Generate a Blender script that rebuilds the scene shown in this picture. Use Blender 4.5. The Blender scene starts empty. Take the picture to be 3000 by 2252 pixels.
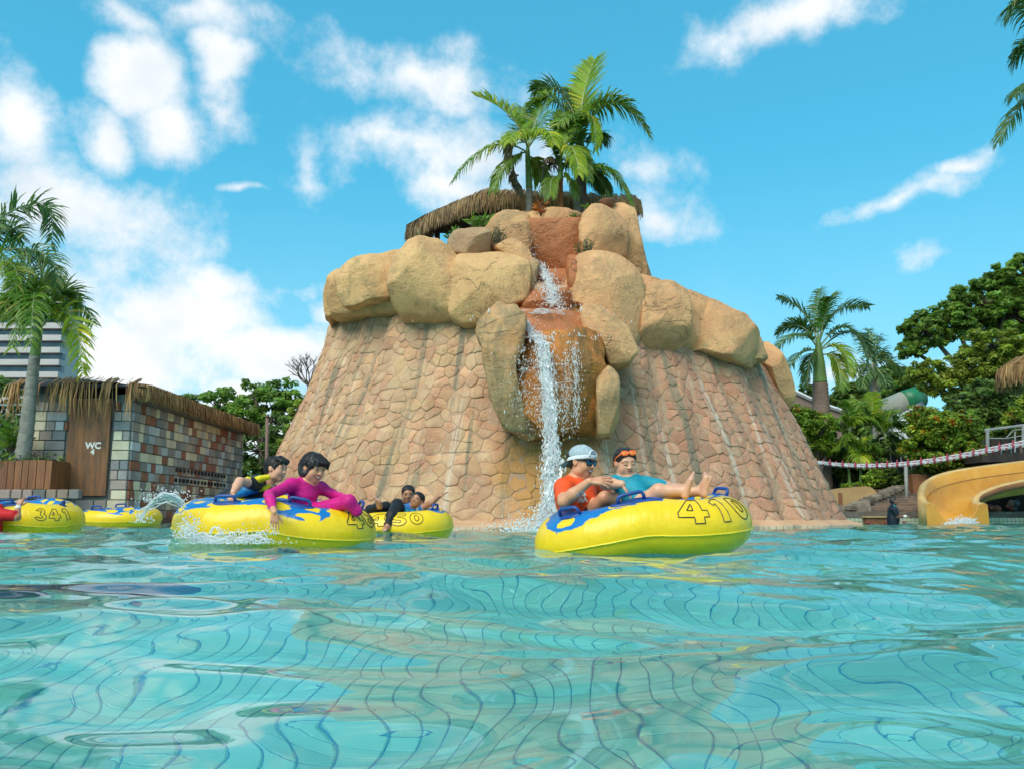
import bpy, bmesh, math, random
import numpy as np
from mathutils import Vector, Matrix, noise as mnoise

SC = bpy.context.scene
COL = SC.collection
R = math.radians

# ---------------------------------------------------------------- camera
FPX = 2500.0                       # focal length in photograph pixels (3000 wide)
CAM_H = 0.25                       # metres above the water
PITCH = math.atan((1512 - 1126) / FPX)
cam_d = bpy.data.cameras.new("camera")
cam_d.sensor_width = 36.0
cam_d.lens = 30.0
cam_d.clip_start = 0.02
cam_d.clip_end = 3000.0
cam = bpy.data.objects.new("camera", cam_d)
cam.location = (0, 0, CAM_H)
cam.rotation_euler = (math.pi / 2 + PITCH, 0, 0)
COL.objects.link(cam)
SC.camera = cam

CT, ST = math.cos(PITCH), math.sin(PITCH)


def ray(px, py):
    u = (px - 1500.0) / FPX
    v = (1126.0 - py) / FPX
    return Vector((u, CT - v * ST, ST + v * CT))


def W(px, py, Y):
    """point of the place that stands at depth Y metres and is seen at photo pixel px, py"""
    d = ray(px, py)
    t = Y / d.y
    return Vector((d.x * t, Y, CAM_H + d.z * t))


K = 3000.0 / 2211.0


def V2(x, y, Y):
    return W(x * K, y * K, Y)


# ---------------------------------------------------------------- sun direction
SUN_EL, SUN_AZ = R(46), R(-150)      # azimuth measured from +Y clockwise (towards +X): behind the camera, to the left
sun_dir = Vector((math.sin(SUN_AZ) * math.cos(SUN_EL), math.cos(SUN_AZ) * math.cos(SUN_EL), math.sin(SUN_EL)))

# ---------------------------------------------------------------- world
world = bpy.data.worlds.new("World")
SC.world = world
world.use_nodes = True
nt = world.node_tree
nt.nodes.clear()


class NT:
    """tiny node helper"""

    def __init__(self, tree):
        self.t = tree

    def n(self, kind, **kw):
        nd = self.t.nodes.new(kind)
        for k, v in kw.items():
            setattr(nd, k, v)
        return nd

    def set(self, nd, key, val):
        s = nd.inputs[key]
        if isinstance(val, bpy.types.NodeSocket):
            self.t.links.new(val, s)
        else:
            s.default_value = val

    def math(self, op, a, b=None, c=None, clamp=False):
        nd = self.n("ShaderNodeMath", operation=op, use_clamp=clamp)
        self.set(nd, 0, a)
        if b is not None:
            self.set(nd, 1, b)
        if c is not None:
            self.set(nd, 2, c)
        return nd.outputs[0]

    def vmath(self, op, a, b=None):
        nd = self.n("ShaderNodeVectorMath", operation=op)
        self.set(nd, 0, a)
        if b is not None:
            if op == "SCALE":
                self.set(nd, "Scale", b)
            else:
                self.set(nd, 1, b)
        return nd.outputs["Value"] if op in ("LENGTH", "DOT_PRODUCT", "DISTANCE") else nd.outputs["Vector"]

    def mix(self, fac, a, b, blend="MIX"):
        nd = self.n("ShaderNodeMix", data_type="RGBA", blend_type=blend)
        self.set(nd, 0, fac)
        for key, val in ((6, a), (7, b)):
            if isinstance(val, (tuple, list)) and len(val) == 3:
                val = (*val, 1.0)
            self.set(nd, key, val)
        return nd.outputs[2]

    def ramp(self, fac, lo, hi, smooth=True):
        nd = self.n("ShaderNodeMapRange", interpolation_type="SMOOTHSTEP" if smooth else "LINEAR")
        self.set(nd, 0, fac)
        nd.inputs[1].default_value = lo
        nd.inputs[2].default_value = hi
        nd.inputs[3].default_value = 0.0
        nd.inputs[4].default_value = 1.0
        return nd.outputs[0]

    def noise(self, vec, scale, detail=3.0, rough=0.5, dist=0.0, dim="3D"):
        nd = self.n("ShaderNodeTexNoise", noise_dimensions=dim)
        if vec is not None:
            self.set(nd, "Vector", vec)
        nd.inputs["Scale"].default_value = scale
        nd.inputs["Detail"].default_value = detail
        nd.inputs["Roughness"].default_value = rough
        nd.inputs["Distortion"].default_value = dist
        return nd

    def mapping(self, vec, loc=(0, 0, 0), rot=(0, 0, 0), scale=(1, 1, 1), kind="POINT"):
        nd = self.n("ShaderNodeMapping", vector_type=kind)
        self.set(nd, 0, vec)
        nd.inputs[1].default_value = loc
        nd.inputs[2].default_value = rot
        nd.inputs[3].default_value = scale
        return nd.outputs[0]


N = NT(nt)
tc = N.n("ShaderNodeTexCoord")
D = tc.outputs["Generated"]
sky = N.n("ShaderNodeTexSky", sky_type="NISHITA", sun_disc=False)
sky.sun_elevation = SUN_EL
sky.sun_rotation = SUN_AZ
sky.altitude = 50.0
sky.air_density = 1.0
sky.dust_density = 1.2
sky.ozone_density = 1.0
gam = N.n("ShaderNodeGamma")          # the photograph's flattened, cyan-leaning colour grade
N.set(gam, 0, sky.outputs[0])
gam.inputs[1].default_value = 0.5
sky_col = N.mix(1.0, gam.outputs[0], (0.52, 2.42, 2.95), "MULTIPLY")

# clouds: cumulus masses in given sky directions, broken up by fractal noise
CLOUDS = [  # x, y (2211-wide photo), half width, half height, tilt deg, weight
    (265, 20, 105, 32, 20, .55), (430, 26, 150, 36, 8, .66),
    (312, 185, 92, 78, 0, 1.5), (365, 280, 92, 56, 0, 1.35), (225, 295, 78, 56, 0, 1.15),
    (0, 290, 80, 105, 0, 1.2), (100, 450, 190, 120, 0, .95), (330, 480, 140, 100, 0, .72), (120, 610, 260, 110, 0, .7),
    (487, 150, 52, 66, 0, 1.15), (490, 245, 60, 42, 30, .65),
    (400, 690, 190, 80, 0, 1.3), (590, 780, 240, 80, 0, 1.3), (470, 628, 75, 45, 0, 1.0), (695, 690, 45, 50, 0, .9),
    (230, 770, 250, 110, 0, 1.2), (600, 645, 130, 34, -10, .5), (330, 900, 500, 100, 0, 1.1),
    (960, 180, 165, 66, 0, .95), (800, 175, 140, 50, 15, .5), (850, 325, 210, 66, 0, .9), (1040, 350, 170, 80, 0, .9),
    (650, 345, 56, 78, 0, .7), (1010, 430, 180, 48, 10, .85),
    (1425, 475, 100, 62, 25, .9), (1370, 385, 110, 50, 20, .5),
    (1730, 30, 210, 50, -8, .9), (1580, 70, 60, 45, -30, .55),
    (1940, 428, 150, 26, -14, .68), (2072, 350, 62, 17, -14, .8),
    (2010, 545, 115, 38, -10, .5), (525, 410, 50, 11, 0, .75), (1900, 810, 420, 60, 0, .6), (-350, 500, 260, 300, 0, 1.1),
]
warp = N.noise(D, 9.0, 2, .55)
wv = N.vmath("SUBTRACT", warp.outputs["Color"], (0.5, 0.5, 0.5))
Dw = N.vmath("ADD", D, N.vmath("SCALE", wv, 0.075))
acc = None
for (x, y, w, h, tilt, wt) in CLOUDS:
    d0 = ray(x * K, y * K).normalized()
    sx, sz = w * K / FPX * 1.06, h * K / FPX * 1.06
    az = math.atan2(d0.x, d0.y)
    m = N.mapping(Dw, d0, (0, R(tilt), -az), (sx, 0.6, sz), "TEXTURE")
    l = N.vmath("LENGTH", m)
    v = N.math("MULTIPLY", N.math("SUBTRACT", 1.30, l, clamp=False), wt)
    acc = v if acc is None else N.math("SMOOTH_MAX", acc, v, 0.12)
# the rest of the sky carries on with the same kind of broken cumulus
sep = N.n("ShaderNodeSeparateXYZ")
N.set(sep, 0, D)
front = N.ramp(sep.outputs[1], 0.35, 0.7)
gen = N.noise(D, 2.2, 2, .55).outputs["Fac"]
genv = N.math("MULTIPLY", N.math("SUBTRACT", gen, 0.42), 4.0)
genv = N.math("SUBTRACT", genv, N.math("MULTIPLY", front, 6.0))
acc = N.math("MAXIMUM", acc, genv)
fine = N.noise(D, 15.0, 8, .64).outputs["Fac"]
dens = N.math("ADD", acc, N.math("MULTIPLY", N.math("SUBTRACT", fine, 0.5), 2.1))
cov = N.ramp(dens, 0.08, 1.2)
cov = N.math("POWER", cov, 1.05)
# thin veil low over the horizon
veil = N.math("MULTIPLY", N.math("SUBTRACT", 1.0, N.ramp(sep.outputs[2], 0.0, 0.42)), 0.30)
cov = N.math("MAXIMUM", cov, veil)
# cumulus shading: thick middles greyer, tops bright
thick = N.ramp(N.noise(Dw, 7.0, 3, .6).outputs["Fac"], 0.40, 0.72)
ccol = N.mix(thick, (7.0, 7.2, 7.4), (5.5, 6.1, 6.6))
skyc = N.mix(cov, sky_col, ccol)
bg = N.n("ShaderNodeBackground")
N.set(bg, 0, skyc)
bg.inputs[1].default_value = 0.1
wo = N.n("ShaderNodeOutputWorld")
nt.links.new(bg.outputs[0], wo.inputs[0])
world.cycles.sampling_method = "MANUAL"
world.cycles.sample_map_resolution = 512

# ---------------------------------------------------------------- sun
sun_d = bpy.data.lights.new("sun", "SUN")
sun_d.energy = 2.3
sun_d.angle = R(42.0)
sun_d.color = (1.0, 0.90, 0.76)
sun = bpy.data.objects.new("sun", sun_d)
sun.rotation_euler = sun_dir.to_track_quat("Z", "Y").to_euler()
sun.location = (-20, -20, 40)
COL.objects.link(sun)

# ---------------------------------------------------------------- exposure and render settings
SC.view_settings.view_transform = "Standard"
SC.view_settings.look = "None"
SC.view_settings.exposure = 0.55
SC.view_settings.gamma = 1.0
SC.view_settings.use_curve_mapping = False
SC.render.engine = "CYCLES"
SC.cycles.use_denoising = True
SC.cycles.max_bounces = 10
SC.cycles.transmission_bounces = 8
SC.cycles.transparent_max_bounces = 8
SC.cycles.sample_clamp_indirect = 6.0
SC.cycles.caustics_refractive = True
SC.cycles.caustics_reflective = False
SC.cycles.use_adaptive_sampling = True
SC.cycles.adaptive_threshold = 0.015
# ---------------------------------------------------------------- helpers
def link(o, parent=None):
    COL.objects.link(o)
    if parent is not None:
        o.parent = parent
    return o


def tag(o, label=None, cat=None, group=None, kind=None):
    if label:
        o["label"] = label
    if cat:
        o["category"] = cat
    if group:
        o["group"] = group
    if kind:
        o["kind"] = kind
    return o


def thing(name, label, cat, loc=(0, 0, 0), group=None):
    o = bpy.data.objects.new(name, None)
    o.empty_display_size = 0.2
    o.location = loc
    link(o)
    return tag(o, label, cat, group)


def to_parent(o, parent):
    """o was built in world coordinates; hang it under an (unrotated) parent without moving it"""
    if parent is not None:
        o.parent = parent
        p = Vector((0, 0, 0))
        q = parent
        while q is not None:
            p += q.location
            q = q.parent
        o.location = o.location - p
    return o


def mesh(name, verts, faces, mats=None, parent=None, smooth=False, midx=None, uv=None, tint=None, recenter=False):
    """one mesh object, verts in world coordinates"""
    me = bpy.data.meshes.new(name)
    verts = [tuple(v) for v in verts] if not isinstance(verts, np.ndarray) else verts.tolist()
    me.from_pydata(verts, [], faces)
    if mats is not None:
        for m in (mats if isinstance(mats, (list, tuple)) else [mats]):
            me.materials.append(m)
    if midx is not None:
        me.polygons.foreach_set("material_index", midx)
    if smooth:
        me.polygons.foreach_set("use_smooth", [True] * len(me.polygons))
    if uv is not None:
        l = me.uv_layers.new(name="UVMap")
        li = np.empty(len(me.loops), dtype=np.int32)
        me.loops.foreach_get("vertex_index", li)
        l.data.foreach_set("uv", np.asarray(uv, dtype=np.float32)[li].ravel())
    if tint is not None:
        a = me.attributes.new("tint", "FLOAT_COLOR", "POINT")
        t = np.ones((len(me.vertices), 4), dtype=np.float32)
        t[:, :3] = np.asarray(tint, dtype=np.float32)
        a.data.foreach_set("color", t.ravel())
    me.update()
    o = bpy.data.objects.new(name, me)
    link(o)
    if parent is not None:
        to_parent(o, parent)
    return o


def quads(name, V, mats, parent=None, midx=None, tint=None, smooth=False):
    """V: (n,4,3) array of free quads -> one mesh"""
    V = np.asarray(V, dtype=np.float32)
    n = len(V)
    me = bpy.data.meshes.new(name)
    me.vertices.add(n * 4)
    me.vertices.foreach_set("co", V.reshape(-1))
    me.loops.add(n * 4)
    me.loops.foreach_set("vertex_index", np.arange(n * 4, dtype=np.int32))
    me.polygons.add(n)
    me.polygons.foreach_set("loop_start", np.arange(0, n * 4, 4, dtype=np.int32))
    me.polygons.foreach_set("loop_total", np.full(n, 4, dtype=np.int32))
    for m in (mats if isinstance(mats, (list, tuple)) else [mats]):
        me.materials.append(m)
    if midx is not None:
        me.polygons.foreach_set("material_index", np.asarray(midx, dtype=np.int32))
    if tint is not None:
        a = me.attributes.new("tint", "FLOAT_COLOR", "POINT")
        t = np.ones((n * 4, 4), dtype=np.float32)
        t[:, :3] = np.repeat(np.asarray(tint, dtype=np.float32), 4, axis=0)
        a.data.foreach_set("color", t.ravel())
    me.update(calc_edges=True)
    me.validate()
    o = bpy.data.objects.new(name, me)
    link(o)
    if parent is not None:
        to_parent(o, parent)
    return o


class MB:
    """collects shapes for one mesh"""

    def __init__(self):
        self.v, self.f, self.m, self.uv, self.t = [], [], [], [], []

    def add(self, verts, faces, m=0, tint=(1, 1, 1)):
        b = len(self.v)
        self.v += [tuple(p) for p in verts]
        self.f += [tuple(i + b for i in f) for f in faces]
        self.m += [m] * len(faces)
        self.t += [tint] * len(verts)
        return b

    def box(self, c, size, rz=0.0, m=0, tint=(1, 1, 1), jit=0.0):
        sx, sy, sz = size[0] / 2, size[1] / 2, size[2] / 2
        cr, sr = math.cos(rz), math.sin(rz)
        P = []
        for z in (-sz, sz):
            for (x, y) in ((-sx, -sy), (sx, -sy), (sx, sy), (-sx, sy)):
                if jit:
                    x += random.uniform(-jit, jit)
                    y += random.uniform(-jit, jit)
                P.append((c[0] + x * cr - y * sr, c[1] + x * sr + y * cr, c[2] + z))
        self.add(P, [(3, 2, 1, 0), (4, 5, 6, 7), (0, 1, 5, 4), (1, 2, 6, 5), (2, 3, 7, 6), (3, 0, 4, 7)], m, tint)

    def bevbox(self, c, size, b, rz=0.0, m=0, tint=(1, 1, 1)):
        """box whose -Y.. all vertical edges and caps are chamfered by b"""
        sx, sy, sz = size[0] / 2, size[1] / 2, size[2] / 2
        cr, sr = math.cos(rz), math.sin(rz)
        ring = [(-sx + b, -sy), (sx - b, -sy), (sx, -sy + b), (sx, sy - b), (sx - b, sy), (-sx + b, sy), (-sx, sy - b), (-sx, -sy + b)]
        P = []
        for z, k in ((-sz, 1), (-sz + b, 0), (sz - b, 0), (sz, 1)):
            for (x, y) in ring:
                if k:
                    x *= (sx - b) / sx
                    y *= (sy - b) / sy
                P.append((c[0] + x * cr - y * sr, c[1] + x * sr + y * cr, c[2] + z))
        F = [tuple(range(7, -1, -1)), tuple(range(24, 32))]
        for k in range(3):
            for i in range(8):
                j = (i + 1) % 8
                F.append((k * 8 + i, k * 8 + j, k * 8 + 8 + j, k * 8 + 8 + i))
        self.add(P, F, m, tint)

    def tube(self, pts, rad, n=8, m=0, cap=True, tint=(1, 1, 1), flat=1.0):
        pts = [Vector(p) for p in pts]
        if not isinstance(rad, (list, tuple)):
            rad = [rad] * len(pts)
        P = []
        up = None
        for i, p in enumerate(pts):
            a = pts[max(i - 1, 0)]
            b = pts[min(i + 1, len(pts) - 1)]
            t = (b - a)
            t = t.normalized() if t.length > 1e-9 else Vector((0, 0, 1))
            if up is None:
                ref = Vector((0, 0, 1)) if abs(t.z) < .9 else Vector((1, 0, 0))
                up = (ref - t * ref.dot(t)).normalized()
            else:
                up = up - t * up.dot(t)
                up = up.normalized() if up.length > 1e-6 else t.orthogonal().normalized()
            s = t.cross(up)
            for k in range(n):
                an = 2 * math.pi * k / n
                P.append(p + (up * math.cos(an) * flat + s * math.sin(an)) * rad[i])
        F = []
        for i in range(len(pts) - 1):
            for k in range(n):
                j = (k + 1) % n
                F.append((i * n + k, i * n + j, (i + 1) * n + j, (i + 1) * n + k))
        if cap:
            F.append(tuple(range(n - 1, -1, -1)))
            F.append(tuple((len(pts) - 1) * n + k for k in range(n)))
        self.add(P, F, m, tint)

    def lathe(self, c, prof, n=16, m=0, tint=(1, 1, 1)):
        P, F = [], []
        for (r, z) in prof:
            for k in range(n):
                an = 2 * math.pi * k / n
                P.append((c[0] + r * math.cos(an), c[1] + r * math.sin(an), c[2] + z))
        for i in range(len(prof) - 1):
            for k in range(n):
                j = (k + 1) % n
                F.append((i * n + k, i * n + j, (i + 1) * n + j, (i + 1) * n + k))
        F.append(tuple(range(n - 1, -1, -1)))
        F.append(tuple((len(prof) - 1) * n + k for k in range(n)))
        self.add(P, F, m, tint)

    def prism(self, poly, depth_vec, m=0, tint=(1, 1, 1)):
        """poly: 3-D points; extruded by depth_vec"""
        n = len(poly)
        d = Vector(depth_vec)
        P = [Vector(p) for p in poly] + [Vector(p) + d for p in poly]
        F = [tuple(range(n)), tuple(range(2 * n - 1, n - 1, -1))]
        for i in range(n):
            j = (i + 1) % n
            F.append((j, i, n + i, n + j))
        self.add(P, F, m, tint)

    def blob(self, c, r, m=0, tint=(1, 1, 1)):
        x, y, z = c
        a, b, d = r
        self.add([(x + a, y, z), (x - a, y, z), (x, y + b, z), (x, y - b, z), (x, y, z + d), (x, y, z - d)],
                 [(0, 2, 4), (2, 1, 4), (1, 3, 4), (3, 0, 4), (2, 0, 5), (1, 2, 5), (3, 1, 5), (0, 3, 5)], m, tint)

    def sphere(self, c, r, nu=12, nv=8, m=0, tint=(1, 1, 1)):
        r = r if isinstance(r, (tuple, list)) else (r, r, r)
        P, F = [(c[0], c[1], c[2] - r[2])], []
        for i in range(1, nv):
            t = -math.pi / 2 + math.pi * i / nv
            for k in range(nu):
                an = 2 * math.pi * k / nu
                P.append((c[0] + r[0] * math.cos(t) * math.cos(an), c[1] + r[1] * math.cos(t) * math.sin(an), c[2] + r[2] * math.sin(t)))
        P.append((c[0], c[1], c[2] + r[2]))
        for k in range(nu):
            j = (k + 1) % nu
            F.append((0, 1 + j, 1 + k))
            for i in range(nv - 2):
                a = 1 + i * nu
                F.append((a + k, a + j, a + nu + j, a + nu + k))
            F.append((1 + (nv - 2) * nu + k, 1 + (nv - 2) * nu + j, len(P) - 1))
        self.add(P, F, m, tint)

    def build(self, name, mats, parent=None, smooth=False, tinted=False):
        return mesh(name, self.v, self.f, mats, parent, smooth, self.m, None, self.t if tinted else None)


def copy_tree(o, parent=None):
    c = o.copy()
    COL.objects.link(c)
    c.parent = parent
    for ch in list(o.children):
        copy_tree(ch, c)
    return c


# ---------------------------------------------------------------- materials
MATS = {}


def new_mat(name):
    m = bpy.data.materials.new(name)
    m.use_nodes = True
    t = m.node_tree
    t.nodes.clear()
    n = NT(t)
    out = n.n("ShaderNodeOutputMaterial")
    p = n.n("ShaderNodeBsdfPrincipled")
    t.links.new(p.outputs[0], out.inputs[0])
    MATS[name] = m
    return m, n, p, out


def pmat(name, col, col2=None, scale=4.0, rough=0.6, bump=0.0, bscale=30.0, spec=0.5, tinted=False, stretch=(1, 1, 1),
         sub=None, trans=0.0, objvar=0.0, detail=5, space="Object", mid=(0.35, 0.65), metal=0.0):
    m, n, p, out = new_mat(name)
    tcn = n.n("ShaderNodeTexCoord")
    if space == "World":
        g = n.n("ShaderNodeNewGeometry")
        vec = g.outputs["Position"]
    else:
        vec = tcn.outputs[space]
    vec = n.mapping(vec, scale=stretch)
    if col2 is None:
        col2 = tuple(c * 0.72 for c in col)
    f = n.ramp(n.noise(vec, scale, detail, .6).outputs["Fac"], *mid)
    c = n.mix(f, col, col2)
    if tinted:
        at = n.n("ShaderNodeAttribute", attribute_name="tint")
        c = n.mix(1.0, c, at.outputs["Color"], "MULTIPLY")
    if objvar:
        oi = n.n("ShaderNodeObjectInfo")
        hv = n.n("ShaderNodeHueSaturation")
        n.set(hv, "Color", c)
        n.set(hv, "Value", n.math("ADD", n.math("MULTIPLY", oi.outputs["Random"], 2 * objvar), 1 - objvar))
        c = hv.outputs[0]
    n.set(p, "Base Color", c)
    p.inputs["Roughness"].default_value = rough
    p.inputs["Specular IOR Level"].default_value = spec
    p.inputs["Metallic"].default_value = metal
    if bump:
        b = n.n("ShaderNodeBump")
        b.inputs["Strength"].default_value = 1.0
        b.inputs["Distance"].default_value = bump
        n.set(b, "Height", n.noise(vec, bscale, 6, .6).outputs["Fac"])
        m.node_tree.links.new(b.outputs[0], p.inputs["Normal"])
    if sub:
        p.inputs["Subsurface Weight"].default_value = sub[0]
        p.inputs["Subsurface Radius"].default_value = sub[1]
        p.inputs["Subsurface Scale"].default_value = sub[2]
    if trans:
        tr = n.n("ShaderNodeBsdfTranslucent")
        n.set(tr, 0, c)
        mx = n.n("ShaderNodeMixShader")
        mx.inputs[0].default_value = trans
        m.node_tree.links.new(p.outputs[0], mx.inputs[1])
        m.node_tree.links.new(tr.outputs[0], mx.inputs[2])
        m.node_tree.links.new(mx.outputs[0], out.inputs[0])
    return m


def leaf_mat(name, a, b, rough=0.45, trans=0.35):
    """leaf colours vary per leaf through the tint attribute"""
    return pmat(name, a, b, scale=0.9, rough=rough, tinted=True, trans=trans, space="World", spec=.4)


def fbm(p, s=1.0, o=4):
    return mnoise.fractal(Vector(p) * s, 1.0, 2.0, o)


# ---------------------------------------------------------------- palm fronds, leaf clouds, thatch
def frond(name, base, mid, tip, mats, parent, n=46, ll=0.55, lw=0.045, droop=0.5, seed=0, plum=False, rach=0.014, start=0.12, vee=0.5, green=1.0, dead=False):
    """feather leaf along the curve base-mid-tip; leaflets are folded strips"""
    rnd = random.Random(seed)
    base, mid, tip = Vector(base), Vector(mid), Vector(tip)
    ctrl = mid * 2 - (base + tip) * 0.5

    def B(t):
        return base * (1 - t) ** 2 + ctrl * 2 * t * (1 - t) + tip * t * t

    def T(t):
        return ((ctrl - base) * (1 - t) + (tip - ctrl) * t).normalized()
    mb = MB()
    ts = [i / 9 for i in range(10)]
    mb.tube([B(t) for t in ts], [rach * (1.15 - t) for t in ts], 5, 0, True)
    q, qt = [], []
    chord = (tip - base)
    side0 = chord.cross(Vector((0, 0, 1)))
    if side0.length < 0.15 * chord.length:
        side0 = chord.cross(Vector((0.3, 1, 0.2)))
    side0.normalize()
    roll = rnd.uniform(-.35, .35)
    for i in range(n):
        t = start + (1 - start) * (i + rnd.uniform(-.2, .2)) / n
        t = min(max(t, 0.0), 1.0)
        p, tn = B(t), T(t)
        s = (side0 - tn * side0.dot(tn)).normalized()
        s = Matrix.Rotation(roll, 3, tn) @ s
        up = s.cross(tn)
        if up.z < 0:
            up = -up
        L = ll * (0.55 + 0.75 * math.sin(math.pi * min(1, 0.12 + 0.86 * t)) ** 0.8) * rnd.uniform(.85, 1.1)
        if t > .9:
            L *= .8
        for sg in (-1, 1):
            if plum:
                a = rnd.uniform(-1.3, 1.3)
                dirv = (s * sg * math.cos(a) + up * math.sin(a)) * 0.9 + tn * 0.75
            else:
                dirv = s * sg * 0.9 + up * vee * rnd.uniform(.3, 1.2) + tn * (0.45 + 0.5 * t)
            dirv.normalize()
            wv = tn.cross(dirv)
            wv = dirv.cross(wv).normalized() if wv.length > 1e-5 else up
            w = lw * rnd.uniform(.8, 1.15)
            dr = droop * rnd.uniform(.6, 1.4)
            c = [p]
            seg = 3
            d = dirv.copy()
            for k in range(seg):
                d = (d + Vector((0, 0, -dr * 0.55 * (k + .35)))).normalized()
                c.append(c[-1] + d * (L / seg))
            ww = [w * .6, w, w * .8, w * .12]
            tv = rnd.uniform(.7, 1.2) * green
            tt = (tv * rnd.uniform(.85, 1.2), tv, tv * rnd.uniform(.7, 1.0))
            if (not dead) and rnd.random() < .05:
                tt = (tv * 2.2, tv * 1.25, tv * .8)
            for k in range(seg):
                q.append([c[k] - wv * ww[k] * .5, c[k] + wv * ww[k] * .5, c[k + 1] + wv * ww[k + 1] * .5, c[k + 1] - wv * ww[k + 1] * .5])
                qt.append(tt)
    for quad, tt in zip(q, qt):
        mb.add(quad, [(0, 1, 2, 3)], 1, tt)
    return mb.build(name, mats, parent, False, True)


def leaf_cloud(rs, centers, radii, per, size, flat=0.75, shell=0.55, aspect=1.9, tintv=(0.6, 1.25), up=0.35, hue=0.12, droop=0.0):
    """leaf quads scattered in ellipsoid clumps; returns quads and tints"""
    Vs, Ts = [], []
    for c, r in zip(centers, radii):
        n = max(4, int(per * (r[0] * r[1] * r[2]) ** (2 / 3)))
        d = rs.normal(size=(n, 3))
        d /= np.linalg.norm(d, axis=1)[:, None]
        rad = shell + (1 - shell) * rs.random(n) ** 0.6
        p = np.asarray(c) + d * np.asarray(r) * rad[:, None]
        nm = d * .6 + rs.normal(size=(n, 3)) * .55 + np.array([0, 0, up])
        nm /= np.linalg.norm(nm, axis=1)[:, None]
        a = rs.normal(size=(n, 3)) + np.array([0, 0, -droop])
        a -= nm * np.sum(a * nm, axis=1)[:, None]
        a /= np.linalg.norm(a, axis=1)[:, None]
        b = np.cross(nm, a)
        L = size * rs.uniform(.6, 1.3, n)[:, None]
        w = L / aspect
        q = np.stack([p - a * L * .5, p - b * w * .5 + nm * w * .12, p + a * L * .5, p + b * w * .5 + nm * w * .12], axis=1)
        Vs.append(q)
        tv = rs.uniform(*tintv) * rs.uniform(.75, 1.25, n)
        t = np.stack([tv * rs.uniform(1 - hue, 1 + hue * 1.6, n), tv, tv * rs.uniform(.7, 1.1, n)], axis=1)
        Ts.append(t)
    return np.concatenate(Vs), np.concatenate(Ts)


def thatch(name, path, out, mats, parent, n=900, length=0.5, lenvar=.4, over=0.35, width=.018, seed=0, thick=.08, lift=0.0, col=(1, 1, 1), clump=0.0):
    """straw strips lying on a roof edge (polyline path, outward directions) and hanging over it"""
    rnd = random.Random(seed)
    path = [Vector(p) for p in path]
    out = [Vector(o) for o in out]
    seg = [(path[i + 1] - path[i]).length for i in range(len(path) - 1)]
    tot = sum(seg)
    mb = MB()
    for i in range(n):
        s = rnd.random() * tot
        if clump:
            s += clump * math.sin(s * 9.0 + 2 * math.sin(s * 3.1)) * 0.3
            s = min(max(s, 0), tot - 1e-4)
        k = 0
        while k < len(seg) - 1 and s > seg[k]:
            s -= seg[k]
            k += 1
        t = s / seg[k]
        p = path[k].lerp(path[k + 1], t)
        o = out[k].lerp(out[k + 1], t).normalized()
        al = (path[k + 1] - path[k]).normalized()
        L = length * rnd.uniform(1 - lenvar, 1 + lenvar)
        h = rnd.uniform(0, thick)
        a = p - o * over * rnd.uniform(.5, 1.0) + Vector((0, 0, h + lift + over * .35))
        b = p + o * rnd.uniform(-.02, .06) + Vector((0, 0, h * .8))
        sk = rnd.gauss(0, .10)
        c = b + (o * rnd.uniform(.05, .35) + Vector((0, 0, -1)) + al * sk).normalized() * L * .55
        d = c + (o * rnd.uniform(-.1, .15) + Vector((0, 0, -1)) + al * (sk + rnd.gauss(0, .1))).normalized() * L * .45
        w = width * rnd.uniform(.6, 1.4)
        tv = rnd.uniform(.55, 1.2)
        tt = (tv * col[0], tv * rnd.uniform(.88, 1.04) * col[1], tv * rnd.uniform(.75, 1.0) * col[2])
        al2 = (al + o * rnd.uniform(-.6, .6)).normalized()
        P = []
        for q, ww in ((a, w), (b, w), (c, w * .9), (d, w * .25)):
            P += [q - al2 * ww * .5, q + al2 * ww * .5]
        mb.add(P, [(0, 1, 3, 2), (2, 3, 5, 4), (4, 5, 7, 6)], 0, tt)
    o = mb.build(name, mats, parent, False, True)
    o["kind"] = "stuff"
    return o


M_THATCH = pmat("straw", (.52, .31, .14), (.36, .21, .095), scale=3, rough=.85, tinted=True, trans=.15, space="World")
M_THATCHD = pmat("old_straw", (.38, .25, .13), (.25, .17, .09), scale=3, rough=.9, tinted=True, trans=.1, space="World")
M_WOODD = pmat("dark_timber", (.045, .035, .028), (.025, .02, .017), scale=6, rough=.8, stretch=(1, 1, .2))
M_RACHIS = pmat("leaf_rib", (.30, .36, .20), (.22, .28, .12), rough=.5)
M_PALM = leaf_mat("palm_leaf", (.20, .33, .035), (.14, .26, .032), trans=.4)
M_PALMY = leaf_mat("palm_leaf_young", (.36, .48, .03), (.25, .40, .03), trans=.45)
M_PALMD = leaf_mat("palm_leaf_dark", (.11, .22, .055), (.08, .165, .05), trans=.4)
M_PALMDEAD = leaf_mat("palm_leaf_dead", (.17, .13, .09), (.12, .09, .06), trans=.1)
M_TRUNK = pmat("palm_trunk", (.30, .28, .24), (.20, .19, .165), scale=5, rough=.85, bump=.02, bscale=14, stretch=(1, 1, 3), space="World")
M_SHAFT = pmat("palm_crownshaft", (.16, .27, .06), (.11, .20, .05), scale=3, rough=.5, stretch=(1, 1, .3), space="World")
M_BARK = pmat("bark", (.13, .10, .075), (.08, .06, .05), scale=4, rough=.9, bump=.03, bscale=18, stretch=(1, 1, .3), space="World")
# ================================================================ the setting: water, pool, ground
POOL_Z = -0.85


def swell(x, y):
    """slow swell of the pool: higher to the left, far side"""
    a = np.clip((-x + 0.5) / 5.0, 0, 1)
    b = np.clip((y - 5.0) / 7.0, 0, 1)
    a = a * a * (3 - 2 * a)
    b = b * b * (3 - 2 * b)
    return 0.075 * a * b


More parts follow.
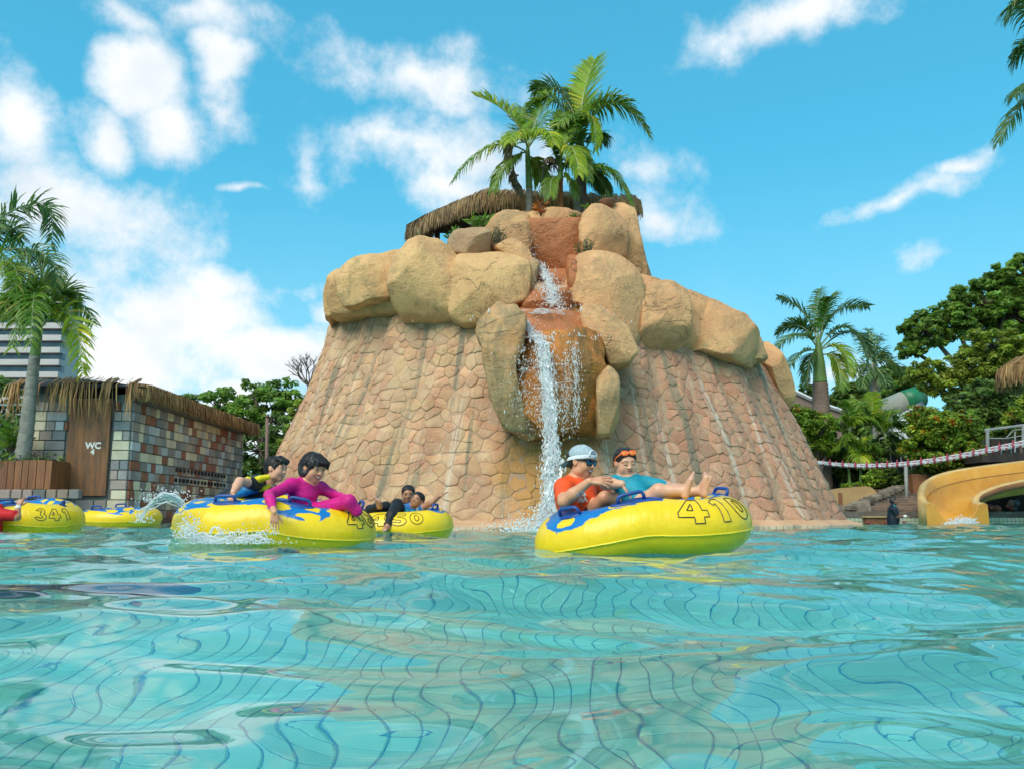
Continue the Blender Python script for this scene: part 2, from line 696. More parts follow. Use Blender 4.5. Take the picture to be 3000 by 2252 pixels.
_rw = np.random.RandomState(11)
_waves = []
for _i in range(64):
    lam = 0.17 * (2.6 / 0.17) ** (_rw.rand() ** 1.15)
    ang = _rw.normal(-1.5, 0.5)
    _waves.append((lam, ang, _rw.rand() * 6.283, _rw.uniform(.6, 1.3)))


def water_z(x, y):
    x = np.asarray(x, dtype=np.float64)
    y = np.asarray(y, dtype=np.float64)
    # gentle domain warp keeps crests from running straight
    xw = x + 0.16 * np.sin(1.3 * y + 0.7 * x) + 0.07 * np.sin(3.1 * x - 2.2 * y + 1)
    yw = y + 0.16 * np.sin(1.1 * x - 0.8 * y + 2) + 0.07 * np.sin(2.7 * x + 2.4 * y)
    z = np.zeros_like(x)
    for lam, ang, ph, w in _waves:
        k = 2 * math.pi / lam
        slope = 0.031 if lam > 0.45 else 0.029
        a = slope / k * w
        z += a * np.sin(k * (xw * math.cos(ang) + yw * math.sin(ang)) + ph)
    calm = np.clip((y + 1.0) / 2.5, 0.75, 1.0)
    return z * calm + swell(x, y)


def build_water():
    # polar grid, finer towards the shallow end where the bathers are looked at from
    n_r, n_a = 620, 520
    c = np.array([0.0, -0.6])
    rr = 0.12 * (46.0 / 0.12) ** (np.linspace(0, 1, n_r))
    a1 = np.linspace(R(90 - 42), R(90 + 42), n_a)
    aa = np.concatenate([a1, np.linspace(R(90 + 42), R(90 - 42 + 360), 60)[1:-1]])
    na = len(aa)
    X = c[0] + rr[:, None] * np.cos(aa)[None, :]
    Y = c[1] + rr[:, None] * np.sin(aa)[None, :]
    X = np.clip(X, -31, 31)
    Y = np.clip(Y, -7.5, 25.4)
    Z = water_z(X, Y)
    fade = np.clip((rr[:, None] - 0.0) / 0.5, 0, 1)
    Z = Z * (0.4 + .6 * fade)
    verts = np.stack([X, Y, Z], axis=-1).reshape(-1, 3)
    idx = np.arange(n_r * na).reshape(n_r, na)
    nx = np.roll(idx, -1, axis=1)
    f = np.stack([idx[:-1], nx[:-1], nx[1:], idx[1:]], axis=-1).reshape(-1, 4)[:, ::-1]
    me = bpy.data.meshes.new("water")
    cen = np.array([[c[0], c[1], float(water_z(c[0], c[1])) * .4]])
    allv = np.concatenate([verts, cen])
    me.vertices.add(len(allv))
    me.vertices.foreach_set("co", allv.astype(np.float32).ravel())
    tri = np.stack([idx[0], nx[0], np.full(na, len(verts))], axis=-1)
    nl = len(f) * 4 + len(tri) * 3
    me.loops.add(nl)
    me.loops.foreach_set("vertex_index", np.concatenate([f.ravel(), tri.ravel()]).astype(np.int32))
    me.polygons.add(len(f) + len(tri))
    ls = np.concatenate([np.arange(len(f)) * 4, len(f) * 4 + np.arange(len(tri)) * 3])
    lt = np.concatenate([np.full(len(f), 4), np.full(len(tri), 3)])
    me.polygons.foreach_set("loop_start", ls.astype(np.int32))
    me.polygons.foreach_set("loop_total", lt.astype(np.int32))
    me.polygons.foreach_set("use_smooth", np.ones(len(ls), dtype=bool))
    me.update(calc_edges=True)
    me.validate()
    m, n, p, out = new_mat("pool_water")
    g = n.n("ShaderNodeNewGeometry")
    pos = n.mapping(g.outputs["Position"], scale=(1.0, 1.0, 0.0))
    h1 = n.noise(pos, 7.0, 1, .4, .3).outputs["Fac"]
    h2 = n.noise(pos, 26.0, 2, .5, .2).outputs["Fac"]
    hh = n.math("ADD", h1, n.math("MULTIPLY", h2, 0.04))
    b = n.n("ShaderNodeBump")
    b.inputs["Strength"].default_value = 1.0
    b.inputs["Distance"].default_value = 0.0011
    n.set(b, "Height", hh)
    m.node_tree.nodes.remove(p)
    # refraction below, reflection above, weighed by Fresnel
    rf = n.n("ShaderNodeBsdfRefraction")
    rf.inputs["Color"].default_value = (.82, .99, .965, 1)
    rf.inputs["Roughness"].default_value = 0.0
    rf.inputs["IOR"].default_value = 1.333
    gl = n.n("ShaderNodeBsdfGlossy")
    gl.inputs["Color"].default_value = (1, 1, 1, 1)
    gl.inputs["Roughness"].default_value = 0.03
    fr = n.n("ShaderNodeFresnel")
    fr.inputs[0].default_value = 1.333
    mx = n.n("ShaderNodeMixShader")
    L = m.node_tree.links
    for s in (rf, gl, fr):
        L.new(b.outputs[0], s.inputs["Normal"])
    L.new(fr.outputs[0], mx.inputs[0])
    L.new(rf.outputs[0], mx.inputs[1])
    L.new(gl.outputs[0], mx.inputs[2])
    L.new(mx.outputs[0], out.inputs[0])
    me.materials.append(m)
    o = bpy.data.objects.new("water", me)
    link(o)
    tag(o, kind="structure")
    return o


water_obj = build_water()

# --- pool floor: turquoise mosaic with dark blue joints
PITCHT = 0.074
M_GROUT = pmat("pool_grout", (.06, .36, .54), (.045, .31, .48), scale=3, rough=.7, space="World")
M_TILE = pmat("pool_tile", (.36, .85, .78), (.31, .80, .74), scale=2.0, rough=.35, tinted=True, space="World")
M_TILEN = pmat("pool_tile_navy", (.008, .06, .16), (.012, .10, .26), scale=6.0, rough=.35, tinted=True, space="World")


def floor_mat():
    m, n, p, out = new_mat("pool_floor_far")
    g = n.n("ShaderNodeNewGeometry")
    br = n.n("ShaderNodeTexBrick", offset=0.0)
    n.set(br, "Vector", g.outputs["Position"])
    br.inputs["Color1"].default_value = (.36, .85, .78, 1)
    br.inputs["Color2"].default_value = (.31, .80, .74, 1)
    br.inputs["Mortar"].default_value = (.06, .30, .42, 1)
    br.inputs["Scale"].default_value = 1.0
    br.inputs["Mortar Size"].default_value = 0.0028
    br.inputs["Brick Width"].default_value = PITCHT
    br.inputs["Row Height"].default_value = PITCHT
    n.set(p, "Base Color", br.outputs["Color"])
    p.inputs["Roughness"].default_value = .4
    return m


TX0, TX1, TY0, TY1 = -4.4, 4.4, 0.9, 7.6
pf = MB()
# floor sheet (with grout under the built tiles, patterned beyond), sides
Zf = POOL_Z
pf.add([(-31, -7.5, Zf), (31, -7.5, Zf), (31, TY0, Zf), (-31, TY0, Zf)], [(0, 1, 2, 3)], 1)
pf.add([(-31, TY1, Zf), (31, TY1, Zf), (31, 25.4, Zf), (-31, 25.4, Zf)], [(0, 1, 2, 3)], 1)
pf.add([(-31, TY0, Zf), (TX0, TY0, Zf), (TX0, TY1, Zf), (-31, TY1, Zf)], [(0, 1, 2, 3)], 1)
pf.add([(TX1, TY0, Zf), (31, TY0, Zf), (31, TY1, Zf), (TX1, TY1, Zf)], [(0, 1, 2, 3)], 1)
pf.add([(TX0, TY0, Zf), (TX1, TY0, Zf), (TX1, TY1, Zf), (TX0, TY1, Zf)], [(0, 1, 2, 3)], 0)
M_FLOORFAR = floor_mat()
pool_floor = pf.build("pool_floor", [M_GROUT, M_FLOORFAR])
tag(pool_floor, kind="structure")


def tile_geo(x, y, s, h):
    b = .003
    return ([(x, y, Zf), (x + s, y, Zf), (x + s, y + s, Zf), (x, y + s, Zf),
             (x + b, y + b, Zf + h), (x + s - b, y + b, Zf + h), (x + s - b, y + s - b, Zf + h), (x + b, y + s - b, Zf + h)],
            [(4, 5, 6, 7), (0, 1, 5, 4), (1, 2, 6, 5), (2, 3, 7, 6), (3, 0, 4, 7)])


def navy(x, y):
    """floor tiles coloured dark blue along a band, left"""
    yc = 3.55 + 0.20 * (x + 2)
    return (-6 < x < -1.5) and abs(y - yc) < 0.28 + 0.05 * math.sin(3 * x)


rt = random.Random(5)
tiles_all = MB()
cands = []
nx_, ny_ = int((TX1 - TX0) / PITCHT), int((TY1 - TY0) / PITCHT)
for j in range(ny_):
    for i in range(nx_):
        x, y = TX0 + i * PITCHT, TY0 + j * PITCHT
        cands.append((x, y))
# the 300 tiles that show largest: those in front of the lens at the near side
near = sorted([c for c in cands if 1.45 < c[1] < 3.4 and abs(c[0]) < 0.52 * c[1]], key=lambda c: c[1])[:300]
nearset = set(near)
near_i = random.Random(2)
tv_, tf_ = tile_geo(0, 0, PITCHT - .0040, .004)
tile_meshes = []
for k in range(5):
    me = bpy.data.meshes.new("tile")
    me.from_pydata(tv_, [], tf_)
    me.materials.append(M_TILE)
    a = me.attributes.new("tint", "FLOAT_COLOR", "POINT")
    tvv = .9 + .05 * k
    a.data.foreach_set("color", [tvv, tvv, tvv, 1.0] * len(tv_))
    tile_meshes.append(me)
for (x, y) in near:
    o = bpy.data.objects.new("tile", near_i.choice(tile_meshes))
    o.location = (x, y, 0)
    link(o, pool_floor)
for (x, y) in cands:
    if (x, y) in nearset:
        continue
    v, f = tile_geo(x, y, PITCHT - .0040, .004)
    tvv = rt.uniform(.9, 1.08)
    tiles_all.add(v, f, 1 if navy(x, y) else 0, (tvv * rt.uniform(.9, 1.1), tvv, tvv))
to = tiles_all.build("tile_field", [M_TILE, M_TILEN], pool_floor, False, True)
to["kind"] = "stuff"

# --- ground: one sheet with the pool cut out, reaching the horizon
M_GROUND = pmat("earth", (.10, .085, .055), (.06, .07, .035), scale=.35, rough=.95, bump=.04, bscale=4, space="World")
gz = 0.22
gm = MB()
BIG = 900.0
for (x0, x1, y0, y1) in ((-BIG, BIG, 25.4, BIG), (-BIG, BIG, -BIG, -7.5), (-BIG, -31, -7.5, 25.4), (31, BIG, -7.5, 25.4)):
    gm.add([(x0, y0, gz), (x1, y0, gz), (x1, y1, gz), (x0, y1, gz)], [(0, 1, 2, 3)], 0)
ground = gm.build("ground", [M_GROUND])
tag(ground, kind="structure")
# pool walls of tile
M_WALLTILE = pmat("wall_tile", (.62, .66, .55), (.52, .58, .50), scale=1.5, rough=.35, space="World")
M_GROUTL = pmat("wall_grout", (.20, .21, .19), (.15, .16, .14), scale=3, rough=.8, space="World")
M_COPE = pmat("coping_stone", (.20, .165, .135), (.13, .11, .095), scale=2.5, rough=.8, bump=.015, bscale=20, space="World")
pw = MB()
pw.box((0, 25.5, -0.32), (62, .2, 1.06), 0, 0)
pw.box((-31.1, 9, -0.32), (.2, 33.2, 1.06), 0, 0)
pw.box((31.1, 9, -0.32), (.2, 33.2, 1.06), 0, 0)
pw.box((0, -7.6, -0.32), (62, .2, 1.06), 0, 0)
pool_wall = pw.build("pool_wall", [M_GROUTL])
tag(pool_wall, kind="structure")
wt = MB()
s = 0.118
x = 7.3
rows = 2
while x < 17.2:
    for r in range(3):
        z = -0.09 + r * 0.105
        wt.box((x, 25.395, z + .05), (s - .016, .012, .092), 0, 0, (rt.uniform(.85, 1.1), rt.uniform(.9, 1.08), rt.uniform(.8, 1.05)))
    x += s
M_WTT = pmat("wall_tile_piece", (.62, .66, .52), (.55, .60, .47), scale=1.5, rough=.3, tinted=True, space="World")
wto = wt.build("wall_tile_band", [M_WTT], pool_wall, False, True)
wto["kind"] = "stuff"
cp = MB()
cp.box((0, 25.68, 0.31), (62, .62, .17), 0, 0)
cope = cp.build("pool_coping", [M_COPE])
tag(cope, kind="structure")
# ================================================================ the waterfall mountain
MC = Vector(W(1592, 1540, 20.0)[:2] + (0,)) if False else Vector((W(1592, 1540, 20.0).x, 20.0, 0.0))
RX, RY, TOPZ = 6.9, 4.7, 5.55
RREF = 5.4
mountain = thing("waterfall_mountain", "tall artificial rock mountain faced with crazy stonework, boulders and a waterfall", "rock", (MC.x, MC.y, 0))

_pz = [-1.0, 0.0, 0.4, 1.49, 2.9, 4.1, 5.3, 6.2]
_pk = [1.06, 1.0, .965, .893, .805, .745, .70, .66]
_fur = [(0.50, .05, .9), (0.62, .045, .8), (.74, .04, 1.0), (.93, .05, 1.1), (1.05, .04, .8), (1.17, .05, 1.0), (1.33, .04, .9), (.38, .05, .5),
        (-.95, .05, .7), (-.72, .04, .8), (-.45, .05, .35), (-1.2, .05, .6), (.2, .04, .3)]


def prof(z):
    for i in range(len(_pz) - 1):
        if z <= _pz[i + 1]:
            t = (z - _pz[i]) / (_pz[i + 1] - _pz[i])
            return _pk[i] + (_pk[i + 1] - _pk[i]) * t
    return _pk[-1]


def top_z(th):
    t = min(max((th - .05) / 1.15, 0), 1)
    u = min(max((-th - .5) / 1.0, 0), 1)
    return TOPZ - 2.0 * t * t * (3 - 2 * t) - .35 * u - .75 * math.exp(-(th / .3) ** 2)


def wall_pt(th, z, off=0.0):
    """th: angle from the front (towards the camera), positive to the right"""
    k = prof(z)
    f = 0.0
    for (a, w, s) in _fur:
        a2 = a + 0.03 * math.sin(z * 1.3 + a * 9)
        f -= 0.15 * s * math.exp(-((th - a2) / w) ** 2)
    f += 0.10 * mnoise.noise(Vector((th * 2.2, z * .5, 3.1))) + .12 * mnoise.noise(Vector((th * 11, z * .3, 9.1)))
    rx, ry = RX * k + f, RY * k + f
    p = Vector((MC.x + rx * math.sin(th), MC.y - ry * math.cos(th), z))
    n = Vector((math.sin(th) / rx, -math.cos(th) / ry, 0)).normalized()
    n.z = 0.28
    n.normalize()
    return p + n * off


def stone_mat():
    m, n, p, out = new_mat("carved_stone")
    uv = n.n("ShaderNodeTexCoord").outputs["UV"]
    at = n.n("ShaderNodeAttribute", attribute_name="tint").outputs["Color"]
    g = n.n("ShaderNodeNewGeometry").outputs["Position"]
    su = n.n("ShaderNodeSeparateXYZ")
    n.set(su, 0, uv)
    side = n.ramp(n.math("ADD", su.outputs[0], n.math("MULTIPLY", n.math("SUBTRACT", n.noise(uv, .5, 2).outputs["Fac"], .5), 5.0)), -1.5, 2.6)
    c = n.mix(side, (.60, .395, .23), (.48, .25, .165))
    mott = n.noise(g, 1.7, 6, .65).outputs["Fac"]
    c = n.mix(n.ramp(mott, .35, .68), c, (.47, .255, .155))
    c = n.mix(n.math("MULTIPLY", n.ramp(n.noise(g, 5.0, 5, .65).outputs["Fac"], .45, .75), .5), c, (.62, .47, .31))
    c = n.mix(1.0, c, at, "MULTIPLY")
    # run-off streaks down the slope
    st = n.noise(n.mapping(uv, scale=(2.1, .08, 1)), 1.6, 5, .6, .35).outputs["Fac"]
    c = n.mix(n.math("MULTIPLY", n.ramp(st, .55, .64), .75), c, (.20, .19, .135))
    st2 = n.noise(n.mapping(uv, loc=(7, 3, 0), scale=(3.0, .085, 1)), 1.5, 6, .62, .3).outputs["Fac"]
    c = n.mix(n.math("MULTIPLY", n.ramp(st2, .57, .66), .65), c, (.66, .55, .44))
    wet = n.math("SUBTRACT", 1.0, n.ramp(n.math("ABSOLUTE", n.math("SUBTRACT", su.outputs[0], n.math("ADD", -.05, n.math("MULTIPLY", n.math("SUBTRACT", n.noise(uv, 1.4, 4).outputs["Fac"], .5), 1.4)))), .35, 1.1))
    c = n.mix(n.math("MULTIPLY", wet, .75), c, (.50, .245, .06))
    n.set(p, "Base Color", c)
    p.inputs["Roughness"].default_value = .8
    p.inputs["Specular IOR Level"].default_value = .25
    b = n.n("ShaderNodeBump")
    b.inputs["Distance"].default_value = .045
    hh = n.math("ADD", n.noise(g, 9, 6, .65).outputs["Fac"], n.math("MULTIPLY", n.noise(g, 40, 4, .6).outputs["Fac"], .25))
    n.set(b, "Height", hh)
    m.node_tree.links.new(b.outputs[0], p.inputs["Normal"])
    return m


M_STONE = stone_mat()
M_CRACK = pmat("stone_joint", (.52, .33, .21), (.40, .25, .16), scale=2.0, rough=.95, space="World", bump=.02, bscale=20)

# wall core
nth, nz = 180, 40
cv, cf, cuv = [], [], []
for j in range(nz + 1):
    for i in range(nth):
        th = -math.pi + 2 * math.pi * i / nth
        z = -0.9 + (top_z(th if th > -1.9 else 1.9) + .9) * j / nz
        cv.append(wall_pt(th, z, 0.003))
for j in range(nz):
    for i in range(nth):
        k = (i + 1) % nth
        cf.append((j * nth + i, j * nth + k, (j + 1) * nth + k, (j + 1) * nth + i))
cf.append(tuple(nz * nth + i for i in range(nth)))
core = mesh("wall_core", cv, cf, [M_CRACK], mountain, True)

# crazy paving: warped Voronoi cells laid on the slope
rs_ = random.Random(21)
DU, DV = 0.265, 0.215
seeds = []
TH0, TH1 = -2.1, 2.1
nu_ = int((TH1 - TH0) * RREF / DU)
nv_ = int((TOPZ - .12) / DV)
grid = {}
for j in range(-2, nv_ + 3):
    for i in range(-2, nu_ + 3):
        u = (i + (.5 if j % 2 else 0) + rs_.uniform(-.36, .36)) * DU
        v = .16 + (j + .5 + rs_.uniform(-.34, .34)) * DV
        grid[(i, j)] = (u, v)


def clip_cell(i, j):
    cx, cy = grid[(i, j)]
    poly = [(cx - 1, cy - 1), (cx + 1, cy - 1), (cx + 1, cy + 1), (cx - 1, cy + 1)]
    for dj in range(-2, 3):
        for di in range(-2, 3):
            if (di or dj) and (i + di, j + dj) in grid:
                qx, qy = grid[(i + di, j + dj)]
                mx, my, nx, ny = (cx + qx) / 2, (cy + qy) / 2, qx - cx, qy - cy
                out = []
                for a in range(len(poly)):
                    p, q = poly[a], poly[(a + 1) % len(poly)]
                    dp = (p[0] - mx) * nx + (p[1] - my) * ny
                    dq = (q[0] - mx) * nx + (q[1] - my) * ny
                    if dp <= 0:
                        out.append(p)
                    if dp * dq < 0:
                        t = dp / (dp - dq)
                        out.append((p[0] + (q[0] - p[0]) * t, p[1] + (q[1] - p[1]) * t))
                poly = out
                if len(poly) < 3:
                    return None
    return poly


def warp_uv(u, v):
    a = mnoise.noise_vector(Vector((u * 2.1, v * 2.1, 1.7)))
    b = mnoise.noise_vector(Vector((u * 6, v * 6, 4.7)))
    return u + .10 * a.x + .04 * b.x, v + .09 * a.y + .04 * b.y


stones = []
for j in range(0, nv_):
    for i in range(0, nu_):
        poly = clip_cell(i, j)
        if not poly:
            continue
        cx, cy = grid[(i, j)]
        if cy > top_z(TH0 + cx / RREF) - .1:
            continue
        ring = []
        L = len(poly)
        for a in range(L):
            p, q = poly[a], poly[(a + 1) % L]
            d = math.hypot(q[0] - p[0], q[1] - p[1])
            k = 1 if d < .07 else 2
            for s in range(k):
                t = s / k
                ring.append((p[0] + (q[0] - p[0]) * t, p[1] + (q[1] - p[1]) * t))
        h = rs_.uniform(.007, .019)
        tl = (rs_.uniform(-.06, .06), rs_.uniform(-.10, .02))
        n = len(ring)
        vs, fs, uvs = [], [], []
        for (ins, off) in ((0.001, -0.008), (0.004, h * .75), (0.016, h)):
            for (u, v) in ring:
                d = math.hypot(u - cx, v - cy) + 1e-6
                kk = max(0.2, (d - ins * 1.25) / d)
                uu, vv = cx + (u - cx) * kk, cy + (v - cy) * kk
                o2 = off + (0 if off < 0 else (tl[0] * (uu - cx) + tl[1] * (vv - cy)))
                wu, wv_ = warp_uv(uu, vv)
                vs.append(wall_pt(TH0 + wu / RREF, max(wv_, .02), o2))
                uvs.append((wu + TH0 * RREF, wv_))
        wu, wv_ = warp_uv(cx, cy)
        vs.append(wall_pt(TH0 + wu / RREF, max(wv_, .02), h + .012))
        uvs.append((wu + TH0 * RREF, wv_))
        for r in range(2):
            for a in range(n):
                b = (a + 1) % n
                fs.append((r * n + a, r * n + b, (r + 1) * n + b, (r + 1) * n + a))
        for a in range(n):
            fs.append((2 * n + a, 2 * n + (a + 1) % n, 3 * n))
        th = TH0 + cx / RREF
        tv = rs_.gauss(1.03, .07)
        r_ = rs_.random()
        hue = (1.0, 1.0, 1.0) if r_ < .6 else ((1.05, .94, .92) if r_ < .85 else (1.04, 1.0, .93))
        tint = tuple(tv * hh for hh in hue)
        score = max(0.0, math.cos(th)) * (1.0 if cy < 4.6 else .3)
        stones.append((score, vs, fs, uvs, tint))
stones.sort(key=lambda s: -s[0])
for (sc, vs, fs, uvs, tint) in stones[:300]:
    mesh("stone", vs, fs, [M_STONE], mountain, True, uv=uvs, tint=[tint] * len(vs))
rest = MB()
ruv = []
for (sc, vs, fs, uvs, tint) in stones[300:]:
    rest.add(vs, fs, 0, tint)
    ruv += uvs
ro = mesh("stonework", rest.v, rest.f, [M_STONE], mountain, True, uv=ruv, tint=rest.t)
ro["kind"] = "stuff"

# footing round the base, tiled
M_FOOT = pmat("footing_plaster", (.62, .38, .22), (.52, .30, .17), scale=2, rough=.7, space="World", bump=.01, bscale=30)
fm, fn, fp, fo_ = new_mat("footing_tile")
_uv = fn.n("ShaderNodeTexCoord").outputs["UV"]
_br = fn.n("ShaderNodeTexBrick", offset=0.0)
fn.set(_br, "Vector", _uv)
_br.inputs["Color1"].default_value = (.66, .48, .34, 1)
_br.inputs["Color2"].default_value = (.60, .44, .30, 1)
_br.inputs["Mortar"].default_value = (.26, .17, .12, 1)
_br.inputs["Scale"].default_value = 1.0
_br.inputs["Mortar Size"].default_value = .006
_br.inputs["Brick Width"].default_value = .11
_br.inputs["Row Height"].default_value = .085
fn.set(fp, "Base Color", _br.outputs["Color"])
fp.inputs["Roughness"].default_value = .4
fv, ff, fuv, fmi = [], [], [], []
profl = [(.24, -.85), (.24, .075), (.22, .10), (-.12, .20)]
for a, (o_, z) in enumerate(profl):
    for i in range(nth):
        th = -math.pi + 2 * math.pi * i / nth
        p = wall_pt(th, 0.0, 0)
        n = Vector((math.sin(th) / RX, -math.cos(th) / RY, 0)).normalized()
        q = p + n * o_
        fv.append((q.x, q.y, z))
        fuv.append((th * 6.0, z + .85 if a < 2 else z + 1.0))
for a in range(3):
    for i in range(nth - 1):
        ff.append((a * nth + i, a * nth + i + 1, (a + 1) * nth + i + 1, (a + 1) * nth + i))
        fmi.append(0 if a == 0 else 1)
mesh("tiled_footing", fv, ff, [fm, M_FOOT], mountain, False, midx=fmi, uv=fuv)


# ---------------------------------------------------------------- boulders
def boulder_mat(name, c1, c2, moss, mossamt, streak=None):
    m, n, p, out = new_mat(name)
    g = n.n("ShaderNodeNewGeometry").outputs["Position"]
    c = n.mix(n.ramp(n.noise(g, 1.1, 6, .62, .4).outputs["Fac"], .35, .66), c1, c2)
    c = n.mix(n.math("MULTIPLY", n.ramp(n.noise(g, 3.2, 7, .7).outputs["Fac"], .5, .72), .55), c, tuple(min(1, x * 1.25) for x in c1))
    ms = n.ramp(n.noise(n.mapping(g, loc=(3, 9, 4), scale=(1, 1, .75)), 1.25, 8, .72, .3).outputs["Fac"], .50, .66)
    c = n.mix(n.math("MULTIPLY", ms, mossamt), c, moss)
    if streak:
        s_ = n.noise(n.mapping(g, scale=(2.6, 2.6, .16)), 1.7, 6, .62, .2).outputs["Fac"]
        c = n.mix(n.math("MULTIPLY", n.ramp(s_, .44, .60), streak[1]), c, streak[0])
    cr1 = n.math("ABSOLUTE", n.math("SUBTRACT", n.noise(n.mapping(g, scale=(1, 1, 1.5)), .85, 5, .55, .5).outputs["Fac"], .5))
    cr = n.math("MULTIPLY", n.math("SUBTRACT", 1.0, n.ramp(cr1, .0, .011)), n.ramp(n.noise(g, .9, 2).outputs["Fac"], .50, .60))
    c = n.mix(n.math("MULTIPLY", cr, .40), c, (.16, .11, .07))
    dk = n.ramp(n.noise(n.mapping(g, scale=(1.6, 1.6, .5), loc=(2, 5, 8)), 2.2, 8, .7).outputs["Fac"], .56, .70)
    c = n.mix(n.math("MULTIPLY", dk, .35), c, (.19, .15, .10))
    n.set(p, "Base Color", c)
    p.inputs["Roughness"].default_value = .75
    p.inputs["Specular IOR Level"].default_value = .3
    b = n.n("ShaderNodeBump")
    b.inputs["Distance"].default_value = .075
    hh = n.math("ADD", n.noise(g, 4.5, 7, .65).outputs["Fac"], n.math("MULTIPLY", n.noise(g, 28, 5, .65).outputs["Fac"], .3))
    hh = n.math("SUBTRACT", hh, n.math("MULTIPLY", cr, .3))
    n.set(b, "Height", hh)
    m.node_tree.links.new(b.outputs[0], p.inputs["Normal"])
    return m, p


M_BLD, _ = boulder_mat("boulder_sand", (.74, .45, .20), (.63, .355, .165), (.25, .19, .09), .65)
M_BLDR, _ = boulder_mat("boulder_rose", (.52, .33, .175), (.42, .25, .14), (.20, .17, .11), .5)
M_BLDO, _ = boulder_mat("boulder_ochre", (.70, .395, .185), (.58, .31, .15), (.27, .19, .10), .55)
M_TERRA, _p = boulder_mat("terracotta_wet", (.50, .17, .055), (.42, .14, .045), (.32, .095, .035), .4)
_p.inputs["Roughness"].default_value = .45
_p.inputs["Specular IOR Level"].default_value = .5
M_WETO, _p = boulder_mat("wet_orange_rock", (.58, .205, .03), (.46, .15, .022), (.15, .09, .016), .4, ((.15, .085, .014), .7))
_p.inputs["Roughness"].default_value = .28
_p.inputs["Specular IOR Level"].default_value = .5
M_CHEEK, _ = boulder_mat("cheek_rock", (.58, .36, .18), (.50, .26, .10), (.22, .19, .10), .55, ((.20, .17, .10), .5))


def catmull(pts, n):
    m = len(pts)
    out = []
    for i in range(m):
        p0, p1, p2, p3 = (Vector(pts[(i + k - 1) % m]) for k in range(4))
        for s in range(n):
            t = s / n
            q = ((p1 * 2) + (p2 - p0) * t + (p0 * 2 - p1 * 5 + p2 * 4 - p3) * t * t + (-p0 + p1 * 3 - p2 * 3 + p3) * t ** 3) * .5
            out.append(q.lerp(p1.lerp(p2, t), .7))
    return out


def boulder(name, poly, Y, T, mat, seed, e=.55, amp=.06, parent=None, lean=0.0, fine=.02, facets=9):
    """rounded rock with the given silhouette at depth Y, T metres half-thick; lean pushes its top back"""
    pts = [V2(x, y, Y) for (x, y) in poly]
    pts = catmull(pts, 7)
    c = sum(pts, Vector()) / len(pts)
    pts = [c + (p - c) * (1.05 if facets > 6 else 1.03) for p in pts]
    size = max((p - c).length for p in pts)
    n, m = len(pts), 30
    vs, fs = [], []
    so = Vector((seed * 3.7, seed * 1.3, seed * 2.1))

    # chiselled facets: a few cutting planes, mostly facing the front and the top
    rp_ = random.Random(seed * 7 + 3)
    hz = max(abs(p.z - c.z) for p in pts)
    hx = max(abs(p.x - c.x) for p in pts)
    planes = []
    for k in range(facets):
        pn = Vector((rp_.gauss(0, .5), -1.0, rp_.gauss(.1, .5))).normalized()
        sup = math.sqrt((pn.x * hx) ** 2 + (pn.y * T) ** 2 + (pn.z * hz) ** 2)
        planes.append((pn, sup * rp_.uniform(.80, .97)))

    def disp(q):
        d = (q - c)
        nn = d.normalized() if d.length > 1e-6 else Vector((0, -1, 0))
        a = mnoise.noise(q * (1.3 / size) + so) * amp * size * 1.6 + mnoise.noise(q * (3.2 / size) + so) * amp * size * .7 + fbm(q * 4 + so, 1, 4) * fine
        q = q + nn * a
        for (pn, pd) in planes:
            ex = (q - c).dot(pn) - pd
            if ex > 0:
                q = q - pn * ex * .88
        return q + Vector((0, lean * (q.z - c.z), 0))
    vs.append(disp(c + Vector((0, -T, 0))))
    for k in range(1, m):
        t = -math.pi / 2 + math.pi * k / m
        r = abs(math.cos(t)) ** e
        d = math.copysign(abs(math.sin(t)) ** e, math.sin(t)) * T
        for p in pts:
            q = c + (p - c) * r
            q.y = Y + d
            vs.append(disp(q))
    vs.append(disp(c + Vector((0, T, 0))))
    for a in range(n):
        b = (a + 1) % n
        fs.append((0, 1 + b, 1 + a))
        for k in range(m - 2):
            o = 1 + k * n
            fs.append((o + a, o + b, o + n + b, o + n + a))
        fs.append((1 + (m - 2) * n + a, 1 + (m - 2) * n + b, len(vs) - 1))
    return mesh(name, vs, fs, [mat], parent, True)


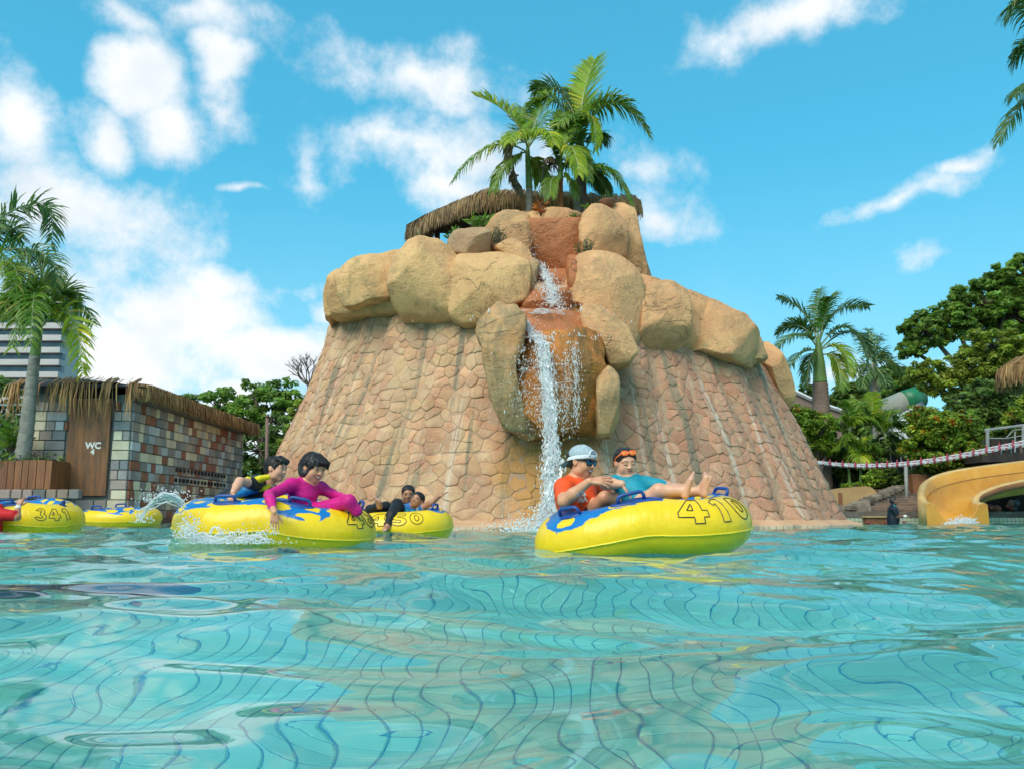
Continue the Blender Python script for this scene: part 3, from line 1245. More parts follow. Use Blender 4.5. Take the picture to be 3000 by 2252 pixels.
BLD = [
    ("boulder", [(710, 650), (720, 612), (738, 592), (756, 600), (752, 650), (738, 682), (712, 698)], 18.2, .8, M_BLD, 1, 0),
    ("boulder", [(735, 605), (755, 572), (800, 560), (862, 550), (868, 600), (852, 655), (800, 666), (757, 674), (740, 645)], 17.0, .8, M_BLD, 2, .1),
    ("boulder", [(846, 610), (860, 562), (888, 537), (950, 528), (985, 545), (1012, 577), (1015, 640), (985, 692), (930, 702), (872, 692), (851, 655)], 16.5, .95, M_BLD, 3, .12),
    ("boulder", [(972, 610), (1000, 562), (1058, 545), (1112, 548), (1142, 582), (1144, 622), (1132, 660), (1085, 678), (1042, 705), (1005, 712), (978, 690), (968, 645)], 16.3, .9, M_BLD, 4, .12),
    ("boulder", [(1222, 605), (1236, 566), (1290, 556), (1345, 563), (1376, 592), (1388, 640), (1380, 722), (1360, 764), (1312, 738), (1272, 684), (1238, 667), (1222, 642)], 16.4, .9, M_BLDO, 5, .1),
    ("boulder", [(1378, 645), (1395, 616), (1440, 613), (1474, 630), (1482, 672), (1474, 740), (1444, 770), (1390, 768), (1372, 725)], 16.6, .85, M_BLDO, 6, .1),
    ("boulder", [(1468, 695), (1484, 669), (1540, 668), (1592, 690), (1625, 728), (1632, 772), (1612, 797), (1560, 787), (1500, 768), (1466, 762)], 17.2, .9, M_BLDO, 7, .12),
    ("boulder", [(1626, 748), (1648, 744), (1680, 792), (1701, 850), (1698, 884), (1676, 874), (1645, 812), (1628, 788)], 18.9, .9, M_BLDO, 8, 0),
    ("boulder", [(1250, 668), (1275, 661), (1310, 690), (1352, 716), (1368, 760), (1352, 787), (1312, 792), (1290, 742), (1260, 722)], 15.75, .6, M_BLDO, 9, .1),
    ("boulder", [(968, 530), (985, 505), (1012, 498), (1050, 498), (1059, 525), (1056, 556), (1010, 562), (975, 552)], 17.1, .5, M_BLDR, 10, 0),
    ("boulder", [(1052, 510), (1070, 475), (1108, 456), (1140, 461), (1147, 500), (1142, 545), (1100, 552), (1058, 548)], 17.8, .6, M_BLDO, 11, .05),
    ("boulder", [(1072, 540), (1108, 524), (1138, 542), (1152, 578), (1142, 606), (1102, 566)], 17.0, .45, M_BLDO, 12, 0),
    ("boulder", [(1247, 490), (1260, 462), (1298, 452), (1332, 462), (1348, 505), (1350, 562), (1300, 572), (1260, 560), (1250, 525)], 17.7, .65, M_BLDO, 13, .05),
    ("boulder", [(1296, 460), (1330, 447), (1364, 464), (1372, 520), (1388, 590), (1388, 625), (1350, 610), (1330, 520)], 18.3, .8, M_BLDO, 14, 0),
    ("boulder", [(1105, 475), (1180, 462), (1255, 464), (1270, 495), (1180, 510), (1108, 502)], 18.7, .6, M_BLDO, 15, 0),
    ("boulder", [(1375, 615), (1380, 560), (1360, 540), (1320, 560), (1300, 620), (1330, 660), (1375, 660)], 18.4, .8, M_BLDO, 24, 0),
]
for (nm, poly, Y, T, mt, sd, lean) in BLD:
    boulder(nm, poly, Y + (.55 if sd <= 8 else 0), T, mt, sd, .34, .045, mountain, lean, .04)
boulder("rim_body", [(714, 645), (742, 602), (850, 562), (900, 548), (1000, 562), (1140, 590), (1142, 660), (1000, 700), (860, 690), (720, 685)], 17.9, .9, M_BLD, 41, .4, .03, mountain, 0, .04, 5)
boulder("rim_body", [(1225, 600), (1300, 580), (1385, 610), (1480, 640), (1600, 690), (1640, 775), (1560, 782), (1380, 762), (1240, 690)], 18.0, .9, M_BLDO, 42, .4, .03, mountain, 0, .04, 5)
# the overhanging outcrop and the chute steps of the fall
boulder("outcrop_cheek", [(1028, 722), (1044, 684), (1074, 661), (1106, 666), (1132, 702), (1128, 760), (1114, 800), (1124, 870), (1158, 934), (1132, 938), (1086, 908), (1060, 852), (1044, 762)], 15.3, .75, M_CHEEK, 31, .42, .07, mountain, 0, .05, 12)
boulder("outcrop_face", [(1098, 735), (1130, 716), (1200, 722), (1262, 716), (1302, 730), (1304, 800), (1328, 822), (1318, 925), (1300, 937), (1230, 932), (1160, 938), (1118, 890), (1104, 800)], 15.5, .75, M_WETO, 32, .40, .05, mountain, 0, .05, 5)
boulder("outcrop_cheek", [(1290, 800), (1312, 797), (1331, 822), (1332, 905), (1318, 936), (1290, 938), (1284, 860)], 15.25, .55, M_CHEEK, 33, .42, .06, mountain, 0, .04, 9)
boulder("chute_step", [(1130, 486), (1190, 488), (1254, 486), (1250, 560), (1236, 625), (1190, 630), (1150, 625), (1136, 560)], 18.0, .45, M_TERRA, 34, .4, .02, mountain, -.25, .03, 3)
boulder("chute_step", [(1128, 632), (1175, 634), (1226, 632), (1230, 690), (1175, 694), (1126, 690)], 16.75, .5, M_TERRA, 35, .4, .03, mountain, -.1, .03, 3)
boulder("chute_step", [(1090, 676), (1180, 674), (1266, 676), (1284, 745), (1190, 750), (1085, 745)], 15.9, .55, M_TERRA, 36, .4, .035, mountain, .45, .03, 3)
boulder("chute_step", [(1128, 588), (1180, 590), (1244, 588), (1242, 655), (1180, 660), (1130, 655)], 17.35, .45, M_TERRA, 40, .4, .03, mountain, -.1, .03, 3)
boulder("chute_side", [(1142, 560), (1165, 575), (1150, 640), (1135, 640)], 16.9, .4, M_BLDR, 37, .6, .05, mountain, 0, .02, 0)
boulder("chute_side", [(1222, 560), (1246, 560), (1246, 660), (1226, 660)], 16.9, .5, M_TERRA, 38, .6, .05, mountain)
# upper body of rock that carries the second tier
boulder("upper_core", [(990, 560), (1050, 520), (1130, 480), (1260, 478), (1340, 500), (1380, 620), (1460, 690), (1400, 740), (1200, 760), (950, 740), (900, 640)], 19.6, 1.5, M_BLDR, 39, .5, .04, mountain)

# ---------------------------------------------------------------- falling water
mw, wn, wp, wo_ = new_mat("white_water")
wp.inputs["Base Color"].default_value = (.97, .98, .99, 1)
wp.inputs["Roughness"].default_value = .22
wp.inputs["Specular IOR Level"].default_value = .6
_tr = wn.n("ShaderNodeBsdfTransparent")
_tl = wn.n("ShaderNodeBsdfTranslucent")
_tl.inputs[0].default_value = (.97, .98, .99, 1)
_m1 = wn.n("ShaderNodeMixShader")
_m1.inputs[0].default_value = .5
_m2 = wn.n("ShaderNodeMixShader")
_m2.inputs[0].default_value = .08
mw.node_tree.links.new(wp.outputs[0], _m1.inputs[1])
mw.node_tree.links.new(_tl.outputs[0], _m1.inputs[2])
mw.node_tree.links.new(_m1.outputs[0], _m2.inputs[1])
mw.node_tree.links.new(_tr.outputs[0], _m2.inputs[2])
mw.node_tree.links.new(_m2.outputs[0], wo_.inputs[0])
M_WHITE = mw


def lerp_path(path, t):
    k = t * (len(path) - 1)
    i = min(int(k), len(path) - 2)
    f = k - i
    return [a + (b - a) * f for a, b in zip(path[i], path[i + 1])]


def stream(mb, path, strands, drops, rnd, rs=(.003, .011), wob=1.0, ds=(.004, .014), dspread=1.6):
    """path: x, y (2211 photo), depth, half width in metres; lacy strands and drops"""
    for s in range(strands):
        t0 = rnd.uniform(0, .85)
        t1 = min(1, t0 + rnd.uniform(.03, .16))
        n = int(6 + (t1 - t0) * 40)
        off = rnd.gauss(0, .42)
        offy = rnd.gauss(0, .35)
        ph = rnd.uniform(0, 9)
        fr = rnd.uniform(18, 70)
        P, rad = [], []
        r0 = rnd.uniform(*rs)
        for k in range(n + 1):
            t = t0 + (t1 - t0) * k / n
            x, y, Y, w = lerp_path(path, t)
            c = V2(x, y, Y)
            o = off + wob * .33 * math.sin(t * fr + ph) + .18 * math.sin(t * fr * 3.1 + ph * 2)
            P.append(c + Vector((o * w, offy * w * .6 + .3 * w * math.sin(t * fr * 1.7 + ph), 0)))
            rad.append(r0 * (.35 + .65 * math.sin(math.pi * k / n)) * rnd.uniform(.6, 1.5))
        mb.tube(P, rad, 4, 0, True)
    for s in range(drops):
        x, y, Y, w = lerp_path(path, rnd.random())
        c = V2(x, y, Y)
        r = rnd.uniform(*ds) * (1 if rnd.random() < .8 else 1.6)
        mb.blob((c.x + rnd.gauss(0, w * dspread), c.y + rnd.gauss(0, w * .6), c.z + rnd.gauss(0, .06)), (r * .8, r * .8, r * rnd.uniform(1.2, 3.6)))


rw_ = random.Random(8)
fall = MB()
main = [(1160, 728, 14.85, .09), (1172, 745, 14.7, .11), (1178, 800, 14.6, .11), (1186, 870, 14.5, .10), (1191, 950, 14.4, .12), (1190, 1010, 14.35, .16), (1186, 1080, 14.3, .12), (1178, 1140, 14.25, .17)]
stream(fall, main, 420, 1500, rw_, (.003, .009), 1.7, (.003, .012), .7)
stream(fall, [(1174, 745, 14.65, .07), (1183, 860, 14.5, .07), (1190, 1000, 14.35, .06), (1182, 1135, 14.25, .07)], 110, 420, rw_, (.007, .016), 1.3, (.007, .018), .9)
stream(fall, [(1176, 760, 14.7, .45), (1180, 850, 14.6, .42), (1185, 940, 14.5, .30)], 26, 900, rw_, (.002, .005), 1.0, (.003, .009), .8)
stream(fall, [(1238, 742, 14.75, .06), (1243, 800, 14.65, .05), (1246, 930, 14.6, .05)], 45, 260, rw_, (.002, .006), 1, (.003, .009), 1.2)
stream(fall, [(1222, 745, 14.75, .04), (1225, 850, 14.65, .05), (1224, 930, 14.6, .06)], 22, 160, rw_, (.002, .005), 1, (.003, .008), 1.3)
stream(fall, [(1130, 742, 14.75, .06), (1128, 800, 14.65, .08), (1132, 900, 14.6, .12)], 12, 240, rw_, (.002, .004), 1, (.003, .008), 1.4)
stream(fall, [(1152, 566, 16.75, .04), (1176, 585, 16.7, .08), (1192, 630, 16.15, .12), (1200, 672, 15.9, .20)], 260, 600, rw_, (.003, .010), .8, (.004, .011), 1.3)
stream(fall, [(1180, 672, 15.55, .5), (1180, 680, 15.4, .5)], 14, 90, rw_, (.003, .008), .2)
stream(fall, [(1135, 690, 15.3, .05), (1150, 720, 15.1, .10), (1165, 735, 14.95, .15)], 90, 120, rw_, (.003, .008))
stream(fall, [(1120, 728, 15.0, .2), (1200, 727, 14.95, .2), (1270, 729, 15.0, .2)], 14, 120, rw_, (.003, .008), .2)
stream(fall, [(1130, 488, 17.5, .05), (1150, 540, 17.4, .10), (1170, 600, 17.2, .2)], 8, 150, rw_, (.002, .003), 1, (.003, .007), 1.6)
# thin torn sheets between the strands
for k in range(26):
    t0 = rw_.uniform(0, .8)
    t1 = min(1, t0 + rw_.uniform(.08, .22))
    off = rw_.gauss(0, .35)
    P, n = [], 16
    ph = rw_.uniform(0, 9)
    for i in range(n + 1):
        t = t0 + (t1 - t0) * i / n
        x, y, Y, w = lerp_path(main, t)
        c = V2(x, y, Y)
        ww = w * .5 * math.sin(math.pi * i / n) * (.6 + .4 * math.sin(i * 2.1 + ph))
        cx_ = off * w + .3 * w * math.sin(t * 30 + ph)
        yy_ = -.02 + .03 * math.sin(t * 40 + ph)
        P += [c + Vector((cx_ - ww, yy_, 0)), c + Vector((cx_ + ww, yy_ + .02 * math.sin(i + ph), 0))]
    fall.add(P, [(2 * i, 2 * i + 1, 2 * i + 3, 2 * i + 2) for i in range(n)], 1)
ms_, sn_, sp_, so_ = new_mat("water_sheet")
sp_.inputs["Base Color"].default_value = (.95, .97, .98, 1)
sp_.inputs["Roughness"].default_value = .15
_t = sn_.n("ShaderNodeBsdfTransparent")
_m = sn_.n("ShaderNodeMixShader")
_gp = sn_.n("ShaderNodeNewGeometry").outputs["Position"]
sn_.set(_m, 0, sn_.ramp(sn_.noise(sn_.mapping(_gp, scale=(1, 1, .4)), 26, 4, .6).outputs["Fac"], .40, .56))
ms_.node_tree.links.new(sp_.outputs[0], _m.inputs[1])
ms_.node_tree.links.new(_t.outputs[0], _m.inputs[2])
ms_.node_tree.links.new(_m.outputs[0], so_.inputs[0])
wfall = fall.build("waterfall", [M_WHITE, ms_], None, True)
tag(wfall, kind="stuff")
# splash where the fall meets the pool
sp = MB()
for i in range(900):
    a = rw_.uniform(0, math.pi * 2)
    d = abs(rw_.gauss(0, .45))
    h = abs(rw_.gauss(0, .22)) * math.exp(-d * 1.2)
    c = V2(1165, 1142, 14.2)
    r = rw_.uniform(.005, .022) * (1.4 if h < .06 else 1)
    sp.blob((c.x + d * math.cos(a), c.y + d * math.sin(a) * .7 - .1, h + .0), (r * 1.2, r, r))
spo = sp.build("fall_splash", [M_WHITE], None, True)
tag(spo, kind="stuff")

# ---------------------------------------------------------------- thatched hut on the summit
hut = thing("thatched_hut", "thatched open hut behind the palms on top of the rock mountain", "hut", (0.5, 20.3, 6.2))
ZE = W(1030 * K, 428 * K, 19.9).z
c0, c1, c2, c3 = Vector((-.80, 19.9, ZE)), Vector((3.2, 20.3, ZE)), Vector((3.4, 23.5, ZE)), Vector((-2.80, 22.2, ZE))
r0, r1 = Vector((.1, 21.4, ZE + .75)), Vector((1.9, 21.8, ZE + .75))
cm = Vector((-1.88, 20.95, ZE - .02))
rb = MB()
rb.add([c0, c1, c2, c3, r0, r1], [(0, 1, 5, 4), (1, 2, 5), (2, 3, 4, 5), (3, 0, 4)], 0)
rb.add([p - Vector((0, 0, .05)) for p in (c0, c1, c2, c3, r0, r1)], [(4, 5, 1, 0), (5, 2, 1), (5, 4, 3, 2), (4, 0, 3)], 0)
roof = rb.build("roof_deck", [M_WOODD], hut)
eave = [c3 + Vector((.6, .5, 0)), c3, cm, c0, c0.lerp(c1, .5), c1]
oL = Vector((-.75, -.66, 0)).normalized()
oF = Vector((.15, -1, 0)).normalized()
outs = [Vector((-.6, .6, 0)), Vector((-1, .1, 0)), oL, (oL + oF).normalized(), oF, oF]
thatch("thatch", eave, outs, [M_THATCHD], hut, 3600, .34, .4, .55, .03, 3, .16)
thatch("thatch", [p + Vector((0, 0, .1)) - o * .15 for p, o in zip(eave, outs)], outs, [M_THATCHD], hut, 2000, .24, .3, .6, .03, 4, .10, .05)
for (a, b) in ((c0, c3), (c0.lerp(c3, .0), r0), (c3, r0), (cm, r0), (c0.lerp(c1, .5), r0), (c1, r1)):
    rf = MB()
    d = Vector((0, 0, -.1))
    rf.tube([a + d, b + d], .045, 4)
    rf.build("rafter", [M_WOODD], hut)
for (x, y) in ((-.4, 20.6), (-2.0, 22.0), (2.6, 21.0), (2.6, 23.0)):
    po = MB()
    po.tube([(x, y, 5.0), (x, y, ZE + .05)], .07, 8)
    po.build("post", [M_WOODD], hut)
pn = MB()
pn.box((.6, 22.3, ZE - .9), (3.6, .1, 1.7), .2)
pn.build("back_panel", [M_WOODD], hut)

# ---------------------------------------------------------------- palms on the summit
def Z6(x, y, Y):
    return W(1150 + x * .3843, 100 + y * .3843, Y)


def palm_trunk(path, radii, mats, parent, name="trunk"):
    mb = MB()
    P = [Vector(p) for p in path]
    pts, rr = [], []
    n = 26
    for i in range(n + 1):
        t = i / n
        k = t * (len(P) - 1)
        a = min(int(k), len(P) - 2)
        pts.append(P[a].lerp(P[a + 1], k - a))
        r = radii[a] + (radii[a + 1] - radii[a]) * (k - a)
        rr.append(r * (1.05 if i % 2 else .97))
    mb.tube(pts, rr, 12)
    return mb.build(name, mats, parent, True)


def summit_palm(label, YY, trunk, shaft, fr, tr=.085, tmat=None, seed=0):
    base = Z6(*trunk[0], YY)
    o = thing("palm_tree", label, "palm", (base.x, base.y, base.z - .3), "palms on the rock summit")
    palm_trunk([Z6(x, y, YY) + Vector((0, 0, -.35 if i == 0 else 0)) for i, (x, y) in enumerate(trunk)], [tr] + [tr * .85] * (len(trunk) - 1), [tmat or M_TRUNK], o)
    if shaft:
        palm_trunk([Z6(x, y, YY) for (x, y) in shaft], [tr * .95, tr * .7, tr * .3][:len(shaft)], [M_SHAFT], o, "crownshaft")
    for i, f in enumerate(fr):
        (b, m, t, dy, mat, ll) = f[:6]
        kw = f[6] if len(f) > 6 else {}
        dy0 = 0
        frond("frond", Z6(*b, YY), Z6(*m, YY + dy * .55), Z6(*t, YY + dy), [M_RACHIS if mat is not M_PALMDEAD else M_PALMDEAD, mat], o, n=kw.get("n", 36), ll=ll * .88, lw=kw.get("lw", .05),
              droop=kw.get("droop", .45), seed=seed * 31 + i, rach=.02, vee=kw.get("vee", .45), dead=mat is M_PALMDEAD, start=kw.get("start", .15))
    return o


summit_palm("slender palm on the summit, leftmost of the group, with a hanging brown frond", 19.0,
            [(1048, 1355), (1042, 1180)], [(1042, 1180), (1030, 930), (1032, 820)],
            [((1030, 860), (880, 610), (625, 470), .3, M_PALMY, .55, dict(vee=.7, droop=.2)),
             ((1025, 900), (740, 860), (460, 1130), -.4, M_PALM, .55, dict(droop=.9)),
             ((1035, 880), (1085, 690), (1190, 440), .5, M_PALM, .6, dict(vee=.3, droop=.25)),
             ((1030, 860), (960, 745), (890, 830), -1.2, M_PALMY, .5, dict(droop=.8)),
             ((1040, 860), (1160, 740), (1235, 850), -1.0, M_PALMY, .5, dict(droop=.8)),
             ((1030, 900), (880, 980), (770, 1200), -.6, M_PALM, .5, dict(droop=.9)),
             ((1040, 930), (1110, 1000), (1120, 1130), .5, M_PALM, .45, dict(droop=1.0)),
             ((1030, 880), (990, 690), (985, 560), .9, M_PALM, .5, {}),
             ((1010, 830), (890, 820), (935, 1150), -.3, M_PALMDEAD, .32, dict(droop=1.6, n=36)),
             ((960, 1080), (925, 1100), (990, 1230), -.2, M_PALMDEAD, .3, dict(droop=1.6, n=20))], .085, None, 1)
summit_palm("short palm with an orange brown trunk in the middle of the summit group", 18.7,
            [(1278, 1385), (1278, 1120)], [(1278, 1120), (1282, 1020), (1288, 860)],
            [((1280, 1080), (1230, 900), (1160, 770), .4, M_PALM, .5, {}),
             ((1285, 1050), (1310, 820), (1430, 560), .2, M_PALM, .6, dict(vee=.2)),
             ((1285, 900), (1370, 870), (1420, 1080), -.9, M_PALMY, .5, dict(droop=.9)),
             ((1282, 1080), (1380, 950), (1520, 1060), .2, M_PALM, .55, dict(droop=.8)),
             ((1278, 1100), (1215, 1110), (1205, 1235), -.3, M_PALM, .42, dict(droop=.9)),
             ((1285, 1100), (1350, 1105), (1370, 1230), -.3, M_PALM, .42, dict(droop=.9)),
             ((1285, 950), (1270, 760), (1300, 600), .5, M_PALM, .5, dict(vee=.2)),
             ((1280, 1090), (1180, 960), (1145, 1240), -.1, M_PALMDEAD, .28, dict(droop=1.7, n=34))], .075,
            pmat("palm_trunk_orange", (.36, .17, .07), (.26, .12, .05), scale=6, rough=.8, stretch=(1, 1, 3), space="World", bump=.02), 2)
summit_palm("tallest summit palm with a thick grey trunk and an upright frond", 19.4,
            [(1424, 1365), (1418, 1000)], [(1418, 1000), (1420, 860), (1432, 720)],
            [((1432, 780), (1455, 470), (1540, 195), .2, M_PALMY, .7, dict(vee=.25, droop=.15, n=54)),
             ((1440, 770), (1690, 520), (1960, 790), -.2, M_PALM, .7, dict(droop=.65, n=60)),
             ((1430, 740), (1270, 440), (1065, 440), .6, M_PALMD, .55, dict(droop=.5)),
             ((1428, 760), (1230, 510), (1025, 560), .2, M_PALM, .55, dict(droop=.6)),
             ((1438, 720), (1520, 630), (1545, 900), -.6, M_PALMY, .42, dict(droop=1.1)),
             ((1430, 870), (1440, 900), (1500, 1120), -1.0, M_PALM, .42, dict(droop=.9)),
             ((1430, 800), (1360, 640), (1250, 700), -.8, M_PALM, .55, dict(droop=.7)),
             ((1430, 800), (1480, 560), (1580, 560), .8, M_PALMD, .5, {}),
             ((1430, 800), (1380, 500), (1330, 440), .8, M_PALMD, .5, {}),
             ((1430, 790), (1340, 700), (1290, 820), -.9, M_PALM, .45, dict(droop=.9))], .12, None, 3)
summit_palm("thin dark stemmed palm at the right of the summit group, with one low frond", 19.2,
            [(1468, 1300), (1462, 1060)], [(1462, 1060), (1455, 900), (1452, 760)],
            [((1462, 1060), (1645, 1030), (1815, 1300), -.3, M_PALM, .5, dict(droop=.85, n=50)),
             ((1458, 900), (1560, 760), (1600, 830), .4, M_PALMD, .45, dict(droop=.9)),
             ((1456, 900), (1420, 720), (1500, 620), .3, M_PALM, .4, {}),
             ((1460, 1040), (1540, 1060), (1640, 1220), .5, M_PALMD, .42, dict(droop=.8))], .05, M_BARK, 4)

# ---------------------------------------------------------------- small plants on the rocks
M_SHRUB = leaf_mat("shrub_leaf", (.075, .17, .03), (.05, .11, .03))
M_SHRUBY = leaf_mat("shrub_leaf_light", (.16, .30, .03), (.10, .22, .03))
M_CROTON = leaf_mat("croton_leaf", (.50, .36, .02), (.42, .10, .03))
M_STEM = pmat("plant_stem", (.20, .16, .11), (.14, .10, .07), rough=.8)
M_POT = pmat("clay_pot", (.28, .13, .07), (.20, .09, .05), rough=.8, bump=.01)


def shrub(name, label, base, h, sp, nst, leafn, lsize, mat, seed, group=None, pot=None, lean=0.0, lw=2.6):
    rnd = random.Random(seed)
    base = Vector(base)
    o = thing(name, label, "plant", base, group)
    z0 = 0.0
    if pot:
        pb = MB()
        pb.lathe(base, [(pot * .55, 0), (pot * .8, pot * .25), (pot, pot * .7), (pot * 1.05, pot * .8), (pot * .9, pot * .82), (pot * .85, pot * .6)], 18)
        pb.build("pot", [M_POT], o, True)
        z0 = pot * .6
    sb, q, t = MB(), [], []
    for s in range(nst):
        a = rnd.uniform(0, 6.283)
        r = sp * rnd.random() ** .6
        tip = base + Vector((r * math.cos(a) + lean, r * math.sin(a), z0 + h * rnd.uniform(.6, 1.05) * (1 - .35 * (r / sp) ** 2)))
        b0 = base + Vector((.1 * sp * math.cos(a), .1 * sp * math.sin(a), z0))
        mid = b0.lerp(tip, .5) + Vector((.25 * r * math.cos(a), .25 * r * math.sin(a), -.02))
        sb.tube([b0, mid, tip], [.014 * h + .006, .010 * h + .004, .004], 5)
        for k in range(leafn):
            tt = rnd.uniform(.25, 1.03)
            p = (b0.lerp(mid, tt * 2) if tt < .5 else mid.lerp(tip, tt * 2 - 1))
            d = Vector((rnd.gauss(0, 1), rnd.gauss(0, 1), rnd.uniform(.0, 1.2))).normalized()
            L = lsize * rnd.uniform(.6, 1.25)
            w = d.cross(Vector((rnd.gauss(0, 1), rnd.gauss(0, 1), rnd.gauss(0, 1)))).normalized() * L / lw
            u = d.cross(w).normalized() * L * .06
            q.append([p, p + d * L * .5 - w * .5 + u, p + d * L, p + d * L * .5 + w * .5 + u])
            tv = rnd.uniform(.65, 1.3)
            t.append((tv * rnd.uniform(.9, 1.3), tv, tv * rnd.uniform(.7, 1.1)))
    sb.build("stem", [M_STEM], o, True)
    quads("foliage", np.array([[list(v) for v in a] for a in q]), mat, o, tint=np.array(t))
    return o


shrub("desert_rose", "twiggy potted shrub on the boulder left of the upper chute", V2(1078, 544, 17.05), .62, .22, 16, 16, .06, M_SHRUB, 3, "potted shrubs on the rocks", .16)
shrub("desert_rose", "small potted shrub on the boulder right of the upper chute", V2(1262, 561, 16.85), .42, .2, 14, 18, .06, M_SHRUB, 4, "potted shrubs on the rocks", .15)
shrub("croton", "yellow and red leaved croton between the summit palm trunks", V2(1168, 466, 18.2), .36, .08, 5, 5, .17, M_CROTON, 5)
shrub("leafy_plant", "broad green leaved plant in front of the thatched hut", V2(1035, 500, 17.6), .35, .30, 12, 7, .22, M_SHRUBY, 6, "leafy plants below the hut")
shrub("leafy_plant", "low green plant at the left edge below the hut eave", V2(985, 520, 17.8), .25, .3, 10, 7, .16, M_SHRUBY, 7, "leafy plants below the hut")
shrub("leafy_plant", "small bright green plant at the top right of the upper chute", V2(1232, 478, 18.0), .18, .14, 8, 8, .09, M_SHRUBY, 8)
shrub("leafy_plant", "tuft of green leaves left of the summit pot", V2(1275, 456, 18.0), .15, .2, 9, 7, .12, M_SHRUBY, 9)
shrub("agave", "small potted agave at the top right corner of the mountain", V2(1312, 447, 17.9), .2, .16, 14, 2, .16, M_PALMD, 10, None, .17, 0, 6)
shrub("grass_tuft", "dark spiky tuft showing over the left rim of the mountain", V2(905, 540, 17.6), .3, .18, 22, 4, .2, M_PALMD, 11, None, None, 0, 9)
# ================================================================ left side: toilet hut, planter, palm, tower, trees
M_BLOCK = pmat("painted_block", (1, 1, 1), (.86, .86, .86), scale=4, rough=.75, tinted=True, bump=.006, bscale=40, space="World")
M_MORTAR = pmat("block_mortar", (.24, .235, .22), (.17, .165, .155), scale=5, rough=.9, space="World")
BC = [(.70, .64, .47), (.66, .60, .43), (.68, .62, .45), (.34, .13, .075), (.31, .115, .065), (.34, .14, .08), (.26, .26, .255), (.32, .315, .30), (.42, .47, .50), (.48, .53, .56), (.36, .295, .25), (.40, .335, .285), (.31, .28, .25), (.22, .25, .26), (.37, .31, .27), (.30, .29, .28)]
BX0, BX1, BY0, BY1 = -8.55, -6.72, 15.0, 21.2        # footprint
wc = thing("toilet_hut", "small toilet hut of multicoloured blocks under a straw fringe", "hut", (-7.6, 18, 0))
BH = W(383, 1168, 15.0).z + .08
wm = MB()
# carcass with a doorway left open behind the door leaf
wm.box(((BX0 + BX1) / 2, (BY0 + BY1) / 2, (BH - .6) / 2), (BX1 - BX0, BY1 - BY0, BH + .6), 0, 0)
wm.build("wall_core", [M_MORTAR], wc)
DX0, DX1 = W(203, 1300, 15).x, W(325, 1300, 15).x
DZ0, DZ1 = W(260, 1452, 15).z, W(260, 1168, 15).z
rb_ = random.Random(17)
blocks = []
ROW = .172
nrow = int(BH / ROW)


def block(c, size, col):
    mb = MB()
    mb.bevbox(c, size, .008, 0, 0, col)
    return mb


last = None
for r in range(nrow):
    z = .02 + ROW * (r + .5)
    if z - ROW / 2 < -.05:
        continue
    # front face
    x = BX0
    while x < BX1 - .02:
        w = rb_.choice([.16, .24, .34, .36, .22])
        if BX1 - x - w < .12:
            w = BX1 - x
        xa, xb = x, min(x + w, BX1)
        segs = [(xa, xb)]
        if DZ0 - .05 < z < DZ1 + .05 or z > DZ1:
            if z > DZ1 - .06 and xb > DX0 - .05 and xa < DX1 + .02:
                segs = [s for s in ((xa, min(xb, DX0 - .03)), (max(xa, DX1 + .03), xb)) if s[1] - s[0] > .05]
            else:
                segs = [s for s in ((xa, min(xb, DX0 - .03)), (max(xa, DX1 + .03), xb)) if s[1] - s[0] > .05]
        for (a, b) in segs:
            col = rb_.choice(BC)
            while col is last:
                col = rb_.choice(BC)
            last = col
            k = rb_.uniform(.85, 1.12)
            blocks.append((3.0, (((a + b) / 2), BY0 - .012 + rb_.uniform(-.006, .006), z), (b - a - .014, .05, ROW - .014), tuple(cc * k for cc in col)))
        x += w
    # long right-hand face
    y = BY0
    while y < BY1 - .02:
        w = rb_.choice([.18, .2, .24, .26, .3, .36])
        if BY1 - y - w < .12:
            w = BY1 - y
        col = rb_.choice(BC)
        while col is last:
            col = rb_.choice(BC)
        last = col
        k = rb_.uniform(.85, 1.12)
        yy = y + w / 2
        blocks.append((w * 10 / (yy - 9), (BX1 + .012 + rb_.uniform(-.005, .005), yy, z), (.05, w - .014, ROW - .014), tuple(cc * k for cc in col)))
        y += w
blocks.sort(key=lambda b: -b[0])
for (s, c, size, col) in blocks[:300]:
    block(c, size, col).build("block", [M_BLOCK], wc, False, True)
rest = MB()
for (s, c, size, col) in blocks[300:]:
    rest.bevbox(c, size, .008, 0, 0, col)
o_ = rest.build("blockwork", [M_BLOCK], wc, False, True)
o_["kind"] = "stuff"
M_BLACK = pmat("dark_opening", (.012, .012, .012), (.006, .006, .006), rough=.9)
# vent slots: two rows of small dark openings in the long wall
for zz in (W(560, 1385, 18).z + .02, W(560, 1405, 18).z - .04):
    for k in range(15):
        y = 17.05 + k * .205
        vb = MB()
        vb.box((BX1 + .024, y, zz), (.045, .125, .075))
        vb.build("vent_slot", [M_BLACK], wc)
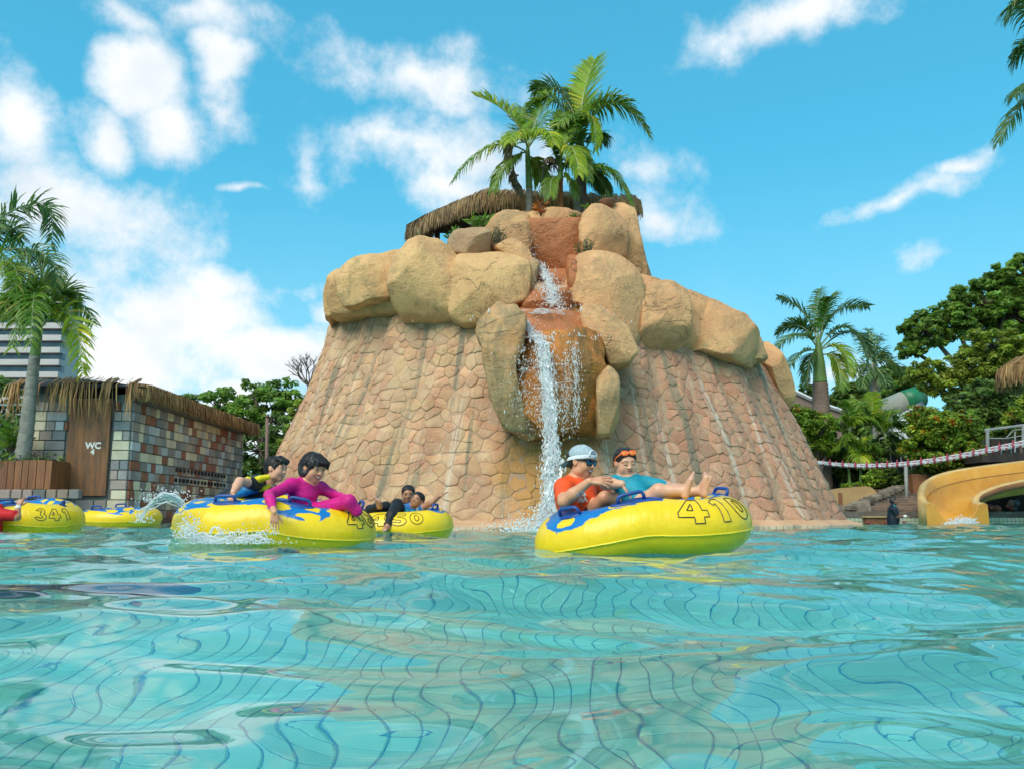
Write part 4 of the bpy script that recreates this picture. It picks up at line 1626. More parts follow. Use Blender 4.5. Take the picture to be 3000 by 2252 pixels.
# dark gap over the door, door leaf, frame
gb = MB()
gb.box(((DX0 + DX1) / 2, BY0 + .02, DZ1 + .14), (DX1 - DX0 + .1, .12, .30))
gb.build("door_gap", [M_BLACK], wc)
m, n, p, out = new_mat("weathered_plywood")
g = n.n("ShaderNodeNewGeometry").outputs["Position"]
gr = n.noise(n.mapping(g, scale=(7, 7, .55)), 2.2, 6, .62, .5).outputs["Fac"]
c = n.mix(n.ramp(gr, .35, .66), (.27, .115, .042), (.125, .062, .03))
sc_ = n.noise(n.mapping(g, scale=(2.2, 1, 1.0)), 1.8, 6, .7).outputs["Fac"]
c = n.mix(n.math("MULTIPLY", n.ramp(sc_, .54, .68), .8), c, (.055, .038, .024))
c = n.mix(n.math("MULTIPLY", n.ramp(n.noise(n.mapping(g, scale=(3, 1, 1.6), loc=(5, 0, 2)), 1.7, 6, .7).outputs["Fac"], .6, .72), .6), c, (.40, .22, .10))
n.set(p, "Base Color", c)
p.inputs["Roughness"].default_value = .65
M_PLY = m
db = MB()
db.bevbox(((DX0 + DX1) / 2, BY0 - .055, (DZ0 + DZ1) / 2), (DX1 - DX0, .045, DZ1 - DZ0), .006)
door = db.build("door", [M_PLY], wc)
M_SIGNW = pmat("white_paint", (.78, .78, .74), (.66, .66, .62), scale=25, rough=.6, mid=(.45, .7))


def text_mesh(txt, size, loc, rot, mat, parent, name="lettering", extr=.001, off=0.0):
    cu = bpy.data.curves.new(name, "FONT")
    cu.body = txt
    cu.size = size
    cu.align_x = "CENTER"
    cu.align_y = "CENTER"
    cu.extrude = extr
    cu.offset = off
    cu.resolution_u = 3
    ob = bpy.data.objects.new(name, cu)
    ob.location = loc
    ob.rotation_euler = rot
    link(ob)
    bpy.context.view_layer.update()
    dg = bpy.context.evaluated_depsgraph_get()
    me = bpy.data.meshes.new_from_object(ob.evaluated_get(dg))
    me.transform(ob.matrix_world)
    bpy.data.objects.remove(ob)
    me.materials.clear()
    me.materials.append(mat)
    o = bpy.data.objects.new(name, me)
    link(o)
    return to_parent(o, parent)


tl = W(273, 1305, BY0 - .08)
text_mesh("WC", .155, (tl.x, BY0 - .0800, tl.z), (math.pi / 2, 0, 0), M_SIGNW, wc, "door_lettering", .001, .006)
tl = W(271, 1323, BY0 - .08)
text_mesh("4", .13, (tl.x, BY0 - .0800, tl.z), (math.pi / 2, 0, 0), M_SIGNW, wc, "door_lettering", .001, .006)
# footing and threshold
M_BROWNW = pmat("brown_footing", (.15, .075, .045), (.09, .05, .035), scale=3, rough=.6, space="World", bump=.01)
fb = MB()
fb.box(((BX0 + BX1) / 2 + .06, (BY0 + BY1) / 2 - .04, .02), (BX1 - BX0 + .22, BY1 - BY0 + .22, .42))
fb.build("footing", [M_BROWNW], wc)
# roof with straw fringe
rfz = BH + .12
rfm = MB()
rfm.add([(BX0 - .25, BY0 - .25, rfz), (BX1 + .3, BY0 - .25, rfz - .02), (BX1 + .3, BY1 + .3, rfz), (BX0 - .25, BY1 + .3, rfz), (BX0 + .4, BY0 + .8, rfz + .3), (BX1 - .6, BY1 - .6, rfz + .35)],
        [(0, 1, 5, 4), (1, 2, 5), (2, 3, 4, 5), (3, 0, 4), (3, 2, 1, 0)])
rfm.build("roof_deck", [M_WOODD], wc)
ef = [(BX0 - .35, BY0 - .2, rfz), ((BX0 + BX1) / 2, BY0 - .25, rfz + .02), (BX1 + .1, BY0 - .28, rfz)]
thatch("straw_fringe", ef, [(0, -1, 0)] * 3, [M_THATCH], wc, 150, .46, .5, .4, .02, 5, .05, 0, (1, 1, 1), .55)
er = [(BX1 + .05, BY0 - .28, rfz), (BX1 + .30, BY0 - .05, rfz - .01), (BX1 + .34, (BY0 + BY1) / 2, rfz - .03), (BX1 + .3, BY1 + .2, rfz - .02), (BX1 - .3, BY1 + .4, rfz - .02)]
thatch("straw_eave", er, [(.5, -1, 0), (1, -.3, 0), (1, 0, 0), (1, 0, 0), (.3, 1, 0)], [M_THATCH], wc, 3000, .23, .35, .22, .02, 6, .07, -.06)

# --- timber planter in front
pl = thing("planter", "brown plank planter with greenery beside the toilet door", "planter", (-8.6, 14.4, 0))
M_PLANK = pmat("planter_plank", (.26, .10, .035), (.16, .062, .025), scale=3, rough=.6, stretch=(4, 4, .35), space="World", objvar=.25)
px0 = -10.4
px1 = W(145, 1400, 14.3).x
zt, zb = W(100, 1347, 14.3).z, W(100, 1432, 14.3).z
x = px0
i = 0
while x < px1 - .02:
    w = random.Random(i).uniform(.10, .15)
    b = MB()
    b.bevbox((x + w / 2, 14.3, (zt + zb) / 2 + random.Random(i + 50).uniform(-.01, .005)), (w - .008, .035, zt - zb), .005)
    b.build("plank", [M_PLANK], pl)
    x += w
    i += 1
sd = MB()
sd.box(((px0 + px1) / 2, 14.66, (zt + zb) / 2 - .03), (px1 - px0 - .03, .66, zt - zb - .08))
sd.build("soil_box", [M_BROWNW], pl)
sdw = MB()
sdw.box((px1 - .02, 14.66, (zt + zb) / 2), (.035, .66, zt - zb))
sdw.build("plank", [M_PLANK], pl)
ps = MB()
ps.box(((px0 + px1) / 2, 14.6, .1), (px1 - px0 + .4, .9, .36))
ps.build("plinth", [M_MORTAR], pl)
x = px0
while x < px1 + .55:
    w = rb_.uniform(.17, .25)
    b = MB()
    kk = rb_.choice([(.24, .16, .12), (.20, .20, .19), (.15, .145, .14), (.36, .25, .22), (.28, .20, .15)])
    b.bevbox((x + w / 2, 14.13, zb - .085), (w - .015, .12, .15), .012, 0, 0, kk)
    b.build("block", [M_BLOCK], pl, False, True)
    x += w
ps2 = MB()
ps2.box(((px0 + px1) / 2 + .2, 14.55, .0), (px1 - px0 + .9, .75, .3))
ps2.build("plinth", [M_BROWNW], pl)
rs4 = np.random.RandomState(4)
cs = [(x_, 14.6 + rs4.uniform(-.2, .2), zt + .03) for x_ in np.linspace(px0 + .2, px1 - .25, 11)]
q, t = leaf_cloud(rs4, cs, [(.28, .28, .14)] * len(cs), 1500, .09, tintv=(.7, 1.4), aspect=3)
o_ = quads("foliage", q, leaf_mat("planter_leaf", (.17, .28, .03), (.08, .17, .03)), pl, tint=t)
o_["kind"] = "stuff"
shrub("cordyline", "large leaved green plant in the planter at the left edge", W(25, 1330, 14.6), .55, .3, 9, 7, .34, M_SHRUBY, 71, None, None, 0, 4)


# --- foxtail palms
def Z8(x, y, Y):
    return W(x * .512, 550 + y * .512, Y)


fx = thing("palm_tree", "foxtail palm with a slender ringed trunk in front of the toilet hut", "palm", Z8(128, 1540, 14.5), "foxtail palms")
palm_trunk([Z8(128, 1560, 14.5), Z8(150, 1400, 14.5), Z8(178, 1150, 14.5), Z8(200, 960, 14.5)], [.125, .12, .10, .085], [M_TRUNK], fx)
palm_trunk([Z8(200, 965, 14.5), Z8(215, 850, 14.5), Z8(222, 740, 14.5)], [.085, .075, .03], [M_SHAFT], fx, "crownshaft")
FX = [((215, 850), (150, 560), (70, 930), -.9, M_PALM), ((222, 820), (360, 590), (540, 780), .3, M_PALM), ((225, 810), (400, 730), (470, 1080), -.5, M_PALMY),
      ((210, 830), (40, 690), (-80, 770), .2, M_PALM), ((218, 830), (230, 560), (330, 560), .6, M_PALM), ((215, 840), (200, 600), (175, 900), -1.4, M_PALM),
      ((218, 820), (160, 480), (60, 480), .5, M_PALMD), ((220, 830), (310, 640), (420, 640), .9, M_PALMD), ((216, 830), (110, 620), (30, 700), -.6, M_PALM)]
for i, (b, m_, t_, dy, mt) in enumerate(FX):
    frond("frond", Z8(*b, 14.5), Z8(*m_, 14.5 + dy * .5), Z8(*t_, 14.5 + dy), [M_RACHIS, mt], fx, n=80, ll=.36, lw=.032, droop=.35, seed=300 + i, plum=True, rach=.018, start=.12)
fx2 = thing("palm_tree", "foxtail palm fronds arching in from beyond the left edge", "palm", (-10.2, 14.2, 0), "foxtail palms")
palm_trunk([(-10.2, 14.2, .2), (-10.15, 14.2, 3.0), (-10.0, 14.2, 4.4)], [.13, .11, .08], [M_TRUNK], fx2)
bp = Vector((-10.0, 14.2, 4.4))
for i, (m_, t_, dy, mt) in enumerate([((170, 95), (290, 345), 0, M_PALMD), ((170, 350), (315, 580), -.3, M_PALMD), ((30, 420), (60, 620), -.8, M_PALM), ((-200, 200), (-300, 500), .5, M_PALMD), ((0, 250), (90, 300), 1.0, M_PALMD)]):
    frond("frond", bp, Z8(*m_, 14.2 + dy * .5), Z8(*t_, 14.2 + dy), [M_RACHIS, mt], fx2, n=90, ll=.36, lw=.03, droop=.35, seed=330 + i, plum=True, rach=.02, start=.15)

# --- office tower far behind
M_TOWW = pmat("tower_concrete", (.56, .53, .51), (.48, .46, .45), scale=.2, rough=.7, space="World")
M_TOWG = pmat("tower_glass", (.045, .055, .075), (.09, .10, .13), scale=.5, rough=.12, spec=.8, space="World", stretch=(1, 1, 3), mid=(.4, .6))
YT = 170.0
tw = thing("office_tower", "white high-rise with dark horizontal window bands far behind the palm", "building", (W(100, 1500, YT).x, YT, 0))
tx0, tx1 = W(-160, 1000, YT).x, W(178, 1000, YT).x
tzt = W(100, 868, YT).z
b = MB()
b.box(((tx0 + tx1) / 2, YT + 4.3, tzt / 2), (tx1 - tx0, 7, tzt))
b.build("core", [M_TOWW], tw)
xw1 = W(178, 1000, YT).x
zz = W(100, 905, YT).z
k = 0
while zz > 8:
    b = MB()
    b.box(((tx0 + xw1) / 2, YT + .55, zz), (xw1 - tx0 + 1.2, 1.0, 1.25))
    b.build("window_band", [M_TOWG], tw)
    b = MB()
    b.box(((tx0 + xw1) / 2 - .4, YT + .1, zz - 1.25), (xw1 - tx0 + 2.0, 2.6, 1.15))
    b.build("spandrel", [M_TOWW], tw)
    zz -= 2.5
    k += 1
b = MB()
b.box(((tx0 + xw1) / 2, YT + .4, tzt - 2.2), (xw1 - tx0, 1.5, 3.4))
b.build("parapet", [M_TOWW], tw)

# --- chain link fence, far left
M_WIRE = pmat("galvanised_wire", (.30, .33, .33), (.22, .25, .25), rough=.45, metal=.6)
fe = thing("chain_link_fence", "chain link fence left of the toilet hut", "fence", (-11, 16.5, 0))
fw = MB()
fz0, fz1 = .4, 2.35
for i in range(46):
    x0_ = -14.5 + i * .13
    hgt = fz1 - fz0
    for sg in (-1, 1):
        xa, xb = x0_, x0_ + sg * hgt * .9
        fw.tube([(xa, 16.5, fz0), (xb, 16.5, fz1)], .005, 3, 0, False)
o_ = fw.build("wire_mesh", [M_WIRE], fe)
o_["kind"] = "stuff"
for xx in (-13.8, -11.4, -9.0):
    b = MB()
    b.tube([(xx, 16.52, .1), (xx, 16.52, 2.45)], .03, 8)
    b.build("post", [M_WIRE], fe)
b = MB()
b.tube([(-14.5, 16.52, 2.4), (-8.7, 16.52, 2.4)], .022, 6)
b.build("top_rail", [M_WIRE], fe)

# --- slim brown post between hut and mountain
po = MB()
pt, pb_ = W(783, 1222, 23.0), W(782, 1500, 23.0)
po.tube([(pb_.x, 23, -.3), (pt.x, 23, pt.z)], [.055, .048], 10)
po.lathe((pt.x, 23, pt.z), [(.06, 0), (.06, .05), (.02, .07)], 10)
pp = po.build("lamp_post", [pmat("brown_steel", (.20, .12, .09), (.15, .09, .07), rough=.6)], None, True)
tag(pp, "slim brown post standing between the block hut and the mountain", "post")


# ================================================================ broadleaf trees
def tree(name, label, base, h, crown, mats, seed, per=260, lsize=.22, trunk_r=.22, group=None, limbs=9, sub=26, spread=.55, aspect=2.0, up=.9, droop=0.0, tintv=(.6, 1.45), clump=(.14, .26), shell=.6):
    """crown: list of (centre, radii) ellipsoids in world space; clumps of leaves fill their outer shells"""
    rs = np.random.RandomState(seed)
    rnd = random.Random(seed)
    base = Vector(base)
    o = thing(name, label, "tree", base, group)
    tb = MB()
    cc = sum((Vector(c) for c, r in crown), Vector()) / len(crown)
    fork = base.lerp(Vector((cc.x, cc.y, cc.z)), .55)
    tb.tube([base, base.lerp(fork, .5) + Vector((rnd.uniform(-.15, .15), 0, 0)), fork], [trunk_r * 1.25, trunk_r, trunk_r * .8], 9)
    tb.build("trunk", [M_BARK], o, True)
    cs, rr = [], []
    lb = MB()
    for (c, r) in crown:
        c = Vector(c)
        lb.tube([fork, fork.lerp(c, .55) + Vector((0, 0, -.1 * r[2])), c], [trunk_r * .55, trunk_r * .35, trunk_r * .15], 6)
        for k in range(sub):
            d = Vector((rnd.gauss(0, 1), rnd.gauss(0, 1), rnd.gauss(0, 1))).normalized()
            rad = rnd.uniform(spread, 1.0)
            p = c + Vector((d.x * r[0], d.y * r[1], d.z * r[2])) * rad
            s = rnd.uniform(*clump) * (r[0] * r[1] * r[2]) ** (1 / 3)
            cs.append(tuple(p))
            rr.append((s * 1.25, s * 1.25, s * .8))
            if k % 3 == 0:
                lb.tube([c, c.lerp(p, .5) + Vector((0, 0, -.05)), p], [trunk_r * .16, trunk_r * .1, trunk_r * .04], 4)
    lb.build("limb", [M_BARK], o, True)
    q, t = leaf_cloud(rs, cs, rr, per, lsize, shell=shell, aspect=aspect, up=up, droop=droop, tintv=tintv)
    # each clump has a tone of its own
    quads("crown", q, mats, o, tint=t)
    return o


M_LEAFD = leaf_mat("leaf_deep", (.16, .26, .06), (.115, .20, .05), trans=.45)
M_LEAFM = leaf_mat("leaf_mid", (.23, .37, .07), (.17, .30, .06), trans=.5)
M_LEAFY = leaf_mat("leaf_yellowish", (.33, .41, .06), (.24, .33, .055), trans=.5)


def E(px, py, Y, rx, rz, ry=None):
    """crown ellipsoid: centre at photo pixel, radii in photo pixels"""
    s = Y / FPX
    return (tuple(W(px, py, Y)), (rx * s, (ry or (rx + rz) * .5) * s, rz * s))


TL = [
    ("dense dark tree directly behind the toilet hut roof", 545, 1500, 34, [E(540, 1200, 34, 75, 55), E(500, 1250, 34, 60, 60)], M_LEAFD, 41),
    ("rounded green tree between the hut and the mountain, in the middle of the clump", 640, 1500, 31, [E(640, 1195, 31, 85, 60), E(690, 1250, 31, 80, 70), E(610, 1280, 31, 70, 60)], M_LEAFM, 42),
    ("spreading tree rising against the left flank of the mountain", 780, 1500, 29, [E(745, 1150, 29, 95, 35), E(800, 1200, 29, 90, 60), E(730, 1230, 29, 70, 50), E(850, 1150, 29, 60, 45)], M_LEAFM, 43),
    ("dark low tree behind the post beside the mountain foot", 770, 1500, 27.5, [E(760, 1320, 27.5, 90, 70), E(830, 1290, 27.5, 60, 70), E(720, 1390, 27.5, 60, 60)], M_LEAFD, 44),
    ("dark tree behind the chain link fence at the left edge", 20, 1500, 24, [E(10, 1190, 24, 95, 90), E(60, 1260, 24, 70, 90), E(-40, 1300, 24, 90, 80)], M_LEAFD, 45),
    ("bright green bush clinging to the mountain's left foot", 860, 1500, 25.5, [E(868, 1215, 25.5, 30, 50), E(845, 1300, 25.5, 30, 60)], M_LEAFY, 46),
]
for (lab, px, py, Y, cr, mt, sd) in TL:
    b_ = W(px, 1512, Y)
    tree("broadleaf_tree", lab, (b_.x, Y, .2), 5, cr, [mt], sd, per=2300, lsize=.17, group="trees behind the toilet hut")
# bare twiggy tree showing above them
bt = thing("bare_tree", "leafless twiggy tree top beside the mountain's left slope", "tree", (W(905, 1512, 30).x, 30, .2))
bb = MB()
rnd = random.Random(3)
b0, b1 = Vector((W(905, 1512, 30).x, 30, .2)), W(905, 1130, 30)
bb.tube([b0, b1], [.12, .06], 6)


def twig(p, d, L, r, lvl):
    e = p + d * L
    bb.tube([p, p.lerp(e, .5) + Vector((rnd.gauss(0, .04), 0, rnd.gauss(0, .04))) * L, e], [r, r * .75, r * .5], 4)
    if lvl:
        for k in range(3):
            nd = (d + Vector((rnd.gauss(0, .5), rnd.gauss(0, .4), rnd.uniform(-.1, .5)))).normalized()
            twig(p.lerp(e, rnd.uniform(.5, 1)), nd, L * rnd.uniform(.55, .8), r * .6, lvl - 1)


for k in range(6):
    twig(b1, Vector((rnd.uniform(-.9, .2), rnd.uniform(-.3, .3), rnd.uniform(.3, 1))).normalized(), .55, .028, 3)
bb.build("branches", [M_BARK], bt)
# low hedge mass that closes the view behind the hut and the mountain
# ================================================================ right side
def Z4(x, y, Y):
    return W(2250 + x * .339, 1100 + y * .339, Y)


def Z7(x, y, Y):
    return W(2200 + x * .3617, 750 + y * .3617, Y)


M_STEP = pmat("stair_stone", (.24, .165, .12), (.15, .105, .08), scale=2.5, rough=.85, bump=.02, bscale=14, space="World")
M_RUBBLE = pmat("rubble_stone", (.26, .21, .16), (.13, .11, .085), scale=3.5, rough=.9, bump=.03, bscale=10, space="World", objvar=.3)
M_OCHREW = pmat("ochre_render", (.50, .33, .15), (.42, .26, .115), scale=1.2, rough=.85, bump=.01, space="World")
M_TERRB = pmat("terracotta_block", (.30, .125, .055), (.22, .09, .045), scale=4, rough=.8, bump=.01, space="World")
M_POSTG = pmat("galvanised_post", (.30, .31, .30), (.22, .23, .22), rough=.55)
M_DKBROWN = pmat("dark_fence", (.05, .042, .035), (.03, .028, .024), scale=3, rough=.9, stretch=(4, 1, .4), space="World")

te = MB()
te.box((25, 40, .5), (34, 23.4, 1.1))
terrace = te.build("terrace", [pmat("terrace_paving", (.16, .12, .09), (.10, .08, .06), scale=1.5, rough=.9, space="World")])
tag(terrace, kind="structure")

# stairs
st = thing("stone_stairs", "flight of brown stone steps behind the lifeguard", "stairs", (12.0, 26.5, .2))
xs0, xs1 = Z4(880, 1100, 26.2).x, Z4(1330, 1100, 26.2).x + .9
for k in range(8):
    z1 = .40 + (k + 1) * .085
    b = MB()
    b.bevbox(((xs0 + xs1) / 2, 26.1 + k * .30 + .17, z1 - .15), (xs1 - xs0, .36, .30), .012)
    b.build("step", [M_STEP], st)
b = MB()
b.box(((xs0 + xs1) / 2, 28.72, 1.08), (xs1 - xs0, .3, .12))
b.build("landing", [M_OCHREW], st)
fk = thing("stair_side_wall", "sloping rubble wall along the left side of the stone steps", "wall", (11, 26, .2))
p0, p1 = Z4(700, 1130, 26.0), Z4(1125, 955, 27.8)
for k in range(13):
    t = k / 12
    c = p0.lerp(p1, t)
    for r in range(2):
        b = MB()
        h = (c.z - .25)
        if r == 0:
            b.bevbox((c.x, c.y, c.z - .05 + random.Random(k).uniform(-.02, .02)), (.36, .34, .17), .03, .3 + random.Random(k * 3).uniform(-.2, .2))
        else:
            b.bevbox((c.x, c.y + .02, .2 + (c.z - .33) / 2), (.34, .30, max(.1, c.z - .13 - .2)), .02, .3)
        b.build("stone", [M_RUBBLE], fk)
b = MB()
pts = [Z4(590, 1175, 25.95), Z4(600, 1112, 25.95), Z4(720, 1120, 25.95), Z4(780, 1090, 25.95), Z4(880, 1090, 25.95), Z4(900, 1175, 25.95)]
b.prism(pts, (0, .35, 0))
b.build("stone", [M_RUBBLE], fk)

# curved ochre wall
ow = thing("curved_wall", "low ochre rendered wall with a curved top beside the mountain foot", "wall", (10, 27.2, .2))
b = MB()
top = [(470, 1000), (540, 985), (640, 968), (760, 958), (850, 952), (900, 965), (935, 1000), (945, 1020), (900, 1060), (820, 1100)]
P = [Z4(x, y, 27.0) for (x, y) in top] + [Z4(740, 1180, 27.0), Z4(450, 1180, 27.0)]
b.prism(P, (0, .3, 0))
b.build("wall_body", [M_OCHREW], ow)
b = MB()
b.box((Z4(625, 1050, 26.98).x, 26.99, .78), (.12, .03, .42))
b.build("rust_stain_panel", [M_TERRB], ow)

# terracotta overflow box, tiled pool edge stones
ob = thing("overflow_box", "small terracotta ledge box on the tiled pool edge left of the lifeguard", "ledge", (10.6, 25.3, .1))
pa, pb_ = Z4(835, 1228, 25.25), Z4(1040, 1285, 25.25)
b = MB()
b.bevbox(((pa.x + pb_.x) / 2, 25.27, (pa.z + pb_.z) / 2), (pb_.x - pa.x, .22, pa.z - pb_.z + .04), .02)
b.build("box_front", [M_TERRB], ob)
b = MB()
b.bevbox(((pa.x + pb_.x) / 2, 25.25, pa.z + .03), (pb_.x - pa.x + .08, .3, .05), .01)
b.build("cap", [M_OCHREW], ob)

# float line
fl = thing("float_line", "line of dark red floats along the far pool edge", "float line", (13, 24.6, 0))
M_FLOAT = pmat("red_float", (.20, .02, .025), (.13, .015, .02), rough=.4)
for (zx, r) in ((690, .068), (870, .07), (1025, .07), (1178, .07)):
    c = Z4(zx, 1281, 24.6)
    b = MB()
    b.sphere((c.x, 24.6, .055), (r, r, r * .85), 12, 8)
    b.build("float", [M_FLOAT], fl, True)
for zx in (1705, 1830, 1955, 2090, 2230):
    c = Z4(zx, 1283, 24.6)
    b = MB()
    b.sphere((c.x, 24.6, .02), (.055, .055, .04), 10, 6)
    b.build("float", [M_FLOAT], fl, True)

# ---------------------------------------------------------------- yellow water slide
m, n, p, out = new_mat("slide_fibreglass")
g = n.n("ShaderNodeNewGeometry").outputs["Position"]
c = n.mix(n.ramp(n.noise(g, 1.3, 5, .6).outputs["Fac"], .35, .68), (.66, .33, .045), (.56, .25, .03))
c = n.mix(n.math("MULTIPLY", n.ramp(n.noise(n.mapping(g, scale=(1, 1, .25)), 3.5, 5, .65).outputs["Fac"], .5, .7), .35), c, (.62, .42, .16))
n.set(p, "Base Color", c)
p.inputs["Roughness"].default_value = .32
M_SLIDE = m
M_RIM = pmat("slide_rim", (.66, .43, .17), (.56, .34, .11), scale=2.5, rough=.4, space="World")
M_RIMB = pmat("slide_rim_brown", (.30, .12, .045), (.20, .085, .035), scale=2, rough=.6, space="World")  # brown tone for the flange below the near rim and the seam
slide = thing("water_slide", "yellow fibreglass water slide curving down into the pool", "slide", (12, 22.5, 0))
ctrl = [(12.05, 23.35, .03), (12.07, 23.7, .06), (12.2, 24.1, .16), (12.55, 24.5, .36), (13.2, 24.8, .58), (14.1, 24.95, .78), (15.3, 25.0, .95), (16.6, 25.05, 1.1), (19.5, 25.1, 1.35)]
hL = [.56, .60, .78, .96, .98, .94, .92, .90, .90]
hR = [.56, .58, .50, .46, .42, .42, .42, .42, .42]


def cr(P, t):
    k = t * (len(P) - 1)
    i = min(int(k), len(P) - 2)
    f = k - i
    g = lambda j: np.array(P[max(0, min(len(P) - 1, j))], dtype=float)
    p0, p1, p2, p3 = g(i - 1), g(i), g(i + 1), g(i + 2)
    return .5 * (2 * p1 + (p2 - p0) * f + (2 * p0 - 5 * p1 + 4 * p2 - p3) * f * f + (-p0 + 3 * p1 - 3 * p2 + p3) * f ** 3)


sv, sf, smi = [], [], []
NS = 64
prev = None
secs = []
for i in range(NS + 1):
    t = i / NS
    c = cr(ctrl, t)
    c2 = cr(ctrl, min(1, t + .01))
    c1 = cr(ctrl, max(0, t - .01))
    tg = Vector(c2 - c1)
    tg.z = 0
    tg.normalize()
    s_ = Vector((tg.y, -tg.x, 0))            # to the right when looking up the slide
    l = float(cr([[a] for a in hL], t)[0])
    r = float(cr([[a] for a in hR], t)[0])
    flare = max(0, 1 - t * 7) * .06
    pr = [(-.74 - flare, l - .22), (-.75 - flare, l - .03), (-.66 - flare, l + .02), (-.58, l - .03), (-.545, l * .6), (-.46, .26), (-.33, .09), (-.14, .01), (.14, .01), (.33, .09), (.46, .26),
          (.545, r * .6 + .05), (.58, r - .03), (.66 + flare, r + .02), (.75 + flare, r - .03), (.74 + flare, r - .20)]
    if t < .3:
        kdown = -c[2] - .15
        pr[0] = (-.77 - flare, kdown)
        pr[-1] = (.77 + flare, kdown)
    secs.append([Vector(c) + s_ * a + Vector((0, 0, z)) for (a, z) in pr])
ns = len(secs[0])
for sct in secs:
    sv += sct
for i in range(NS):
    for k in range(ns - 1):
        sf.append((i * ns + k, (i + 1) * ns + k, (i + 1) * ns + k + 1, i * ns + k + 1))
        if k in (0, 1, 2):
            smi.append(1)
        elif k in (12, 13):
            smi.append(1)
        elif k == 14:
            smi.append(2 if i > NS * .28 else 1)
        else:
            smi.append(0)
so = mesh("trough", sv, sf, [M_SLIDE, M_RIM, M_RIMB], slide, True, midx=smi)
md = so.modifiers.new("wall", "SOLIDIFY")
md.thickness = .03
md.offset = 0
# front closing panel at the exit
fpv = [tuple(v + Vector((0, -.012, 0))) for v in secs[0]]
mesh("exit_front", fpv, [tuple(range(len(fpv)))], [M_SLIDE], slide)
# seam line half way up the back wall
sm = MB()
sm.tube([secs[i][4] + Vector((0, -.016, .06)) for i in range(int(NS * .2), NS + 1)], .007, 4)
sm.build("seam", [M_RIMB], slide)
# posts, and a near-black panel painting the shade of the hollow below
for xx in (13.6, 15.2):
    b = MB()
    b.tube([(xx, 25.0, -.2), (xx, 25.0, .85)], .09, 8)
    b.build("support", [M_DKBROWN], slide)
dk = thing("undercroft_shade", "dark panel painting the shaded hollow under the yellow slide at the right edge", "wall", (15, 25.9, .4))
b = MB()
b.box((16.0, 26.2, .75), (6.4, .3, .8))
b.build("wall_body", [M_DKBROWN], dk)
bl = MB()
rnd = random.Random(5)
BCOL = [(.36, .12, .07), (.14, .15, .17), (.30, .30, .31), (.40, .10, .07), (.08, .10, .14), (.34, .20, .14)]
for i in range(26):
    bl.sphere((13.0 + rnd.random() * 3.2, 25.72 + rnd.uniform(-.1, .2), .46 + rnd.uniform(0, .22)), rnd.uniform(.06, .12), 10, 7, 0, rnd.choice(BCOL))
blo = bl.build("ball_pile", [pmat("ball_paint", (1, 1, 1), (.85, .85, .85), rough=.5, tinted=True)], None, True, True)
tag(blo, kind="stuff")
# foam where the slide runs out
fo = MB()
for i in range(700):
    t = rnd.random() ** .8
    c = Vector((12.3, 23.5, .16)).lerp(Vector((11.85, 22.8, .0)), t)
    w = .08 + .38 * t
    r = rnd.uniform(.008, .03)
    fo.blob((c.x + rnd.gauss(0, w * .55), c.y + rnd.gauss(0, .12), max(.0, c.z + abs(rnd.gauss(0, .05)) - .02)), (r * 1.6, r, r))
foo = fo.build("slide_foam", [M_WHITE], None, True)
tag(foo, kind="stuff")

# ---------------------------------------------------------------- rope net, platform
rn = thing("rope_net", "sagging white rope net with red beads strung above the pool", "rope net", (14, 23.5, 1.5))
M_ROPE = pmat("white_rope", (.66, .66, .68), (.55, .55, .58), rough=.8)
M_BEAD = pmat("red_bead", (.42, .05, .09), (.30, .035, .06), rough=.5)
rp = [(330, 725), (560, 752), (800, 765), (1000, 760), (1200, 745), (1450, 712), (1700, 668), (1950, 615), (2212, 560), (2500, 490)]
lines = []
for (dy, dY) in ((0, 0), (14, .25), (26, -.15), (38, .1)):
    k = [Z4(x, y + dy * (.55 + .6 * i / 9), 24.0 + dY) for i, (x, y) in enumerate(rp)]
    pts = [Vector(cr([list(a) for a in k], j / 40)) for j in range(41)]
    lines.append(pts)
    b = MB()
    b.tube(pts, .016, 5)
    b.build("rope", [M_ROPE], rn, True)
cb, bd = MB(), MB()
for j in range(0, 40):
    for a in range(3):
        p, q = lines[a][j], lines[a + 1][j + (1 if (a + j) % 2 else 0)]
        cb.tube([p, q], .010, 4)
        if (a + j) % 2 == 0:
            bd.sphere(p, (.045, .045, .038), 8, 5)
            bd.box(p + Vector((0, 0, .05)), (.03, .03, .07))
    bd.sphere(lines[3][j], .04, 8, 5)
o_ = cb.build("cross_ropes", [M_ROPE], rn)
o_ = bd.build("beads", [M_BEAD], rn, True)
o_["kind"] = "stuff"
pf_ = thing("platform", "dark timber platform edge with a grey railing at the right border", "platform", (17, 26.5, 1.6))
pa, pb_ = Z4(1850, 700, 26.5), Z4(2500, 640, 26.5)
b = MB()
b.prism([Z4(1850, 690, 26.5), Z4(2600, 630, 26.5), Z4(2600, 730, 26.5), Z4(1850, 745, 26.5)], (0, 3, 0))
b.build("deck", [M_WOODD], pf_)
for (zx, y0, y1, r) in ((1897, 465, 640, .055), (2205, 430, 620, .05), (2135, 480, 660, .025)):
    b = MB()
    b.tube([Z4(zx, y1, 26.6), Z4(zx, y0, 26.6)], r, 8)
    b.build("railing_post", [M_POSTG], pf_)
for pts in ([(1870, 475), (1900, 467), (2212, 428), (2500, 395)], [(1900, 540), (2060, 540), (2212, 515), (2500, 470)], [(2060, 535), (2120, 470), (2250, 458)]):
    b = MB()
    b.tube([Z4(x, y, 26.6) for (x, y) in pts], .045 if pts[0][0] == 1870 else .018, 6)
    b.build("rail", [M_POSTG], pf_)
sg = MB()
a0, a1 = Z4(1190, 1000, 27.6), Z4(1190, 745, 27.6)
sg.tube([(a0.x, 27.6, .3), (a1.x, 27.6, a1.z)], .06, 10)
o_ = sg.build("steel_post", [M_POSTG], None, True)
